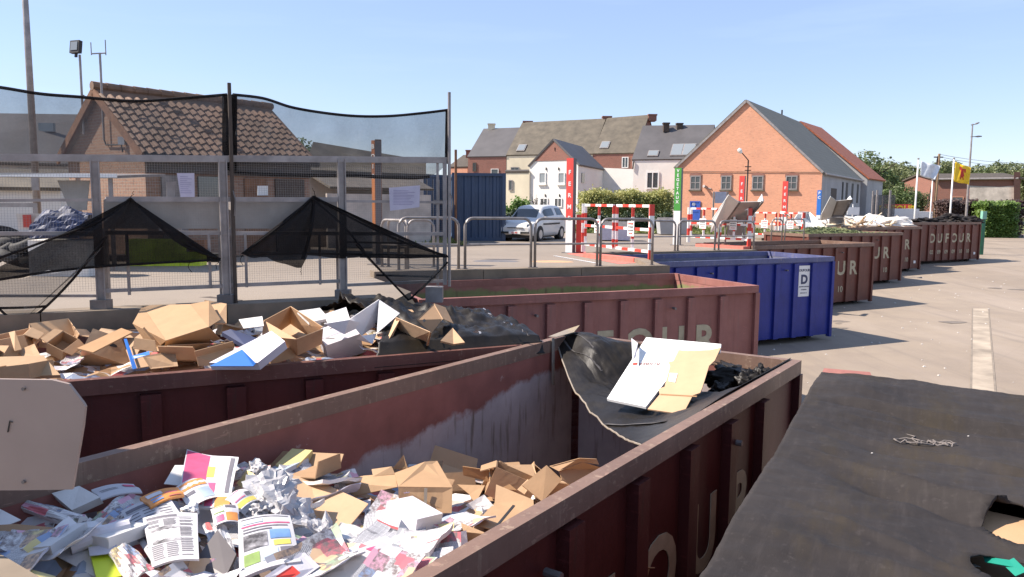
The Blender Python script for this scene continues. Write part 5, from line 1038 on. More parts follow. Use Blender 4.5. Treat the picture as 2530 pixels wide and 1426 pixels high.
# ---------------------------------------------------------------- silver hatchback
def car():
    ctl = [  # x, half width bottom, z bottom, half width side, z side, belt half, belt z, roof half, roof z, crown z
        (-1.86, .55, .42, .70, .60, .66, .88, .58, .90, .92), (-1.80, .70, .30, .79, .58, .75, .95, .60, 1.02, 1.05), (-1.62, .74, .24, .82, .60, .78, .98, .585, 1.28, 1.32), (-1.35, .75, .22, .83, .60, .80, .98, .575, 1.42, 1.455),
        (-.6, .75, .20, .835, .60, .81, .96, .58, 1.455, 1.495), (.2, .75, .20, .835, .60, .81, .94, .57, 1.41, 1.455), (.45, .75, .20, .83, .60, .80, .93, .565, 1.33, 1.38), (.98, .75, .20, .82, .60, .78, .90, .63, .955, .985),
        (1.25, .75, .20, .81, .58, .755, .84, .60, .885, .915), (1.60, .72, .22, .79, .54, .71, .76, .55, .80, .82), (1.80, .66, .27, .74, .48, .66, .66, .50, .70, .715), (1.89, .52, .35, .60, .46, .55, .56, .42, .58, .59)]
    def cr(a, b, c, d, t): return .5*((2*b)+(-a+c)*t+(2*a-5*b+4*c-d)*t*t+(-a+3*b-3*c+d)*t**3)
    rows = []; xs = []
    for i in range(len(ctl)-1):
        A = [ctl[max(i-1, 0)], ctl[i], ctl[i+1], ctl[min(i+2, len(ctl)-1)]]
        for k in range(5):
            t = k/5; rows.append([cr(A[0][c], A[1][c], A[2][c], A[3][c], t) for c in range(10)])
    rows.append(list(ctl[-1])); G = []; N = 5
    for r in rows:
        x = r[0]; cp = [(r[1]*.3, r[2]-.0), (r[1], r[2]), (r[3], r[4]), (r[5], r[6]), (r[7], r[8]), (0, r[9])]; half = []
        for j in range(len(cp)-1):
            B_ = [cp[max(j-1, 0)], cp[j], cp[j+1], cp[min(j+2, len(cp)-1)]]
            if j == 4: B_[3] = (-cp[4][0], cp[4][1])
            for k in range(N):
                t = k/N
                if j in (3,): half.append((cp[j][0]+(cp[j+1][0]-cp[j][0])*t, cp[j][1]+(cp[j+1][1]-cp[j][1])*t))
                else: half.append((cr(*[b[0] for b in B_], t), cr(*[b[1] for b in B_], t)))
        half.append((0, r[9])); G.append([(x, y, z) for y, z in half]+[(x, -y, z) for y, z in reversed(half[:-1])])
    t = empty('parked_car', (0, 0, 0), label='silver three door hatchback parked in front of the white gable house', cat='car')
    m = MB(); m.grid(G, 0, False); n = len(G[0])
    m.poly(list(reversed(G[0]))); m.poly(G[-1]); body = m.build('body', M['car_paint'], t, smooth=True)
    def patch(i0, i1, j0, j1, nm, mat, out=.012, both=True, par=None):
        for s in ((1, -1) if both else (1,)):
            m = MB(); Q = []
            for i in range(i0, i1+1):
                row = []
                for j in range(j0, j1+1):
                    p = Vector(G[i][j]); c = Vector((p.x, 0, .75)); row.append(p+(p-c).normalized()*out)
                Q.append([(q.x, q.y*s, q.z) for q in row])
            m.grid(Q, 0, False); m.build(nm, M[mat], par or t, smooth=True)
    patch(31, 35, 21, 29, 'windscreen', 'glass', both=False)
    patch(21, 31, 16, 19, 'door_window', 'glass'); patch(13, 19, 16, 19, 'quarter_window', 'glass'); patch(4, 11, 21, 29, 'rear_window', 'glass', both=False)
    patch(18, 34, 11, 11+1, 'side_strip', 'dark', .008)
    for s in (1, -1):
        for x in (-1.18, 1.18):
            w = empty('wheel', (x, s*.70, .29)); w.parent = t; m = MB(); m.tube([(0, -.085, 0), (0, .085, 0)], .29, 24); m.build('tyre', M['rubber'], w); m = MB(); m.tube([(0, s*.086-.003, 0), (0, s*.09+.003, 0)], .185, 16); m.build('rim', M['aluminium'], w)
            m = MB(); m.tube([(0, -.1*s-.02*s, 0), (0, .128*s, 0)], .335, 24); a = m.build('wheel_arch', M['dark'], t); a.location = (x, s*.70, .31)
            w.location = (x, s*.755, .29)
        m = MB(); m.slab([(1.78, s*.70, .60), (1.87, s*.50, .58), (1.86, s*.50, .70), (1.72, s*.68, .73)], .04); m.build('headlight', M['glass_light'], t)
        m = MB(); m.box(.72, .86, *sorted((s*.80, s*.94)), .90, 1.02); bevel(m.build('mirror', M['car_paint'], t), .03)
        m = MB(); m.slab([(-1.82, s*.79, .70), (-1.84, s*.60, .70), (-1.80, s*.62, .92), (-1.76, s*.78, .92)], .03); m.build('tail_light', M['red_gloss'], t)
    m = MB(); m.box(1.84, 1.945, -.62, .62, .33, .40); m.build('bumper_strip', M['dark'], t); m = MB(); m.box(1.90, 1.965, -.26, .26, .31, .42); pl = m.build('number_plate', M['white_paint'], t)
    text('KJL·482', .085, M['red_gloss'], pl, Matrix.Translation((1.97, 0, .335)) @ Matrix.Rotation(R(90), 4, 'Z') @ Matrix.Rotation(R(90), 4, 'X'), bold=.02)
    m = MB(); m.box(1.86, 1.925, -.36, .36, .55, .575); m.build('grille', M['dark'], t)
    m = MB(); m.box(-.2, .1, .28, .62, .8, 1.15); m.box(-.2, .1, -.62, -.28, .8, 1.15); 
    m = MB(); m.box(-1.7, 1.8, -.7, .7, .14, .3); m.build('underbody', M['dark'], t)
    return t
c_ = car(); p = gp(1322, 583, pz(34)); c_.location = (dp(1319, 560, 33.6).x, 33.9, pz(33)); c_.rotation_euler = (0, 0, math.atan2(-1, -.47)); c_.scale = (1, 1, 1)

# ---------------------------------------------------------------- flags, street lamp, utility pole, gate, far things
def flag(px, py0, py1, d, pbase, lab_p, cloth=None, lab_f=None, fmat=None, w=.075):
    p = dp(px, py0, d); zb = zl(d); t = empty('flagpole', (p.x, p.y, zb), label=lab_p, cat='flagpole', group='white flagpoles near the gate'); H = p.z-zb; m = MB(); m.tube([(0, 0, 0), (0, 0, H)], [w, w*.6], 10); m.build('pole', M['white_paint'], t, smooth=True); m = MB(); m.tube([(0, 0, H), (0, 0, H+.09)], .07, 8); m.build('cap', M['galv'], t)
    return p, t
p1_, f1 = flag(2269, 394, 520, 55, 0, 'white flagpole carrying the pale flag'); p2_, f2_ = flag(2357, 393, 520, 55.5, 0, 'white flagpole carrying the yellow flag'); p3_, f3_ = flag(2304, 446, 520, 60, 0, 'shorter bare white flagpole between the two flags', w=.06)
def cloth(corners, d, lab, mat, name='flag', wav=.13, emb=False):
    (ax, ay), (bx, by), (cx, cy), (ex, ey) = corners; m = MB(); Q = []; o = dp(ax, ay, d)
    for i in range(11):
        row = []
        for j in range(17):
            u, v = j/16, i/10; x = (ax*(1-u)+bx*u)*(1-v)+(ex*(1-u)+cx*u)*v; y = (ay*(1-u)+by*u)*(1-v)+(ey*(1-u)+cy*u)*v+2.5*math.sin(u*6)*(u); row.append(dp(x, y, d+wav*u*math.sin(u*9+v*2.2))-o)
        Q.append(row)
    t = empty(name, o, label=lab, cat='flag'); m.grid(Q, 0, False); c = m.build('flag_cloth', M[mat], t, smooth=True); s = c.modifiers.new('thick', 'SOLIDIFY'); s.thickness = .006
    return t, Q
cloth([(2276, 398), (2324, 412), (2310, 446), (2274, 434)], 54.9, 'pale blue white flag blowing from the left flagpole', 'flag_white')
fy, Q = cloth([(2361, 400), (2399, 416), (2394, 458), (2356, 448)], 55.4, 'yellow flag with a red emblem blowing from the right flagpole', 'flag_yellow')
m = MB()   # rough red emblem
def qp(u, v, o=.02): i, j = int(v*9.99), int(u*15.99); return Vector(Q[i][j])+Vector((0, -.03, 0))
for pts in ([(.38, .3), (.5, .24), (.62, .3), (.6, .5), (.66, .66), (.5, .72), (.4, .62)], [(.62, .3), (.74, .26), (.72, .5), (.64, .48)], [(.42, .66), (.38, .84), (.46, .84), (.5, .7)], [(.56, .68), (.6, .86), (.68, .84), (.62, .64)], [(.3, .28), (.4, .2), (.44, .34), (.36, .4)]):
    m.poly([qp(*p) for p in pts])
m.build('emblem', M['flag_red'], fy)
P = dp(2403, 306, 62); zb = zl(62); t = empty('street_lamp', (dp(2388, 520, 62).x, 62, zb), label='tall thin street lamp with two lamp heads at different heights', cat='street lamp'); dx = P.x-t.location.x; m = MB(); m.tube([(0, 0, 0), (dx*.3, 0, (P.z-zb)*.5), (dx*.55, 0, P.z-zb)], [.11, .08, .05], 8); m.build('pole', M['galv'], t)
for (a, b, nm) in (((2404, 309), (2419, 303), 'lamp_head'), ((2403, 338), (2425, 337), 'lamp_head')):
    q0, q1 = dp(*a, 62)-t.location, dp(*b, 62)-t.location; m = MB(); m.tube([q0-Vector((.15, 0, 0)), q0.lerp(q1, .3)], .03, 6); m.tube([q0.lerp(q1, .25), q0.lerp(q1, .6), q1], [.05, .12, .07], 8, flat=.6); m.build(nm, M['galv_dark'], t)
P = dp(2318, 380, 70); m = MB(); m.tube([(0, 0, 0), (.1, 0, P.z-zl(70))], [.14, .10], 8); t = empty('utility_pole', (P.x, P.y, zl(70)), label='leaning wooden utility pole behind the pale flag', cat='utility pole'); m.build('pole', M['wood'], t); m = MB(); m.tube([(-.7, 0, 2.2), (0, 0, P.z-zl(70)-.2)], .05, 6); m.build('stay', M['wood_dark'], t); m = MB(); m.box(-.35, .45, -.05, .05, P.z-zl(70)-.35, P.z-zl(70)-.25); m.build('crossarm', M['wood_dark'], t)
for (y0, y1, lab) in ((381, 397, 'upper overhead wire running right from the utility pole'), (387, 408, 'lower overhead wire running right from the utility pole')):
    a, b = dp(2319, y0, 70), dp(2600, y1+6, 70); m = MB(); m.tube([a.lerp(b, k/12)-Vector((0, 0, 1.2*(k/12)*(1-k/12))) for k in range(13)], .018, 4); m.build('overhead_wire', M['dark'], label=lab, cat='wire')
P = dp(2431, 522, 50); zb = zl(50); t = empty('gate_post', (P.x, 50, zb), label='green gate post with pale lamp box beside the last skip', cat='gate post'); H = P.z-zb
m = MB(); m.box(-.10, .10, -.1, .1, 0, H-.5); m.box(-.32, -.22, -.06, .06, 0, H-.6); m.build('post', M['green_paint'], t); m = MB(); m.box(-.13, .13, -.13, .13, H-.498, H); m.build('lamp_box', m_plain('pale_green', (.20, .42, .32), .4), t)
m = MB()
for k in range(5): m.box(-.22, -.10, -.03, .03, .2+k*.42, .26+k*.42)
m.build('crossbar', M['green_paint'], t)
# tall mesh panels behind the wood skip
for k, (px, py, d, lab) in enumerate(((2158, 472, 57, 'left tall mesh panel post'), (2168, 470, 56.5, 'second tall mesh panel post'), (2183, 484, 58, 'third slim mesh panel post'), (2200, 470, 56, 'right tall mesh panel post'))):
    p = dp(px, py, d); m = MB(); m.box(-.06, .06, -.05, .05, 0, p.z-zl(d)); o = m.build('panel_post', M['galv'], label=lab+' behind the broken wood', cat='post'); o.location = (p.x, p.y, zl(d))
p, q = dp(2160, 478, 57.2), dp(2213, 478, 57.4); m = MB(); m.slab([(0, 0, 0), (q.x-p.x, .2, 0), (q.x-p.x, .2, p.z-zl(57)-.1), (0, 0, p.z-zl(57)-.1)], .02); m_net('net_grey', .55, (.12, .12, .12)); o = m.build('mesh_screen', M['net_grey'], label='grey see-through mesh panel strung between the tall posts', cat='mesh panel'); o.location = (p.x, p.y, zl(57))
# white banner and road sign, far lorry with letters
p, q = dp(2094, 512, 47), dp(2123, 531, 47); m = MB(); m.box(0, q.x-p.x, 0, .04, q.z-zl(47), p.z-zl(47)); m.box(.33, .39, .05, .1, 0, p.z-zl(47)+.18); o = m.build('white_banner', M['white_paint'], label='small white sign board behind the debris skip', cat='sign'); o.location = (p.x, 47, zl(47))
p = dp(1781, 470, 50); m = MB(); t = empty('notice_board', (p.x, 50, pz(50)), label='white notice board on two posts before the brick warehouse', cat='notice board'); H = dp(1781, 474, 50).z-pz(50); Lb = dp(1781, 502, 50).z-pz(50); wd = .72
m.box(-wd/2, wd/2, -.03, .03, Lb, H); m.build('board', M['plaster_grey'] if 0 else M['notice_paper'], t)
for s in (-1, 1): m = MB(); m.box(s*(wd/2+.08)-.04, s*(wd/2+.08)+.04, -.05, .05, 0, H); m.build('post', M['galv'], t)
p0_ = dp(2205, 520, 76); t = empty('parked_lorry', (p0_.x, 76, zl(76)), label='distant white lorry body with red letter panel behind the flagpoles', cat='lorry')
m = MB(); x1 = dp(2312, 520, 76).x-p0_.x; m.box(0, x1*.62, 0, 2.2, .7, dp(2250, 516, 76).z-zl(76)); m.build('white_body', M['white_paint'], t); m = MB(); zt_ = dp(2250, 505, 77).z-zl(76); m.box(.3, x1*.72, 2.3, 2.5, .9, zt_); pn = m.build('red_panel', M['red_gloss'], t); m = MB(); m.box(x1*.66, x1, .3, 2.0, .5, dp(2290, 523, 76).z-zl(76)); m.build('cab', M['white_paint'], t)
m = MB()
for x in (.6, 2.2, x1*.8): m.tube([(x, -.02, .42), (x, .25, .42)], .42, 12)
m.build('wheels', M['rubber'], t); text('DUFOUR', 1.0, M['flag_yellow'], pn, upright((x1*.37, 2.28, zt_-.82), 0), bold=.03, sx=.9)
# grey bins behind the barrier
for (px0, px1, py0, py1, d, lab, mat) in ((1630, 1702, 538, 572, 40, 'long grey bin with dark rounded lid behind the green pylon', 'plaster_grey'), (1478, 1560, 548, 590, 33, 'pale blue grey container bin seen through the nearest barrier', 'notice_paper')):
    p = dp(px0, py0, d); q = dp(px1, py1, d); t = empty('waste_bin', ((p.x+q.x)/2, d, pz(d)), label=lab, cat='bin'); w = (q.x-p.x)/2; H = p.z-pz(d)
    m = MB(); m.hexa([(-w*.9, 0, .05), (w*.9, 0, .05), (w*.9, 1, .05), (-w*.9, 1, .05), (-w, -.05, H*.78), (w, -.05, H*.78), (w, 1.05, H*.78), (-w, 1.05, H*.78)]); bevel(m.build('bin_body', M[mat], t), .03); m = MB(); m.hexa([(-w*1.03, -.08, H*.78), (w*1.03, -.08, H*.78), (w*1.03, 1.08, H*.78), (-w*1.03, 1.08, H*.78), (-w*.95, .25, H), (w*.95, .25, H), (w*.95, .8, H), (-w*.95, .8, H)]); bevel(m.build('lid', M['galv_dark'], t), .03)
# lamp bracket on its post in front of the warehouse
P = dp(1843, 540, 55); t = empty('lamp_post', (P.x, 55, pz(55)), label='dark post with a slanting arm and small lamp in front of the brick warehouse', cat='lamp post'); z0 = dp(1843, 396, 55).z-pz(55); m = MB(); m.tube([(0, 0, 0), (0, 0, z0)], .05, 6); m.build('pole', M['dark'], t); hd = dp(1828, 372, 55)-t.location; m = MB(); m.tube([(0, 0, z0), (hd.x, 0, hd.z)], .035, 6); m.build('arm', M['dark'], t); m = MB(); m.tube([hd+Vector((.12, 0, -.18)), hd, hd+Vector((-.1, 0, .1))], [.09, .16, .12], 10); m.build('lamp_head', M['white_paint'], t)
for zz in (dp(1843, 412, 55).z, dp(1843, 421, 55).z): m = MB(); m.box(-.22, .22, -.03, .03, zz-pz(55)-.03, zz-pz(55)+.03); m.build('crossarm', M['dark'], t)
# ---------------------------------------------------------------- clutter behind the fence
def torus(m, R0, r, n=20, k=8, z=0, T=None):
    G = []
    for i in range(n+1):
        a = 2*math.pi*i/n; G.append([((R0+r*math.cos(2*math.pi*j/k))*math.cos(a), (R0+r*math.cos(2*math.pi*j/k))*math.sin(a), z+1.25*r*math.sin(2*math.pi*j/k)) for j in range(k+1)])
    m.grid(G, 0, False)
m = MB(); torus(m, .23, .085); ty = m.build('old_tyre', M['rubber'], smooth=True); rnd = random.Random(8); first = True
spots = [(8, 612, 'at the left edge of the tyre heap'), (48, 618, 'in the middle of the tyre heap'), (88, 622, 'at the right end of the tyre heap'), (25, 598, 'on top of the tyre heap near the left edge'), (66, 600, 'on top of the tyre heap beside the lamp mast'), (118, 612, 'just right of the lamp mast foot'), (-20, 630, 'cut by the left picture edge'), (35, 636, 'lying in front of the tyre heap'), (92, 640, 'half hidden by the black net flap'), (140, 628, 'leaning at the end of the tyre heap'), (5, 582, 'topmost at the left')]
for k, (px, py, lab) in enumerate(spots):
    o = ty if first else ty.copy()
    if not first: COL.objects.link(o)
    first = False; p = dp(px, py, 14.5+rnd.uniform(-.3, .3)); o.location = (p.x, p.y, max(p.z, pz(14)+.1)); o.rotation_euler = (rnd.uniform(-.35, .5), rnd.uniform(-.4, .4), 0); tag(o, 'worn black car tyre '+lab, 'tyre', 'old tyres heaped behind the fence')
m = MB(); rnd = random.Random(2); G = []
for i in range(15):
    row = []
    for j in range(19): a = math.pi*j/18; r = 1+.07*math.sin(i*.9+j*.8)+.05*math.sin(j*2.3+i); row.append(((i/14-.5)*.85, -math.cos(a)*.38*r, math.sin(a)*.50*r*(1-.5*abs(i/14-.5)**2*2)+.02))
    G.append(row)
m.grid(G, 0, False); o = m.build('blue_tarpaulin', M['cushion_blue'], label='crumpled dark blue tarpaulin heap beside the lamp mast', cat='tarpaulin'); p = dp(166, 590, 13.5); o.location = (p.x, p.y, dp(166, 575, 13.5).z-.1)
m = MB(); m.box(-.5, .5, -.3, .3, 0, 1); q = m.build('pallet_box', M['plaster_white'], label='white crate carrying the blue tarpaulin', cat='crate'); q.location = (p.x, p.y, pz(13)); q.scale = (1, 1, max(.2, o.location.z-pz(13)-.02)); bevel(q, .02)
P = dp(75, 432, 14.5); t = empty('canopy', (P.x, 14.5, pz(14)), label='low flat canopy with front edge whitened as sunlit left of the tiled shed', cat='canopy'); z0 = P.z-pz(14); xr = dp(290, 432, 14.5).x-P.x; xl = dp(-150, 432, 14.5).x-P.x
m = MB(); m.hexa([(xl, 0, z0-.05), (xr, 0, z0-.05), (xr, 2, z0+.05), (xl, 2, z0+.05), (xl, 0, z0+.0), (xr, 0, z0+.0), (xr, 2, z0+.1), (xl, 2, z0+.1)]); m.build('canopy_roof', M['galv_dark'], t); m = MB(); m.box(xl, xr, -.04, -.005, z0-.04, z0+.03); m.build('sunlit_edge', M['white_paint'], t)  # white strip paints the sunlight along the canopy edge
for x in (xl+.2, xr-.2): m = MB(); m.box(x-.03, x+.03, .1, .16, 0, z0-.05); m.build('post', M['galv'], t)
def slabpx(name, mat, pts, d, lab, cat, th=.02, dd=None):
    pts = [dp(x, y, d+(dd[i] if dd else 0)) for i, (x, y) in enumerate(pts)]; c = sum(pts, Vector((0, 0, 0)))/len(pts); m = MB(); m.slab([p-c for p in pts], th); o = m.build(name, M[mat], label=lab, cat=cat); o.location = c; return o
slabpx('leaning_panel', 'steel_sheet', [(142, 446), (222, 446), (214, 520), (172, 518)], 15.0, 'grey sheet panel leaning under the canopy', 'panel'); slabpx('counter', 'galv', [(-60, 502), (92, 502), (92, 512), (-60, 512)], 14.3, 'narrow pale counter bar left of the lamp mast', 'bar'); slabpx('poster', 'red_gloss', [(56, 531), (76, 531), (78, 562), (58, 562)], 15.5, 'small red poster left of the lamp mast', 'poster'); slabpx('white_hoarding', 'plaster_white', [(40, 528), (98, 528), (98, 566), (46, 568)], 15.6, 'white panel around the small red poster', 'panel')
# yellow green crates
cr = None
for k, (px, py, lab) in enumerate(((357, 655, 'lower left'), (420, 655, 'lower middle'), (357, 622, 'upper left'), (420, 622, 'upper middle'), (470, 652, 'lower right'))):
    if cr is None:
        t = empty('plastic_crate', (0, 0, 0)); m = MB(); w, d_, h = .27, .2, .27
        for (a, b, c, e) in ((-w, w, -d_, -d_+.02), (-w, w, d_-.02, d_), (-w, -w+.02, -d_+.02, d_-.02), (w-.02, w, -d_+.02, d_-.02)): m.box(a, b, c, e, 0, h)
        m.box(-w+.02, w-.02, -d_+.02, d_-.02, .0, .02); bevel(m.build('crate_body', M['yellow_green'], t), .012); m = MB(); m.box(-w-.012, w+.012, -d_-.012, -d_, h-.04, h); m.box(-w-.012, w+.012, -d_-.012, -d_, .0, .03)
        for x in (-.18, -.06, .06, .18): m.box(x-.008, x+.008, -d_-.012, -d_, .03, h-.04)
        m.build('ribs', M['yellow_green'], t); cr = t; o = t
    else: o = copy_tree(cr)
    p = gp(px, 656, pz(16.4)); lv = 1 if py < 640 else 0; o.location = (p.x, p.y, pz(p.y)+.272*lv); tag(o, lab+' yellow green plastic crate seen under the black net', 'crate', 'yellow green crates stacked behind the fence')
slabpx('red_bin', 'brown_rust', [(482, 592), (512, 592), (512, 616), (482, 616)], 16, 'small dull red bin front behind the fence', 'bin', .3); slabpx('dark_table', 'dark', [(250, 660), (560, 650), (560, 625), (250, 630)], 17.5, 'dark low wall of stacked goods behind the crates', 'stack', .4)
slabpx('carton', 'white_paint', [(385, 545), (417, 543), (430, 579), (402, 577)], 12.6, 'small white carton dumped on the black net', 'carton', .12); 
slabpx('metal_scrap', 'galv_dark', [(430, 562), (446, 556), (452, 575), (436, 584)], 12.6, 'bent grey metal scrap beside the white carton', 'scrap', .05)
slabpx('drain_cover', 'wood_dark', [(478, 738), (520, 735), (600, 744), (560, 750)], 10.4, 'rusty metal grating plate lying at the kerb behind the fence', 'grating', .03, [0, 0, -.35, -.35])
# ---------------------------------------------------------------- waste in the two front skips
def lerp_tab(tab, x):
    if x <= tab[0][0]: return tab[0][1]
    for (a, b), (c, d) in zip(tab, tab[1:]):
        if x <= c: return b+(d-b)*(x-a)/(c-a)
    return tab[-1][1]
H1 = [(-6, 2.05), (-4.9, 2.03), (-3.6, 1.80), (-2.9, 1.62), (-2.4, 1.50), (-1.9, 1.0), (-1.4, .45), (0, .25)]
H2 = [(-6, 2.10), (-3, 2.16), (-1.2, 2.14), (-.2, 1.95)]
def h1(x, y): return lerp_tab(H1, x)+.05*math.sin(x*3.7+y*2)+.05*math.sin(y*4.1-x*1.3)-.22*clamp((.55-y)/.5)*clamp((x+5.6)/1.5)
def h2(x, y): return lerp_tab(H2, x)+.05*math.sin(x*2.9+y*3)+.10*math.sin(math.pi*y/2.4)
def pile(c, h, name):
    m = MB(); n1, n2 = 61, 25; P = []; rnd = random.Random(4)
    for i in range(n1):
        row = []
        for j in range(n2): x = -5.94+5.86*i/(n1-1); y = .04+2.24*j/(n2-1); row.append((x, y, max(.21, h(x, y)-.05+rnd.uniform(-.04, .04))))
        P.append(row)
    m.grid(P, 0, False); o = m.build(name, M['litter'], kind='stuff'); o.location = LW(c, 0, 0, 0); o.rotation_euler = (0, 0, R(CF[c][2]))
pile('c1', h1, 'compacted_paper'); pile('c2', h2, 'compacted_cardboard')
# ---- shapes (meshes shared by the copies)
def mesh_sheet(w, l, curl, seed, mat, fold=0., n=7, th=0):
    rnd = random.Random(seed); m = MB(); P = []; ax = rnd.uniform(-1, 1)
    for i in range(n):
        row = []
        for j in range(n):
            u, v = j/(n-1)-.5, i/(n-1)-.5; z = curl*((u+ax*v)**2*1.6)+.018*math.sin(u*7+seed)*math.sin(v*6+seed*2)-fold*abs(v); row.append((u*w, v*l, z))
        P.append(row)
    m.grid(P, 0); return m.mesh('sheet', M[mat])
def mesh_stack(w, l, t, seed, mat, curl=.02):   # folded newspaper or brochure: printed cover with pages under it
    m = MB(); P = []; n = 7; rnd = random.Random(seed)
    f = lambda u, v: curl*(u*u*3)+.006*math.sin(v*9+seed)
    for i in range(n): P.append([((j/(n-1)-.5)*w, (i/(n-1)-.5)*l, t+f(j/(n-1)-.5, i/(n-1)-.5)) for j in range(n)])
    m.grid(P, 0); Q = [[(p[0]+.006*rnd.uniform(-1, 1), p[1], p[2]-t) for p in r] for r in P]; m.grid(Q[::-1], 1)
    for e in (lambda k: (P[0][k], Q[0][k]), lambda k: (P[-1][k], Q[-1][k]), lambda k: (P[k][0], Q[k][0]), lambda k: (P[k][-1], Q[k][-1])):
        for k in range(n-1): a, b = e(k), e(k+1); m.poly([a[0], b[0], b[1], a[1]], 1)
    return m.mesh('brochure', [M[mat], M['paper']])
def mesh_crumple(s, seed, mat, flat=.6, amp=.35, sub=3):
    bm = bmesh.new(); bmesh.ops.create_icosphere(bm, subdivisions=sub, radius=1)
    for v in bm.verts:
        d = v.co.normalized(); q = noise.cell_vector(d*2.2+Vector((seed*3.1, 0, 0))) if 0 else Vector((0, 0, 0)); r = 1+amp*noise.noise(d*2.3+Vector((seed, seed*2, 0)))+amp*.8*abs(noise.noise(d*5.5+Vector((0, seed, 3))))-amp*.4
        v.co = Vector((d.x*r*s[0], d.y*r*s[1], d.z*r*s[2]*flat))
    me = bpy.data.meshes.new('crumple'); bm.to_mesh(me); bm.free(); me.materials.append(M[mat]); return me
def mb_open_box(w, l, h, mats, flaps=(0, 0, 0, 0), holes=False, th=.007):
    """carton open at the top; flaps: angle in degrees each side folds out, 0 = none"""
    m = MB(); X, Y = w/2, l/2
    m.box(-X, X, -Y, Y, 0, th); m.box(-X, X, -Y, -Y+th, th, h); m.box(-X, X, Y-th, Y, th, h); m.box(-X, -X+th, -Y+th, Y-th, th, h); m.box(X-th, X, -Y+th, Y-th, th, h)
    for k, a in enumerate(flaps):
        if not a: continue
        a = R(a); fl = min(w, l)*.48; dx, dz = math.sin(a)*fl, math.cos(a)*fl
        if k == 0: m.slab([(-X, -Y, h), (X, -Y, h), (X-.02, -Y-dx, h+dz), (-X+.02, -Y-dx, h+dz)], th)
        if k == 1: m.slab([(X, -Y, h), (X, Y, h), (X+dx, Y-.02, h+dz), (X+dx, -Y+.02, h+dz)], th)
        if k == 2: m.slab([(X, Y, h), (-X, Y, h), (-X+.02, Y+dx, h+dz), (X-.02, Y+dx, h+dz)], th)
        if k == 3: m.slab([(-X, Y, h), (-X, -Y, h), (-X-dx, -Y+.02, h+dz), (-X-dx, Y-.02, h+dz)], th)
    return m
def hole_marks(w, l, h, par):
    for (x, y, ax) in ((0, -l/2-.001, 'x'), (0, l/2+.001, 'x'), (-w/2-.001, 0, 'y'), (w/2+.001, 0, 'y')):
        m = MB(); n = 10; R0, R1 = (.045, .017)
        pts = [(R0*math.cos(k*2*math.pi/n), R1*math.sin(k*2*math.pi/n)) for k in range(n)]
        m.slab([((x+p, y, h*.6+q) if ax == 'x' else (x, y+p, h*.6+q)) for p, q in pts], .003); m.build('hand_hole', M['dark'], par)
def put(o, P, rot, c=None): o.location = P; o.rotation_euler = tuple(R(a) for a in rot)
HERO = []
def carton(P, dims, rot, lab, mat='cardboard', kind='open', flaps=(0, 0, 0, 0), holes=False, group=None, cat='cardboard box', name='cardboard_box', prt=None):
    t = empty(name, P, label=lab, cat=cat, group=group); t.rotation_euler = tuple(R(a) for a in rot); w, l, h = dims
    if kind == 'open':
        b = mb_open_box(w, l, h, None, flaps).build('box_body', M[mat], t)
        if holes: hole_marks(w, l, h, b)
    else:
        m = MB(); m.box(-w/2, w/2, -l/2, l/2, 0, h); b = bevel(m.build('box_body', M[mat], t), .006)
        m = MB(); m.box(-w/2-.001, w/2+.001, -.025, .025, h-.02, h+.0025); m.build('tape_strip', M[prt or 'cardboard_in'], t)
    return t
def slabz(name, mat, pts, lab, cat, th=.006, group=None, mat2=None):
    pts = [gp(*p) for p in pts]; c = sum(pts, Vector((0, 0, 0)))/len(pts); HERO.append(c); m = MB(); m.slab([p-c for p in pts], th, 0, 1 if mat2 else None); o = m.build(name, [M[mat]]+([M[mat2]] if mat2 else [])); o.location = c; tag(o, lab, cat, group); return o
def hero(P):
    for p in P: HERO.append(Vector(p))
def bent(name, mat, quads, lab, cat, th=.006, mats=None, **kw):   # one board creased into several faces
    Q = [[gp(*p) for p in q] for q in quads]; c = Q[0][0]; m = MB(); hero([sum(q, Vector((0, 0, 0)))/len(q) for q in Q])
    for q in Q: m.slab([p-c for p in q], th)
    o = m.build(name, M[mat]); o.location = c; tag(o, lab, cat, kw.get('group')); return o
# ============ heroes in the cardboard skip (c2)
def C2P(px, py, z): return gp(px, py, z)
bent('cardboard_box', 'cardboard', [[(328, 800, 2.52), (352, 756, 2.60), (410, 842, 2.46), (378, 870, 2.28)], [(352, 756, 2.60), (470, 752, 2.66), (516, 808, 2.56), (410, 842, 2.46)], [(410, 842, 2.46), (516, 808, 2.56), (545, 838, 2.40), (400, 878, 2.26)], [(470, 752, 2.66), (516, 744, 2.68), (545, 790, 2.56), (516, 808, 2.56)]], 'biggest torn cardboard box tipped on its side at the left centre of the heap', 'cardboard box')
bent('cardboard_tray', 'cardboard', [[(72, 800, 2.50), (168, 787, 2.50), (190, 826, 2.36), (100, 840, 2.36)], [(72, 800, 2.50), (100, 840, 2.36), (86, 854, 2.36), (70, 818, 2.42)], [(168, 787, 2.50), (196, 826, 2.45), (190, 838, 2.36), (176, 812, 2.36)], [(100, 840, 2.36), (190, 826, 2.36), (150, 862, 2.3), (95, 858, 2.3)]], 'brown fruit tray lying open below the far kerb at the left', 'tray')
carton(C2P(255, 905, 2.15), (.42, .36, .24), (-38, 24, 20), 'open box with dark hand holes at the front left of the heap', holes=True)
slabz('cardboard_sheet', 'cardboard', [(-90, 888, 2.42), (108, 882, 2.42), (150, 930, 2.30), (-90, 940, 2.30)], 'sunlit flat cardboard with faded print at the left picture edge', 'cardboard sheet', .03)
bent('cardboard_box', 'cardboard', [[(22, 822, 2.52), (37, 818, 2.54), (54, 864, 2.42), (36, 868, 2.42)], [(40, 868, 2.40), (85, 850, 2.44), (100, 880, 2.38), (60, 885, 2.36)]], 'small upright torn carton at the far left of the heap', 'cardboard box')
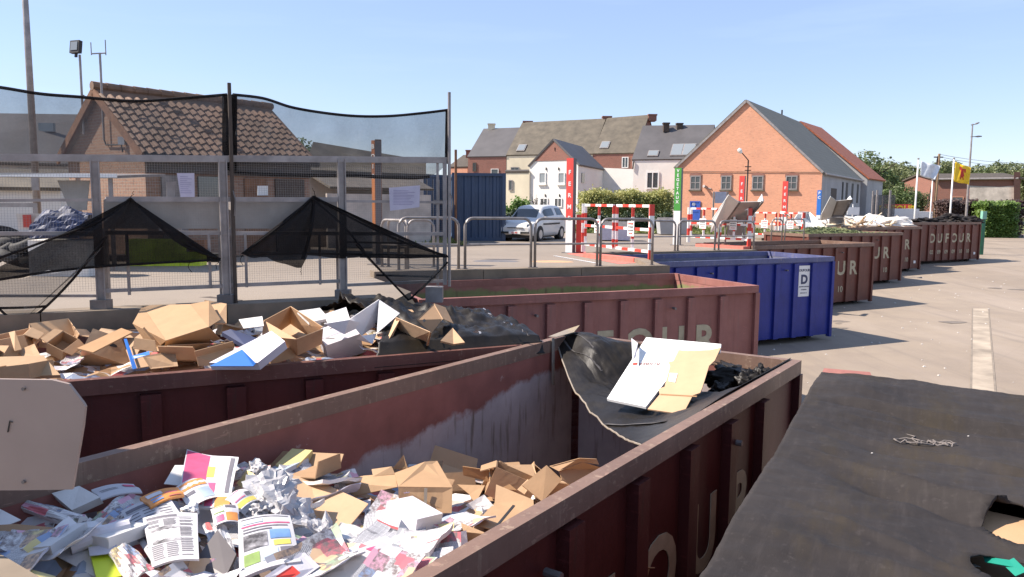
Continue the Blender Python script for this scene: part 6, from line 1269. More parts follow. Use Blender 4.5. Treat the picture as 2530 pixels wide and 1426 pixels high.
slabz('cardboard_sheet', 'cardboard_in', [(190, 862, 2.4), (300, 812, 2.50), (328, 822, 2.48), (230, 872, 2.38)], 'long folded cardboard strip between the fruit tray and the biggest box', 'cardboard sheet', .012)
bent('cardboard_box', 'cardboard', [[(300, 835, 2.42), (352, 835, 2.44), (372, 905, 2.28), (328, 912, 2.26)], [(352, 880, 2.36), (432, 868, 2.38), (440, 905, 2.28), (372, 912, 2.26)]], 'flattened carton with bright blue tape left of centre', 'cardboard box')
bl = bent('blue_tape', 'pylon_blue', [[(306, 838, 2.45), (313, 837, 2.45), (338, 910, 2.29), (328, 913, 2.29)], [(325, 880, 2.39), (368, 868, 2.42), (370, 876, 2.41), (328, 888, 2.37)]], 'bright blue tape strips crossing on the flattened carton', 'tape', .003)
bent('cardboard_tray', 'cardboard', [[(480, 868, 2.42), (575, 843, 2.46), (580, 856, 2.40), (485, 882, 2.36)], [(485, 882, 2.36), (580, 856, 2.40), (560, 900, 2.28), (490, 905, 2.28)]], 'shallow brown tray tilted behind the front rim', 'tray')
wb = slabz('printed_box', 'paper', [(520, 905, 2.34), (673, 826, 2.52), (707, 852, 2.50), (640, 905, 2.34)], 'long white and blue product box leaning on the front rim', 'box', .07)
bent('blue_card', 'pylon_blue', [[(518, 905, 2.378), (598, 864, 2.475), (632, 898, 2.39), (626, 905, 2.38)]], 'blue printed end panel of the long product box', 'panel', .004)
slabz('print_picture', 'notice_paper', [(604, 868, 2.50), (630, 855, 2.53), (652, 880, 2.49), (628, 893, 2.46)], 'grey picture printed on the long product box', 'picture', .003)
bent('cardboard_box', 'cardboard', [[(652, 792, 2.56), (718, 757, 2.66), (718, 800, 2.44), (672, 832, 2.38)], [(718, 757, 2.66), (797, 808, 2.56), (770, 835, 2.36), (718, 800, 2.44)], [(648, 830, 2.44), (652, 792, 2.56), (732, 838, 2.50), (735, 878, 2.30)], [(732, 838, 2.50), (798, 812, 2.54), (795, 850, 2.36), (735, 878, 2.30)], [(672, 832, 2.34), (718, 800, 2.38), (770, 835, 2.34), (735, 860, 2.30)]], 'sunlit open fruit box with hand holes in the middle of the heap', 'cardboard box')
for k, (x, y, z, s) in enumerate(((682, 782, 2.615, 1), (700, 775, 2.64, .8), (664, 822, 2.50, .7), (748, 862, 2.41, .7), (768, 800, 2.585, .8))):
    pass
carton(C2P(846, 866, 2.18), (.36, .30, .24), (24, -16, 24), 'lilac white closed carton with grey lid right of the sunlit fruit box', mat='paper', kind='closed', prt='notice_paper')
bent('white_box', 'paper', [[(862, 790, 2.58), (936, 740, 2.74), (940, 795, 2.50), (893, 830, 2.40)], [(936, 740, 2.74), (988, 774, 2.62), (930, 825, 2.44), (940, 795, 2.50)], [(893, 830, 2.42), (930, 825, 2.42), (920, 850, 2.36), (880, 838, 2.36)], [(905, 800, 2.5), (862, 790, 2.6), (800, 800, 2.56), (850, 826, 2.46)]], 'tall open white box standing above the heap', 'box')
bent('cardboard_box', 'cardboard', [[(945, 868, 2.32), (978, 784, 2.58), (988, 790, 2.58), (953, 870, 2.30)], [(978, 784, 2.60), (1062, 820, 2.52), (1048, 862, 2.28), (985, 850, 2.30)], [(1062, 820, 2.53), (1050, 866, 2.28), (1056, 866, 2.28), (1066, 822, 2.52)], [(985, 850, 2.3), (1048, 862, 2.28), (1040, 880, 2.22), (955, 876, 2.24)]], 'brown open box tipped towards the front rim at the right', 'cardboard box')
bent('cardboard_box', 'cardboard', [[(1030, 790, 2.58), (1072, 750, 2.68), (1094, 788, 2.56), (1066, 824, 2.44)], [(1072, 750, 2.68), (1100, 760, 2.62), (1120, 800, 2.5), (1094, 788, 2.56)]], 'brown box with a round hole beside the black sheeting', 'cardboard box')
slabz('hand_hole_mark', 'dark', [(1044, 791, 2.58), (1049, 788, 2.585), (1052, 793, 2.57), (1047, 797, 2.565)], 'round dark hole in the brown box beside the sheeting', 'hole', .004)
slabz('cardboard_sheet', 'cardboard', [(1088, 844, 2.42), (1118, 812, 2.50), (1148, 848, 2.40), (1120, 852, 2.38)], 'small folded carton flap lying against the black sheeting', 'cardboard sheet', .02)
slabz('cardboard_sheet', 'cardboard', [(505, 742, 2.64), (560, 752, 2.62), (560, 800, 2.5), (528, 800, 2.52)], 'carton flap standing behind the biggest box', 'cardboard sheet', .012)
slabz('spotted_card', 'navy', [(548, 825, 2.50), (570, 818, 2.52), (640, 842, 2.44), (610, 862, 2.40)], 'flat dark blue spotted card lying behind the long product box', 'card', .04)
slabz('white_board', 'paper', [(800, 778, 2.60), (855, 760, 2.64), (868, 800, 2.54), (815, 812, 2.50)], 'white board leaning left of the tall open white box', 'board', .01)
slabz('white_board', 'paper', [(735, 772, 2.62), (790, 764, 2.63), (812, 790, 2.56), (764, 800, 2.54)], 'white polystyrene board behind the sunlit fruit box', 'board', .03)
slabz('white_board', 'paper', [(590, 790, 2.58), (648, 782, 2.60), (652, 806, 2.54), (602, 812, 2.52)], 'crinkled white sheet between the biggest box and the sunlit fruit box', 'sheet', .006)
slabz('packing_tape', 'cardboard_in', [(352, 812, 2.535), (356, 808, 2.54), (398, 858, 2.38), (394, 862, 2.375)], 'brown packing tape strip on the end of the biggest box', 'tape', .003)
slabz('packing_tape', 'tarp_hem', [(1048, 1206, 1.995), (1056, 1206, 1.995), (1054, 1267, 1.872), (1046, 1267, 1.872)], 'pale packing tape strip down the front of the scribbled carton', 'tape', .003)
# ============ heroes in the paper skip (c1)
carton(gp(735, 1178, 1.80), (.23, .19, .15), (14, 10, -28), 'bright white closed carton standing at the back of the paper heap', mat='paper', kind='closed', prt='paper')
bent('cardboard_box', 'cardboard', [[(984, 1204, 2.0), (1118, 1206, 1.98), (1116, 1268, 1.86), (986, 1268, 1.86)], [(984, 1204, 2.0), (975, 1170, 2.0), (1050, 1142, 2.02), (1080, 1140, 2.0), (1118, 1206, 1.98)]], 'large flattened carton with scribbled writing in the middle of the heap', 'cardboard box', .008)
bent('cardboard_sheet', 'cardboard', [[(820, 1192, 1.92), (900, 1176, 1.95), (976, 1170, 1.96), (982, 1204, 1.93), (875, 1226, 1.86)], [(918, 1160, 1.98), (968, 1153, 2.0), (976, 1172, 1.96), (922, 1178, 1.95)]], 'long pale carton wing stretching left of the scribbled carton', 'cardboard sheet')
slabz('cardboard_sheet', 'cardboard', [(970, 1158, 1.96), (997, 1124, 2.06), (1008, 1158, 1.97), (1000, 1162, 1.95)], 'pointed carton corner sticking up behind the scribbled carton', 'cardboard sheet')
slabz('cardboard_sheet', 'cardboard_in', [(955, 1232, 1.86), (1020, 1262, 1.86), (1020, 1290, 1.78), (965, 1290, 1.78)], 'narrow carton flap hanging under the scribbled carton', 'cardboard sheet')
slabz('cardboard_sheet', 'cardboard', [(722, 1176, 2.02), (765, 1180, 2.0), (910, 1246, 1.94), (806, 1368, 1.84), (740, 1290, 1.92)], 'big flat cardboard sheet under the crumpled silver wrap', 'cardboard sheet', .008)
bent('cardboard_box', 'cardboard', [[(1226, 1198, 1.94), (1318, 1236, 1.88), (1320, 1274, 1.82), (1222, 1244, 1.86)], [(1222, 1244, 1.86), (1320, 1274, 1.82), (1255, 1322, 1.86), (1172, 1296, 1.88)]], 'opened carton with a dark slit at the right wall', 'cardboard box', .008)
bent('cardboard_box', 'cardboard', [[(1140, 1292, 1.96), (1232, 1330, 1.92), (1196, 1362, 1.86), (1146, 1345, 1.86)]], 'bent carton end leaning on the right wall', 'cardboard box', .008)
slabz('dark_slit', 'dark', [(1267, 1248, 1.885), (1273, 1250, 1.885), (1216, 1318, 1.895), (1211, 1315, 1.895)], 'narrow black slit gap in the opened carton', 'slit', .004)
bent('cardboard_box', 'cardboard', [[(1290, 1200, 1.84), (1350, 1150, 1.92), (1388, 1186, 1.84), (1340, 1240, 1.76)], [(1388, 1186, 1.84), (1380, 1160, 1.90), (1440, 1142, 1.94), (1500, 1160, 1.84), (1430, 1212, 1.76)], [(1358, 1152, 1.92), (1432, 1132, 1.98), (1474, 1134, 1.96), (1480, 1148, 1.92), (1440, 1142, 1.94), (1380, 1164, 1.9)]], 'farthest big open carton touching the right wall of the paper skip', 'cardboard box', .008)
slabz('cardboard_sheet', 'cardboard', [(1278, 1210, 1.80), (1304, 1184, 1.86), (1314, 1196, 1.84), (1296, 1222, 1.78)], 'small carton scrap left of the farthest big carton', 'cardboard sheet')
bent('cardboard_box', 'cardboard_in', [[(1143, 1152, 1.86), (1208, 1162, 1.84), (1208, 1190, 1.76), (1145, 1174, 1.78)], [(1209, 1154, 1.86), (1278, 1212, 1.74), (1215, 1206, 1.74)]], 'open grey brown carton in front of the dark left wall', 'cardboard box', .007)
slabz('cardboard_sheet', 'cardboard', [(1092, 1180, 1.86), (1124, 1186, 1.85), (1112, 1210, 1.80), (1098, 1200, 1.82)], 'small carton piece right of the scribbled carton', 'cardboard sheet')
slabz('cardboard_sheet', 'cardboard', [(1130, 1198, 1.82), (1198, 1200, 1.82), (1172, 1250, 1.74), (1160, 1222, 1.78)], 'tan carton flap with a notch near the opened carton', 'cardboard sheet')
slabz('white_card', 'paper', [(1150, 1248, 1.86), (1196, 1222, 1.92), (1222, 1252, 1.86), (1180, 1266, 1.82)], 'small bright white folded card among the cartons', 'card')
slabz('white_box', 'paper', [(1052, 1338, 2.02), (1143, 1315, 2.02), (1150, 1375, 1.92), (1068, 1398, 1.92)], 'white office box standing by the right wall', 'box', .09)
slabz('white_box', 'paper', [(800, 1385, 2.05), (950, 1334, 2.03), (1020, 1380, 1.98), (900, 1440, 1.98), (820, 1440, 2.0)], 'large white box lid with dark printed rings at the bottom edge', 'box', .05)
m = MB(); a = gp(840, 1412, 2.08); torus(m, .05, .006, 20, 6); m.v = [Vector((v.x*1.2, v.y*.7, v.z*.2)) for v in m.v]; o = m.build('printed_ring', M['dark'], label='dark ring printed on the large white box lid', cat='print'); o.location = a; o.rotation_euler = (R(12), 0, 0)
pass
# posters, brochures, newspapers at the left
def printed(px4, z4, mat, lab, cat='newspaper', t=.012, curl=0.015, name='newspaper', pages=True, n=9, bow=.02):
    A, B, C_, D = [gp(x, y, z) for (x, y), z in zip(px4, z4)]; c = (A+B+C_+D)/4; hero([c, (A+B)/2*.5+c*.5, (C_+D)/2*.5+c*.5]); m = MB(); P = []; nr = (B-A).cross(D-A).normalized()
    if nr.z < 0: nr = -nr
    for i in range(n):
        v = i/(n-1); P.append([(A*(1-u)+B*u)*(1-v)+(D*(1-u)+C_*u)*v-c+nr*(bow*math.sin(math.pi*u)*(1-v*.5)+.006*math.sin(u*11+v*8)+t) for u in [j/(n-1) for j in range(n)]])
    m.grid(P, 0)
    if pages: m.grid([[p-nr*t for p in r] for r in P][::-1], 1); 
    if pages:
        for e in (P[0], P[-1], [r[0] for r in P], [r[-1] for r in P]):
            for k in range(n-1): m.poly([e[k], e[k+1], e[k+1]-nr*t, e[k]-nr*t], 1)
    o = m.build(name, [M[mat], M['paper']]); o.location = c; tag(o, lab, cat); return o
pass
pass
slabz('white_sheet', 'paper', [(405, 1196, 2.14), (432, 1150, 2.19), (520, 1150, 2.17), (490, 1205, 2.11)], 'white sheet lying on the large promotional sheet', 'paper sheet', .004)
pass
pass
pass
printed([(500, 1300), (560, 1300), (600, 1420), (555, 1440)], [2.08, 2.08, 2.05, 2.05], 'newsprint', 'inner newspaper page sticking out left of the colour page', t=.004)
slabz('grey_folder', 'pylon_side', [(488, 1382, 2.1), (538, 1312, 2.16), (585, 1372, 2.12), (560, 1426, 2.08), (505, 1430, 2.06)], 'dark grey plastic folder between the newspapers', 'folder', .015)
printed([(45, 1262), (95, 1250), (218, 1282), (190, 1310)], [2.12, 2.14, 2.12, 2.09], 'magazine', 'thick yellow and white catalogue at the left', 'catalogue', .03, name='catalogue')
printed([(218, 1300), (310, 1220), (345, 1255), (268, 1310)], [2.08, 2.16, 2.14, 2.06], 'magazine', 'green and orange brochure left of the front page', 'brochure', .008, name='brochure')
slabz('white_box', 'paper', [(132, 1226, 2.16), (200, 1208, 2.18), (252, 1236, 2.15), (182, 1268, 2.10)], 'white flat gift box near the grey board', 'box', .05)
m = MB(); a, b = gp(172, 1352, 2.15), gp(318, 1304, 2.17); m.tube([a, a.lerp(b, .5)+Vector((0, 0, .01)), b], [.035, .042, .04], 12); m.slab([a+Vector((0, .0, .02)), b+Vector((0, 0, .03)), b+Vector((-.03, .10, .02)), a+Vector((-.05, .08, .0))], .003); c = a.copy(); m.v = [v-c for v in m.v]; o = m.build('paper_roll', M['paper'], label='rolled white paper lying at the lower left', cat='paper roll'); o.location = c
slabz('white_sheet', 'paper', [(128, 1368, 2.12), (180, 1336, 2.14), (300, 1400, 2.08), (260, 1440, 2.06)], 'plain white sheet under the rolled paper', 'paper sheet', .004)
slabz('yellow_packet', 'yellow_green', [(218, 1352, 2.13), (288, 1345, 2.13), (300, 1430, 2.08), (240, 1440, 2.08)], 'yellow packet with white label below the paper roll', 'packet', .03); slabz('packet_label', 'paper', [(218, 1352, 2.15), (288, 1345, 2.15), (290, 1366, 2.14), (222, 1374, 2.14)], 'white label on the yellow packet', 'label', .003)
printed([(268, 1372), (320, 1350), (380, 1410), (318, 1445)], [2.14, 2.14, 2.1, 2.08], 'magazine', 'yellow orange crisp bag brochure at the bottom left', 'packet', .012, name='snack_packet')
slabz('cardboard_sheet', 'cardboard', [(-60, 1302, 2.14), (40, 1296, 2.14), (145, 1306, 2.12), (92, 1350, 2.08), (-60, 1340, 2.10)], 'grey brown cardboard sheet at the lower left edge', 'cardboard sheet', .008)
slabz('white_sheet', 'paper', [(-60, 1256, 2.18), (0, 1258, 2.18), (52, 1285, 2.15), (0, 1306, 2.13), (-60, 1306, 2.13)], 'pinkish white sheet at the left picture edge', 'paper sheet', .004)
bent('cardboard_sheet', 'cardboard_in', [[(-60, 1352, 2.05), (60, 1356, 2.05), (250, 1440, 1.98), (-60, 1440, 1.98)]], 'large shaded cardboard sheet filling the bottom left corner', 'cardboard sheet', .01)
bent('postcard', 'paper', [[(652, 1426, 2.14), (748, 1362, 2.14), (790, 1400, 2.10), (720, 1450, 2.08)]], 'white framed card with a red picture at the bottom edge', 'card', .004)
slabz('card_picture', 'red_gloss', [(682, 1424, 2.15), (722, 1398, 2.15), (742, 1416, 2.13), (705, 1440, 2.12)], 'red picture on the white framed card', 'picture', .003)
def page(px4, z4, lab, seed, t=.010, rows=26, cols=3, pic=True, tint='newsprint_plain', name='newspaper', cat='newspaper', blocks=()):
    A, B, C_, D = [gp(x, y, z) for (x, y), z in zip(px4, z4)]; c = (A+B+C_+D)/4; nr = (B-A).cross(D-A).normalized()
    if nr.z < 0: nr = -nr
    HERO.append(c); HERO.append((A+c)/2); HERO.append((B+c)/2); HERO.append((C_+c)/2); HERO.append((D+c)/2)
    rnd_ = random.Random(seed); e = empty(name, c, label=lab, cat=cat)
    def pt(u, v, o=0): return (A*(1-u)+B*u)*(1-v)+(D*(1-u)+C_*u)*v-c+nr*(.016*math.sin(math.pi*u)+.010*math.sin(v*5+seed)+o)
    m = MB(); n = 9; top = [[pt(j/(n-1), i/(n-1), t) for j in range(n)] for i in range(n)]; m.grid(top, 0); m.grid([[p-nr*t for p in r] for r in top][::-1], 0)
    for ed in (top[0], top[-1], [r[0] for r in top], [r[-1] for r in top]):
        for k in range(n-1): m.poly([ed[k], ed[k+1], ed[k+1]-nr*t, ed[k]-nr*t])
    sh = m.build('page', M[tint], e)
    def quad(m, u0, u1, v0, v1, o, k=4):
        for q in range(k): a, b = u0+(u1-u0)*q/k, u0+(u1-u0)*(q+1)/k; m.poly([pt(a, v0, o), pt(b, v0, o), pt(b, v1, o), pt(a, v1, o)])
    ink = MB(); pics = []
    if not blocks:
        quad(ink, .06, .62, .05, .10, t+.0016); quad(ink, .06, .94, .115, .12, t+.0016)
        if pic: pics.append((.10, .10+.28*(cols-1)+.02, .34, .68))
        for cidx in range(cols):
            u0 = .06+.9*cidx/cols
            for r in range(rows):
                v = .15+.8*r/rows
                if any(p[0]-.02 < u0+.1 < p[1]+.02 and p[2]-.02 < v < p[3]+.02 for p in pics) or rnd_.random() < .06: continue
                quad(ink, u0, u0+.9/cols-.05-rnd_.random()*.04, v, v+.014, t+.0016, 2)
        ink.build('print', M['ink_grey'], sh)
        for (a, b, v0, v1) in pics: m = MB(); quad(m, a, b, v0, v1, t+.0018); m.build('photograph', M['photo_grey'], sh)
    for (a, b, v0, v1, mt) in blocks: m = MB(); quad(m, a, b, v0, v1, t+.0016+.0004*len(mt)/10); m.build('print', M[mt], sh)
    return e
m_plain('newsprint_plain', (.50, .485, .50), .8, 0, .06, 4); m_plain('ink_grey', (.15, .14, .16), .8); m_plain('glossy_white', (.66, .63, .63), .4, 0, .05); m_plain('print_pink', (.62, .10, .20), .4, 0, .2, 9); m_plain('print_orange', (.70, .28, .07), .4, 0, .2, 9); m_plain('print_blue', (.16, .28, .50), .4, 0, .25, 9); m_plain('print_sky', (.42, .50, .58), .5, 0, .2, 7); m_plain('print_green', (.25, .35, .10), .5, 0, .3, 9); m_plain('print_yellow', (.70, .58, .12), .45, 0, .1)
t = NT('photo_grey'); co = t.co(); t.col(t.ramp(t.noise(co, 14, 4, .6), [(.38, (.05, .045, .05)), (.52, (.22, .21, .22)), (.66, (.50, .48, .50))])); M['photo_grey'] = t.set(.7)
page([(300, 1268), (418, 1230), (498, 1342), (380, 1402)], [2.12, 2.16, 2.13, 2.08], 'newspaper with a large headline half under the front page', 3, rows=16)
page([(352, 1280), (488, 1268), (492, 1384), (376, 1404)], [2.17, 2.18, 2.15, 2.11], 'newspaper front page with a grey photograph in the middle left', 5, cols=3)
page([(588, 1296), (716, 1284), (744, 1392), (592, 1436)], [2.17, 2.16, 2.12, 2.12], 'colour newspaper page curling beside the silver wrap', 7, t=.016, blocks=[(.05, .95, .04, .055, 'ink_grey'), (.06, .45, .08, .16, 'print_sky'), (.05, .95, .19, .215, 'print_pink'), (.08, .9, .25, .27, 'ink_grey'), (.08, .6, .30, .32, 'ink_grey'), (.08, .5, .36, .60, 'photo_grey'), (.55, .92, .34, .50, 'print_blue'), (.6, .9, .53, .62, 'print_yellow'), (.08, .34, .66, .85, 'print_green'), (.38, .66, .66, .85, 'print_sky'), (.70, .93, .66, .9, 'ink_grey')])
page([(440, 1250), (462, 1116), (590, 1138), (566, 1262)], [2.10, 2.20, 2.16, 2.08], 'large pink and red promotional sheet at the top of the paper heap', 9, t=.012, tint='glossy_white', name='promo_sheet', cat='poster', blocks=[(.0, .16, .70, 1, 'print_orange'), (.22, .95, .86, .94, 'ink_grey'), (.04, .97, .02, .46, 'print_pink'), (.14, .42, .08, .30, 'print_blue'), (.50, .72, .46, .60, 'print_yellow'), (.55, .85, .12, .2, 'glossy_white'), (.55, .8, .25, .3, 'glossy_white'), (.02, .4, .50, .66, 'print_pink')])
page([(820, 1384), (948, 1338), (1018, 1378), (905, 1440)], [2.105, 2.085, 2.03, 2.03], 'printed top panel of the large white box lid', 11, t=.006, tint='glossy_white', name='box_print', cat='box lid', blocks=[(.55, .95, .1, .35, 'print_pink'), (.6, .85, .12, .2, 'print_yellow'), (.05, .2, .3, .36, 'ink_grey'), (.45, .62, .45, .56, 'ink_grey'), (.3, .8, .72, .76, 'ink_grey')])
page([(500, 1182), (430, 1210), (470, 1255), (545, 1225)], [2.14, 2.14, 2.12, 2.12], 'small folded flyer on the lower part of the promotional sheet', 13, t=.004, tint='glossy_white', name='flyer', cat='flyer', blocks=[(.1, .9, .1, .4, 'print_orange'), (.1, .5, .5, .9, 'print_sky'), (.6, .9, .5, .6, 'ink_grey')])
page([(590, 1262), (640, 1232), (600, 1210), (556, 1236)], [2.13, 2.13, 2.15, 2.15], 'small yellow and pink leaflet between the promotional sheet and the silver wrap', 17, t=.004, tint='glossy_white', name='leaflet', cat='leaflet', blocks=[(.05, .95, .05, .3, 'print_yellow'), (.1, .6, .4, .9, 'print_pink'), (.65, .95, .4, .6, 'ink_grey')])
page([(520, 1262), (588, 1252), (592, 1288), (530, 1298)], [2.14, 2.14, 2.12, 2.12], 'supermarket leaflet with orange corner above the dark grey folder', 19, t=.005, tint='glossy_white', name='leaflet', cat='leaflet', blocks=[(.05, .45, .1, .5, 'print_green'), (.5, .95, .55, .95, 'print_orange'), (.5, .9, .1, .3, 'ink_grey'), (.1, .4, .6, .9, 'print_pink')])
page([(225, 1210), (330, 1196), (352, 1222), (250, 1240)], [2.17, 2.17, 2.15, 2.15], 'pale lilac folded circular at the left part of the heap', 23, t=.008, tint='newsprint_plain', name='circular', cat='leaflet', blocks=[(.7, .95, .1, .5, 'print_pink'), (.1, .5, .4, .46, 'ink_grey'), (.1, .5, .6, .64, 'ink_grey')])
page([(345, 1232), (440, 1206), (455, 1232), (372, 1262)], [2.17, 2.16, 2.14, 2.15], 'orange catalogue with a dark box print left of the promotional sheet', 29, t=.012, tint='print_orange', name='catalogue', cat='catalogue', blocks=[(.1, .5, .1, .4, 'glossy_white'), (.55, .9, .3, .9, 'print_pink'), (.1, .4, .6, .9, 'print_blue')])
# long crumpled silver wrap
m = MB(); spine = [gp(660, 1185, 2.14), gp(680, 1230, 2.12), (gp(712, 1262, 2.10)), gp(760, 1290, 2.06), gp(822, 1322, 1.98)]; G = []; rnd = random.Random(3)
for i in range(29):
    t_ = i/28*4; k = min(3, int(t_)); p = spine[k].lerp(spine[k+1], t_-k); d = (spine[min(k+1, 4)]-spine[k]).normalized(); sd2 = Vector((d.y, -d.x, 0)).normalized(); row = []
    for j in range(25): a = 2*math.pi*j/24; r = (.075+.03*math.sin(i*.5))*(1+.75*noise.noise(Vector((i*.55, math.cos(a)*1.6, math.sin(a)*1.6)))+.5*noise.noise(Vector((i*1.4, math.cos(a)*4, math.sin(a)*4)))); row.append(p+sd2*(math.cos(a)*r*1.15)+Vector((0, 0, abs(math.sin(a))*r*.8-.02)))
    G.append(row)
c = spine[0]; m.grid([[p-c for p in r] for r in G], 0, False); o = m.build('crumpled_wrap', M['shiny_scrap'], label='long crumpled silver grey wrapping lying across the paper heap', cat='wrapping'); o.location = c
for k, (px, py, z, s, sd_, lab) in enumerate(((700, 1212, 2.1, .07, 3, 'crumpled silver paper ball above the long wrapping'), (640, 1160, 2.1, .05, 5, 'small silver crumple behind the promotional sheet'), (650, 1258, 2.12, .06, 7, 'crumpled silver paper ball left of the long wrapping'), (468, 1262, 2.12, .05, 9, 'torn white tissue below the promotional sheet'))):
    o = bpy.data.objects.new('crumpled_paper', mesh_crumple((s, s, s), sd_, 'shiny_scrap' if k < 3 else 'paper', .7, .6)); COL.objects.link(o); o.location = gp(px, py, z); tag(o, lab, 'crumpled paper')
# handwriting on the scribbled carton
m = MB(); rs = random.Random(5)
for (x0, x1, y) in ((998, 1012, 1217), (990, 1026, 1236), (1006, 1038, 1244), (994, 1008, 1255)):
    pts = [gp(x0+(x1-x0)*k/14, y+rs.uniform(-2.2, 2.2), 2.0-.14*(y-1205)/63+.007)-gp(998, 1217, 1.98) for k in range(15)]; m.tube(pts, .0016, 4)
o = m.build('handwriting', M['print_ink'], label='scribbled pen handwriting on the front of the large flattened carton', cat='handwriting'); o.location = gp(998, 1217, 1.98)
# ============ the rest, copied from a few shapes
rnd = random.Random(21)
TPL = dict(
    paper=[mesh_sheet(.21, .30, .03, 1, 'paper'), mesh_sheet(.24, .32, -.03, 2, 'paper', .03), mesh_stack(.16, .23, .012, 3, 'paper'), mesh_sheet(.30, .42, .05, 4, 'paper', .05)],
    news=[mesh_stack(.29, .38, .012, 1, 'newsprint'), mesh_stack(.38, .29, .02, 2, 'newsprint', .06), mesh_sheet(.36, .48, .05, 5, 'newsprint', .06)],
    mag=[mesh_stack(.21, .29, .010, 3, 'magazine'), mesh_stack(.21, .29, .005, 4, 'magazine', .07), mesh_stack(.15, .21, .012, 5, 'magazine')],
    crumple=[mesh_crumple((.07, .06, .06), 2, 'paper', .8, .7), mesh_crumple((.10, .06, .05), 4, 'paper', .7, .8), mesh_crumple((.06, .05, .05), 6, 'shiny_scrap', .8, .8)],
    board=[], box=[], card=[])
for k, (w, l) in enumerate(((.45, .32), (.34, .5), (.26, .3), (.55, .25))):
    m = MB(); f_ = .18+.1*k; m.slab([(-w/2, -l/2, 0), (w*f_, -l/2, 0), (w*f_, l/2, .0), (-w/2, l/2, 0)], .006); m.slab([(w*f_, -l/2, 0), (w/2, -l/2+.02, .09), (w/2, l/2-.02, .09), (w*f_, l/2, 0)], .006); 
    if k % 2: m.slab([(-w/2, l/2, 0), (w*f_-.01, l/2, 0), (w*f_-.03, l/2+.08, .06), (-w/2+.02, l/2+.08, .06)], .006)
    TPL['board'].append(m.mesh('cardboard_sheet', M['cardboard']))
for k, (w, l, h, fl) in enumerate(((.36, .28, .16, (60, 100, 30, 0)), (.30, .24, .2, (0, 130, 0, 110)), (.40, .30, .12, (0, 0, 0, 0)), (.22, .18, .14, (100, 0, 100, 0)))): TPL['box'].append(mb_open_box(w, l, h, None, fl).mesh('cardboard_box', M['cardboard']))
for k, (w, l, h) in enumerate(((.20, .14, .05), (.13, .09, .035), (.26, .18, .03), (.11, .2, .06))): m = MB(); m.box(-w/2, w/2, -l/2, l/2, 0, h); TPL['card'].append(m.mesh('packet', M['colour_card']))
for k, (w, l, h) in enumerate(((.22, .16, .08), (.3, .2, .1))): m = MB(); m.box(-w/2, w/2, -l/2, l/2, 0, h); TPL['card'].append(m.mesh('white_carton', M['paper']))
INFO = dict(paper=('paper_sheet', 'loose white paper sheet lying in the %s', 'paper sheet'), news=('newspaper', 'old newspaper with columns of small print lying in the %s', 'newspaper'), mag=('magazine', 'colourful advertising magazine lying in the %s', 'magazine'),
            crumple=('crumpled_paper', 'crumpled paper ball lying in the %s', 'crumpled paper'), board=('cardboard_sheet', 'flattened brown cardboard piece lying in the %s', 'cardboard sheet'), box=('cardboard_box', 'small open brown cardboard box dumped in the %s', 'cardboard box'), card=('packet', 'small coloured packet lying in the %s', 'packet'))
def scatter(c, h, n, weights, xr, yr, where, tilt=16, lift=(-.02, .05), smax=1.15, avoid=()):
    th = CF[c][2]; k = 0; tries = 0
    while k < n and tries < n*8:
        tries += 1; x, y = rnd.uniform(*xr), rnd.uniform(*yr); kind = rnd.choices(list(weights), list(weights.values()))[0]; me = rnd.choice(TPL[kind])
        bx, by = .30, .24
        if y < by or y > 2.4-by or x < -6+bx: 
            if kind in ('board', 'box', 'news'): continue
            y = min(max(y, .16), 2.24)
        z = h(x, y)+rnd.uniform(*lift); P = LW(c, x, y, z); nm, lab, cat = INFO[kind]
        rr_ = .15 if kind in ('news', 'board', 'box') else .10
        if any((P-q).length < rr_ for q in HERO): continue
        o = bpy.data.objects.new(nm, me); COL.objects.link(o); o.location = P; tl_ = tilt*(1.6 if kind == 'box' else 1)
        o.rotation_euler = (R(rnd.gauss(0, tl_*.6)), R(rnd.gauss(0, tl_*.6)), rnd.uniform(0, 6.28)); s = rnd.uniform(.8, smax); o.scale = (s, s, s)
        tag(o, lab % where, cat, cat+' pieces in the '+where); k += 1
scatter('c1', h1, 92, dict(paper=3.2, news=4.5, mag=7, crumple=.8, card=2), (-5.9, -3.9), (.12, 2.28), 'paper heap of the foreground skip', tilt=11, smax=1.3)
scatter('c1', h1, 40, dict(paper=.7, news=.6, mag=1.2, board=6, box=3.0, card=.6), (-4.3, -2.2), (.2, 2.2), 'paper heap of the foreground skip', lift=(-.05, .03))
scatter('c1', h1, 10, dict(paper=2, board=2, crumple=2, card=1), (-2.3, -1.4), (.2, 2.2), 'paper heap of the foreground skip', lift=(-.05, .03), tilt=24)
scatter('c2', h2, 70, dict(board=5, box=4.5, paper=3, news=1, mag=1.4, crumple=2, card=1.4), (-5.9, -.3), (.25, 2.2), 'cardboard heap of the middle skip', tilt=24, lift=(-.02, .12))
scatter('c2', h2, 26, dict(paper=5, crumple=3, card=2, mag=1), (-3.4, -.9), (.9, 2.1), 'cardboard heap of the middle skip', tilt=26, lift=(.02, .14))

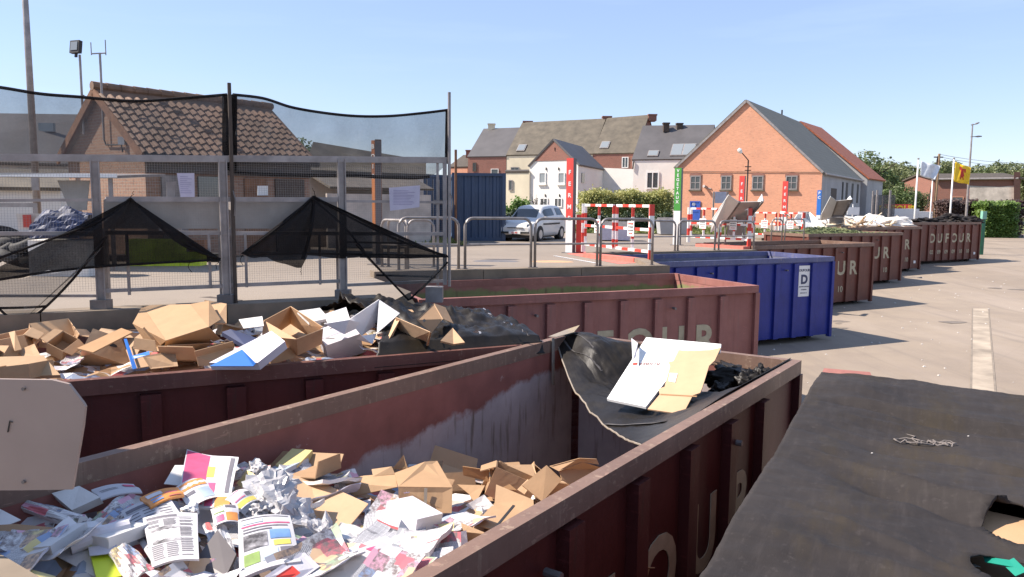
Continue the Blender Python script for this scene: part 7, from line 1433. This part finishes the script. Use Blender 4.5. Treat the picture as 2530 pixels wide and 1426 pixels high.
# ---------------------------------------------------------------- tarpaulins
def tarp_obj(name, c, lab, P, mats, cat='tarpaulin', skip=None, smooth=True, thick=.004, bold_uv=False):
    t = empty(name, LW(c, 0, 0, 0), R(CF[c][2]), label=lab, cat=cat); m = MB(); ni, nj = len(P), len(P[0]); 
    if skip is None: m.grid(P, 0, False)
    else:
        for row in P: m.v += [Vector(p) for p in row]
        for i in range(ni-1):
            for j in range(nj-1):
                q = (Vector(P[i][j])+Vector(P[i+1][j+1]))/2
                if skip(q): continue
                m.f.append((i*nj+j, i*nj+j+1, (i+1)*nj+j+1, (i+1)*nj+j)); m.m.append(0); m.uv.append(None)
    o = m.build('tarp_cloth', M[mats], t, smooth=smooth); s = o.modifiers.new('thick', 'SOLIDIFY'); s.thickness = thick; return t, o
def fbm(x, y, s=1.): return noise.fractal(Vector((x*s, y*s, 3.3)), .9, 2.1, 5)
# c1: black sheet hanging into the far end
m_plain('tarp_crease', (.09, .08, .075), .7, 0, .4, 12)
P = []; n1, n2 = 110, 96
HEMPX = [(0, 1614, 1104), (.12, 1588, 1098), (.25, 1548, 1078), (.4, 1500, 1046), (.55, 1458, 1010), (.7, 1424, 966), (.82, 1403, 925), (.92, 1388, 885), (1, 1377, 846)]
def hem_at(yy, px, py):
    a_ = LW('c1', -5, yy); b_ = LW('c1', 0, yy); q = WL('c1', vp(a_, b_, px, py)); return q.x, q.z
HEM = [(v,)+hem_at(.03+2.33*v, px, py) for v, px, py in HEMPX]
print('HEM', [(round(a, 2), round(b, 2), round(c, 2)) for a, b, c in HEM])
def c1z(u, v):   # u 0 front hem .. 1 far end ; v 0 right wall .. 1 left wall
    hx, hz = lerp_tab([(a, b) for a, b, c in HEM], v), lerp_tab([(a, c) for a, b, c in HEM], v); x = hx*(1-u)+.03*u
    depth = (.30*(1-u)+.30*u)*(math.sin(math.pi*v)**.8)*(1.0-.85*u**3)
    depth += .42*clamp((u-.55)/.3)*clamp((.62-v)/.25)*clamp(v/.10)
    z = CH+.015-depth; z = z+(hz-z)*(1-clamp(u/.45))**1.5; z += (.035+.12*clamp((u-.15)/.4))*fbm(x*1.1, v*2.4)*math.sin(math.pi*v)*(1-u**4)+.05*abs(fbm(x*2.2+v, v*5.5))*math.sin(math.pi*v)*clamp(u*3)-.03*abs(fbm(x*3.5-v*3, v*3+x))*math.sin(math.pi*v) + .018*u*math.sin((x+v*2.5)*9)*math.sin(math.pi*v)
    if u > .8: z += .0
    if v > .62: z += .16*math.sin(math.pi*(v-.62)/.38)*math.sin(math.pi*clamp((u-.35)/.65))
    y = .03+2.33*v
    return (x, y, z)
for i in range(n1): P.append([c1z(i/(n1-1), j/(n2-1)) for j in range(n2)])
tc1, tcl = tarp_obj('black_tarpaulin', 'c1', 'black tarpaulin hanging in a sagging bow across the far end of the foreground skip', P, 'tarp_black')
h = MB(); h.tube([Vector(p)+Vector((-.004, 0, 0)) for p in P[0]], .008, 6); h.build('hem', M['tarp_hem'], tc1)
h = MB(); h.slab([(-.44, 2.34, CH+.03), (-.05, 2.36, CH+.05), (.02, 2.24, CH+.10), (-.2, 2.18, CH+.06), (-.42, 2.26, CH+.03)], .006); h.build('folded_edge', M['tarp_hem'], tc1)
h = MB(); h.slab([(-.46, 2.29, CH+.02), (-.41, 2.29, CH+.02), (-.47, 2.24, CH-.46), (-.52, 2.24, CH-.45)], .004); h.build('hanging_strap', M['tarp_hem'], tc1)
def on_t(u, v, o=.012): p = Vector(c1z(u, v)); return p+Vector((0, 0, o))
def strip_on(f, uvs, w, nm, par, mat='tarp_hem', o=.010):
    m = MB(); pts = [f(u, v, o) for u, v in uvs]; 
    for k in range(len(pts)-1): d = (pts[k+1]-pts[k]).normalized(); s = Vector((-d.y, d.x, 0)).normalized()*w/2; m.poly([pts[k]-s, pts[k]+s, pts[k+1]+s, pts[k+1]-s])
    m.build(nm, M[mat], par)
strip_on(on_t, [(0.01+.03*k, .42-.045*k) for k in range(7)], .045, 'tape_strip', tc1, 'tarp_crease')
strip_on(on_t, [(.30+.02*k, .98-.035*k) for k in range(9)], .03, 'crease', tc1, 'tarp_crease', .006); strip_on(on_t, [(.62-.02*k, .93-.03*k) for k in range(7)], .03, 'crease', tc1, 'tarp_crease', .006)
# white and orange boards lying on it
pa, pb, pc = gp(1597, 836, 2.42), gp(1500, 988, 2.08), gp(1594, 1008, 2.08); n_ = (pa-pb).cross(pc-pb).normalized()
if n_.z < 0: n_ = -n_
def onp(px, py, o=0.): r = ray(px, py); E0 = Vector((0, 0, EYE)); return E0+r*(n_.dot(pa+n_*o-E0)/n_.dot(r))
def planar(name, mat, pxs, o, th, lab, cat):
    pts = [onp(x, y, o) for x, y in pxs]; c = pts[0]; m = MB(); m.slab([p-c for p in pts], th); ob_ = m.build(name, M[mat], label=lab, cat=cat); ob_.location = c; return ob_
bd = planar('printed_carton', 'white_paint', [(1500, 988), (1597, 836), (1782, 853), (1779, 872), (1700, 874), (1596, 1008)], 0, .022, 'large white printed carton lying on the sagging black tarpaulin', 'carton')
planar('brown_carton', 'cardboard', [(1600, 1012), (1630, 976), (1627, 962), (1642, 957), (1656, 905), (1652, 896), (1664, 893), (1677, 866), (1700, 868), (1755, 866), (1781, 860), (1766, 892), (1752, 905), (1735, 960), (1730, 972), (1712, 978), (1694, 1012), (1668, 1022)], .020, .010, 'orange brown opened carton lying over the white printed one', 'carton')
planar('paper_label', 'white_paint', [(1655, 922), (1674, 923), (1668, 945), (1651, 942)], .0285, .003, 'small white address label on the orange brown carton', 'label')
planar('crease_line', 'cardboard_in', [(1632, 973), (1722, 978), (1721, 981), (1631, 976)], .0265, .001, 'fold line across the orange brown carton', 'fold')
M['cardboard_lit'] = M['cardboard']
slabz('white_card', 'paper', [(1560, 836, 2.45), (1576, 848, 2.43), (1572, 880, 2.34), (1563, 892, 2.32)], 'narrow white carton tip standing left of the white printed carton', 'card', .004)
# upside down writing on the white carton
A_, B_2 = onp(1629, 907), onp(1555, 906); qx = (B_2-A_).normalized(); yy = n_.cross(qx).normalized()
Tm = Matrix(((qx.x, yy.x, n_.x, A_.x), (qx.y, yy.y, n_.y, A_.y), (qx.z, yy.z, n_.z, A_.z), (0, 0, 0, 1)))
o = bpy.data.objects.new('lettering', text_mesh('RUIBERT', .062, m_plain('print_brown', (.22, .10, .09), .7), bold=.012, ext=.001, align='LEFT')); COL.objects.link(o); o.parent = bd; o.matrix_local = Matrix.Translation(-bd.location) @ Tm @ Matrix.Translation((0, -.055, .0125))
m = MB(); L_ = (B_2-A_).length
for (a, b, c_, d_) in ((-.02, -.09, L_-.03, -.086), (-.02, -.09, -.016, .25), (.28, -.35, .283, -.12), (.05, -.36, .283, -.357)): m.box(a, c_, b, d_, -.001, .001)
o3 = m.build('print_line', M['plaster_old'], bd); o3.matrix_local = Matrix.Translation(-bd.location) @ Tm @ Matrix.Translation((0, 0, .0125))
m = MB(); m.tube([(L_-.045, -.03, 0), (L_-.045, -.03, .002)], .024, 12); o2 = m.build('logo', M['red_gloss'], bd); o2.matrix_local = Matrix.Translation(-bd.location) @ Tm @ Matrix.Translation((0, 0, .0125))
# black bags and sheeting bunched in the far right corner
for k, (px, py, z, s, sd_, lab) in enumerate(((1800, 935, 2.14, (.26, .12, .10), 3, 'flat black bag bunched behind the brown carton'), (1850, 945, 2.16, (.13, .09, .10), 5, 'knotted shiny black sheet near the far corner'), (1880, 930, 2.20, (.10, .08, .10), 8, 'topmost crumpled black sheet in the far corner'), (1780, 965, 2.08, (.16, .10, .08), 11, 'black plastic fold right of the brown carton'), (1845, 965, 2.10, (.07, .07, .09), 14, 'small glossy black knot by the right rim'), (1810, 912, 2.20, (.3, .08, .05), 17, 'long black roll of sheeting under the far rim'))):
    o = bpy.data.objects.new('black_bag', mesh_crumple(s, sd_, 'tarp_black', 1, .55, 4)); COL.objects.link(o); o.location = gp(px, py, z); o.rotation_euler = (0, 0, R(20*k)); tag(o, lab, 'bag'); 
    for p in o.data.polygons: p.use_smooth = True
# c2: black sheeting over the right end
P = []
for i in range(80):
    row = []
    for j in range(80):
        u, v = i/79, j/79; y = -.06+2.55*v; x0 = -1.45+.85*v*(1-v)-.1*v+.10*math.sin(v*9); x = x0*(1-u)+(.30-.1*v)*u
        z = CH+.04+.26*math.sin(math.pi*v)**.7*(1-u*.75)+.15*fbm(x*2.0, y*1.7)*math.sin(math.pi*clamp(v))+.09*abs(fbm(x*4, y*3))*(1-u*.5)*clamp(v*6)
        if v < .05: z = min(z, CH+.03-(.05-v)*3)
        row.append((x, y, max(z, CH+.012 if y > -.02 else CH-.1)))
    P.append(row)
tarp_obj('black_sheeting', 'c2', 'wrinkled shiny black sheeting thrown over the right end of the cardboard skip', P, 'tarp_black')
for k, (px, py, z, sx, lab) in enumerate(((1205, 772, 2.62, .16, 'white plastic strip on top of the black sheeting'), (1180, 820, 2.52, .14, 'pale plastic tongue at the near side of the black sheeting'), (1260, 800, 2.5, .13, 'glossy grey strip on the middle of the black sheeting'), (1300, 822, 2.42, .10, 'small white strip at the lower end of the black sheeting'))):
    m = MB(); G = [[(sx*(a/6-.5), .018*(b-1)+.02*math.sin(a*1.1+k), .012*math.sin(a*1.7+k)) for b in range(3)] for a in range(7)]; m.grid(G, 0, False); o = m.build('plastic_strip', M['shiny_scrap'], label=lab, cat='plastic'); o.location = gp(px, py, z); o.rotation_euler = (R(20), R(30-20*k), R(60+40*k))
# c0: dusty tarpaulin over everything
def c0z(x, y):
    z = CH+.05-.05*math.sin(math.pi*clamp(y/2.4))*math.sin(math.pi*clamp(-x/6))
    z += .038*fbm(x*.55, y*.9)+.014*fbm(x*2.5, y*1.2)+.012*abs(fbm(x*3.2+y*1.4, y*.8))+.005*fbm(x*9, y*3)
    for (x0, y0, sl, a, w) in ((-2.1, 2.3, .52, .06, .04), (-2.32, 2.3, .50, -.07, .10), (-.85, 2.4, .12, .06, .05), (-.96, 2.4, .10, -.06, .05), (-3.4, 2.2, .30, .05, .06), (-1.55, 2.4, .26, .028, .04), (-1.7, 2.4, .20, -.02, .05), (-2.9, 2.4, .62, .03, .035), (-3.9, 2.4, .2, .03, .05), (-1.25, 2.4, .02, .02, .03), (-2.62, 2.4, .1, .022, .03)):
        d = (x-(x0+sl*(y-y0)*.9)); z += a*math.exp(-(d/w)**2)*clamp((2.42-y)/.55)*.8
    z += .05*math.exp(-((x+.45)/.3)**2-((y-2.2)/.3)**2)
    if y > 2.2 or y < .1 or x > -.1: z = max(z, CH+.014)
    return z
P = []
for i in range(260):
    row = []
    for j in range(150):
        x = .12-6.3*i/259; y = 2.62-2.8*j/149; yy_, dz = y, 0
        if y > 2.47: t_ = (y-2.47)/.15; yy_ = 2.47+.008*math.sin(x*7)+.03*t_; dz = -.30*t_*(1+.3*math.sin(x*5))
        if x > .04: dz -= (x-.04)*2.2; 
        row.append((min(x, .06+.02*math.sin(y*8)), yy_, c0z(x, min(y, 2.45))+dz+.008*fbm(x*3, y*3)*(.6 if y > 2.4 else 1)))
    P.append(row)
TE = [(-2.66, 1.36, .20, .15), (-3.20, 1.42, .13, .17)]
for row in P:
    for k, q in enumerate(row):
        for (a, b, ra, rb) in TE:
            d = math.hypot((q[0]-a)/ra, (q[1]-b)/rb)
            if .80 < d < 1.2 and d > 0: row[k] = (a+(q[0]-a)/d, b+(q[1]-b)/d, q[2]+.012); q = row[k]
def tear(q):
    return any(((q.x-a)/ra)**2+((q.y-b)/rb)**2 < .97 for a, b, ra, rb in TE)
def tear_old(q):
    a = ((q.x+2.66)/.20)**2+((q.y-1.38)/.16)**2 < 1 and q.y < 1.52; b = ((q.x+3.17)/.13)**2+((q.y-1.50)/.22)**2 < 1
    return a or b
tarp_obj('dusty_tarpaulin', 'c0', 'dusty dark tarpaulin stretched over the whole right foreground skip', P, 'tarp_dusty', skip=tear)
def put0(name, mb, mat, x, y, z, lab, cat, rz=0): o = mb.build(name, M[mat], label=lab, cat=cat); o.location = LW('c0', x, y, z); o.rotation_euler = (0, 0, R(CF['c0'][2]+rz)); return o
m = MB(); m.slab([(-.3, -.2, -.12), (.3, -.25, -.02), (.35, .25, 0), (-.25, .3, -.08)], .008); m.slab([(-.3, -.2, -.12), (.3, -.25, -.02), (.3, -.3, -.3), (-.3, -.3, -.35)], .008); put0('cardboard_sheet', m, 'cardboard', -2.75, 1.35, CH-.03, 'brown carton showing through the upper tear of the dusty tarpaulin', 'cardboard sheet')
m = MB(); m.slab([(-.3, -.3, -.1), (.3, -.3, -.1), (.3, .3, -.1), (-.3, .3, -.1)], .008); put0('cardboard_sheet', m, 'cardboard_in', -3.2, 1.45, CH-.05, 'brown carton showing through the lower tear of the dusty tarpaulin', 'cardboard sheet')
m = MB(); m.slab([(-.07, -.012, .02), (.02, -.02, .03), (.035, .015, .0), (-.05, .02, -.01)], .004); m.slab([(-.02, .0, .01), (.02, -.01, .02), (.10, .05, .0), (.07, .06, -.01)], .004); m_plain('teal_foil', (.01, .22, .15), .35); put0('green_foil', m, 'teal_foil', -3.13, 1.44, CH+.0, 'shiny green foil scrap poking out of the lower tear', 'foil', 30)
# bunch of rope on it
m = MB(); rnd2 = random.Random(6); pts = []
for k in range(90): a = k*.55; r = .03+.028*math.sin(k*.37); pts.append((.13*math.sin(k*.11)+r*math.cos(a), r*.8*math.sin(a), .012+.016*abs(math.sin(k*.9))))
m.tube(pts, .0045, 5); m.tube([(.0, .0, .02), (-.05, .1, .012), (-.02, .15, .01), (-.07, .2, .008)], .004, 5); c = LW('c0', -1.5, 1.73, 0); put0('rope_bundle', m, 'rope', -1.5, 1.73, c0z(-1.5, 1.73), 'small grey bundle of rope lying on the dusty tarpaulin', 'rope', -75)
for k, (x, y, s) in enumerate(((-1.45, 1.1, .012), (-2.0, 1.2, .010), (-1.9, 2.0, .008), (-1.2, 1.5, .008))):
    o = bpy.data.objects.new('stone_chip', mesh_crumple((s, s*.7, s*.6), k, 'stone_chips', 1, .3, 1)); COL.objects.link(o); o.location = LW('c0', x, y, c0z(x, y)+.006); tag(o, 'tiny pale stone chip lying on the dusty tarpaulin', 'stone', 'stone chips on the dusty tarpaulin')
# frayed pale pink edge strip at the far end of c0
m = MB(); m.slab([(.03, 2.47, .0), (.09, 2.46, .03), (.09, 2.12, .035), (.03, 2.10, .01)], .006); m.slab([(.03, 2.05, .0), (.045, 2.05, .008), (.045, 1.75, .008), (.03, 1.72, .0)], .004); put0('rim_strip', m, 'inner_pink' if 0 else 'red_paint_pale', 0, 0, CH+.05, 'pale pink strip along the far rim of the tarpaulin covered skip', 'strip')

# ---------------------------------------------------------------- wood and debris in c7, bundles on c8, white debris behind
rnd = random.Random(31); first = {}
for k in range(34):
    L = rnd.uniform(.5, 1.5); key = k % 4
    if key not in first:
        m = MB(); w = (.10, .16, .06, .3)[key]; m.box(-.5, .5, -w/2, w/2, 0, .03); first[key] = m.mesh('wood_plank', M[('wood_light', 'white_paint', 'wood', 'wood_light')[key]])
    o = bpy.data.objects.new('wood_plank' if key != 1 else 'white_board', first[key]); COL.objects.link(o); o.scale = (L, 1, 1); x = rnd.uniform(-5.6, -.4); y = rnd.uniform(.3, 2.1); hz = 2.22+.36*math.sin(math.pi*clamp((x+6)/5.4))
    o.location = LW('c7', x, y, hz+rnd.uniform(-.15, .1)); o.rotation_euler = (rnd.gauss(0, .4), rnd.gauss(0, .35), rnd.uniform(0, 3.14)); w_ = 'white painted board' if key == 1 else ('dark wooden plank', '', 'thin brown plank', 'broad pale wooden plank')[key] if key else 'narrow pale wooden plank'
    tag(o, w_+' sticking out of the broken wood heap', 'board', 'broken boards heaped in the wood skip')
m = MB(); P = [[(-5.9+5.8*i/20, .08+2.24*j/8, 2.0+.32*math.sin(math.pi*clamp(i/18))+rnd.uniform(-.06, .06)) for j in range(9)] for i in range(21)]; m.grid(P, 0, False); o = m.build('wood_rubble', M['wood'], kind='stuff'); o.location = LW('c7', 0, 0, 0); o.rotation_euler = (0, 0, R(28))
for k, (px, py, d, s, lab) in enumerate(((2355, 534, 46.5, (1.3, .7, .36), 'large wrinkled black tarpaulin heap on the last skip'), (2395, 537, 46.0, (1.0, .5, .30), 'black tarpaulin fold at the right end of the last skip'), (2290, 537, 45.5, (1.2, .5, .22), 'flat black tarpaulin fold at the left end of the last skip'))):
    o = bpy.data.objects.new('tarpaulin_heap', mesh_crumple(s, 20+k, 'tarp_dusty', 1, .5, 4)); COL.objects.link(o); p = dp(px, py, d); o.location = (p.x, p.y, p.z-.24); o.rotation_euler = (0, 0, R(27)); tag(o, lab, 'tarpaulin')
o = bpy.data.objects.new('white_rubble', mesh_crumple((2.4, 1.2, .5), 5, 'plaster_white', 1, .5, 4)); COL.objects.link(o); p = dp(2145, 545, 42); o.location = (p.x, p.y, p.z-.25); tag(o, 'heap of pale rubble sacks between the raised hopper and the wood skip', 'rubble heap')
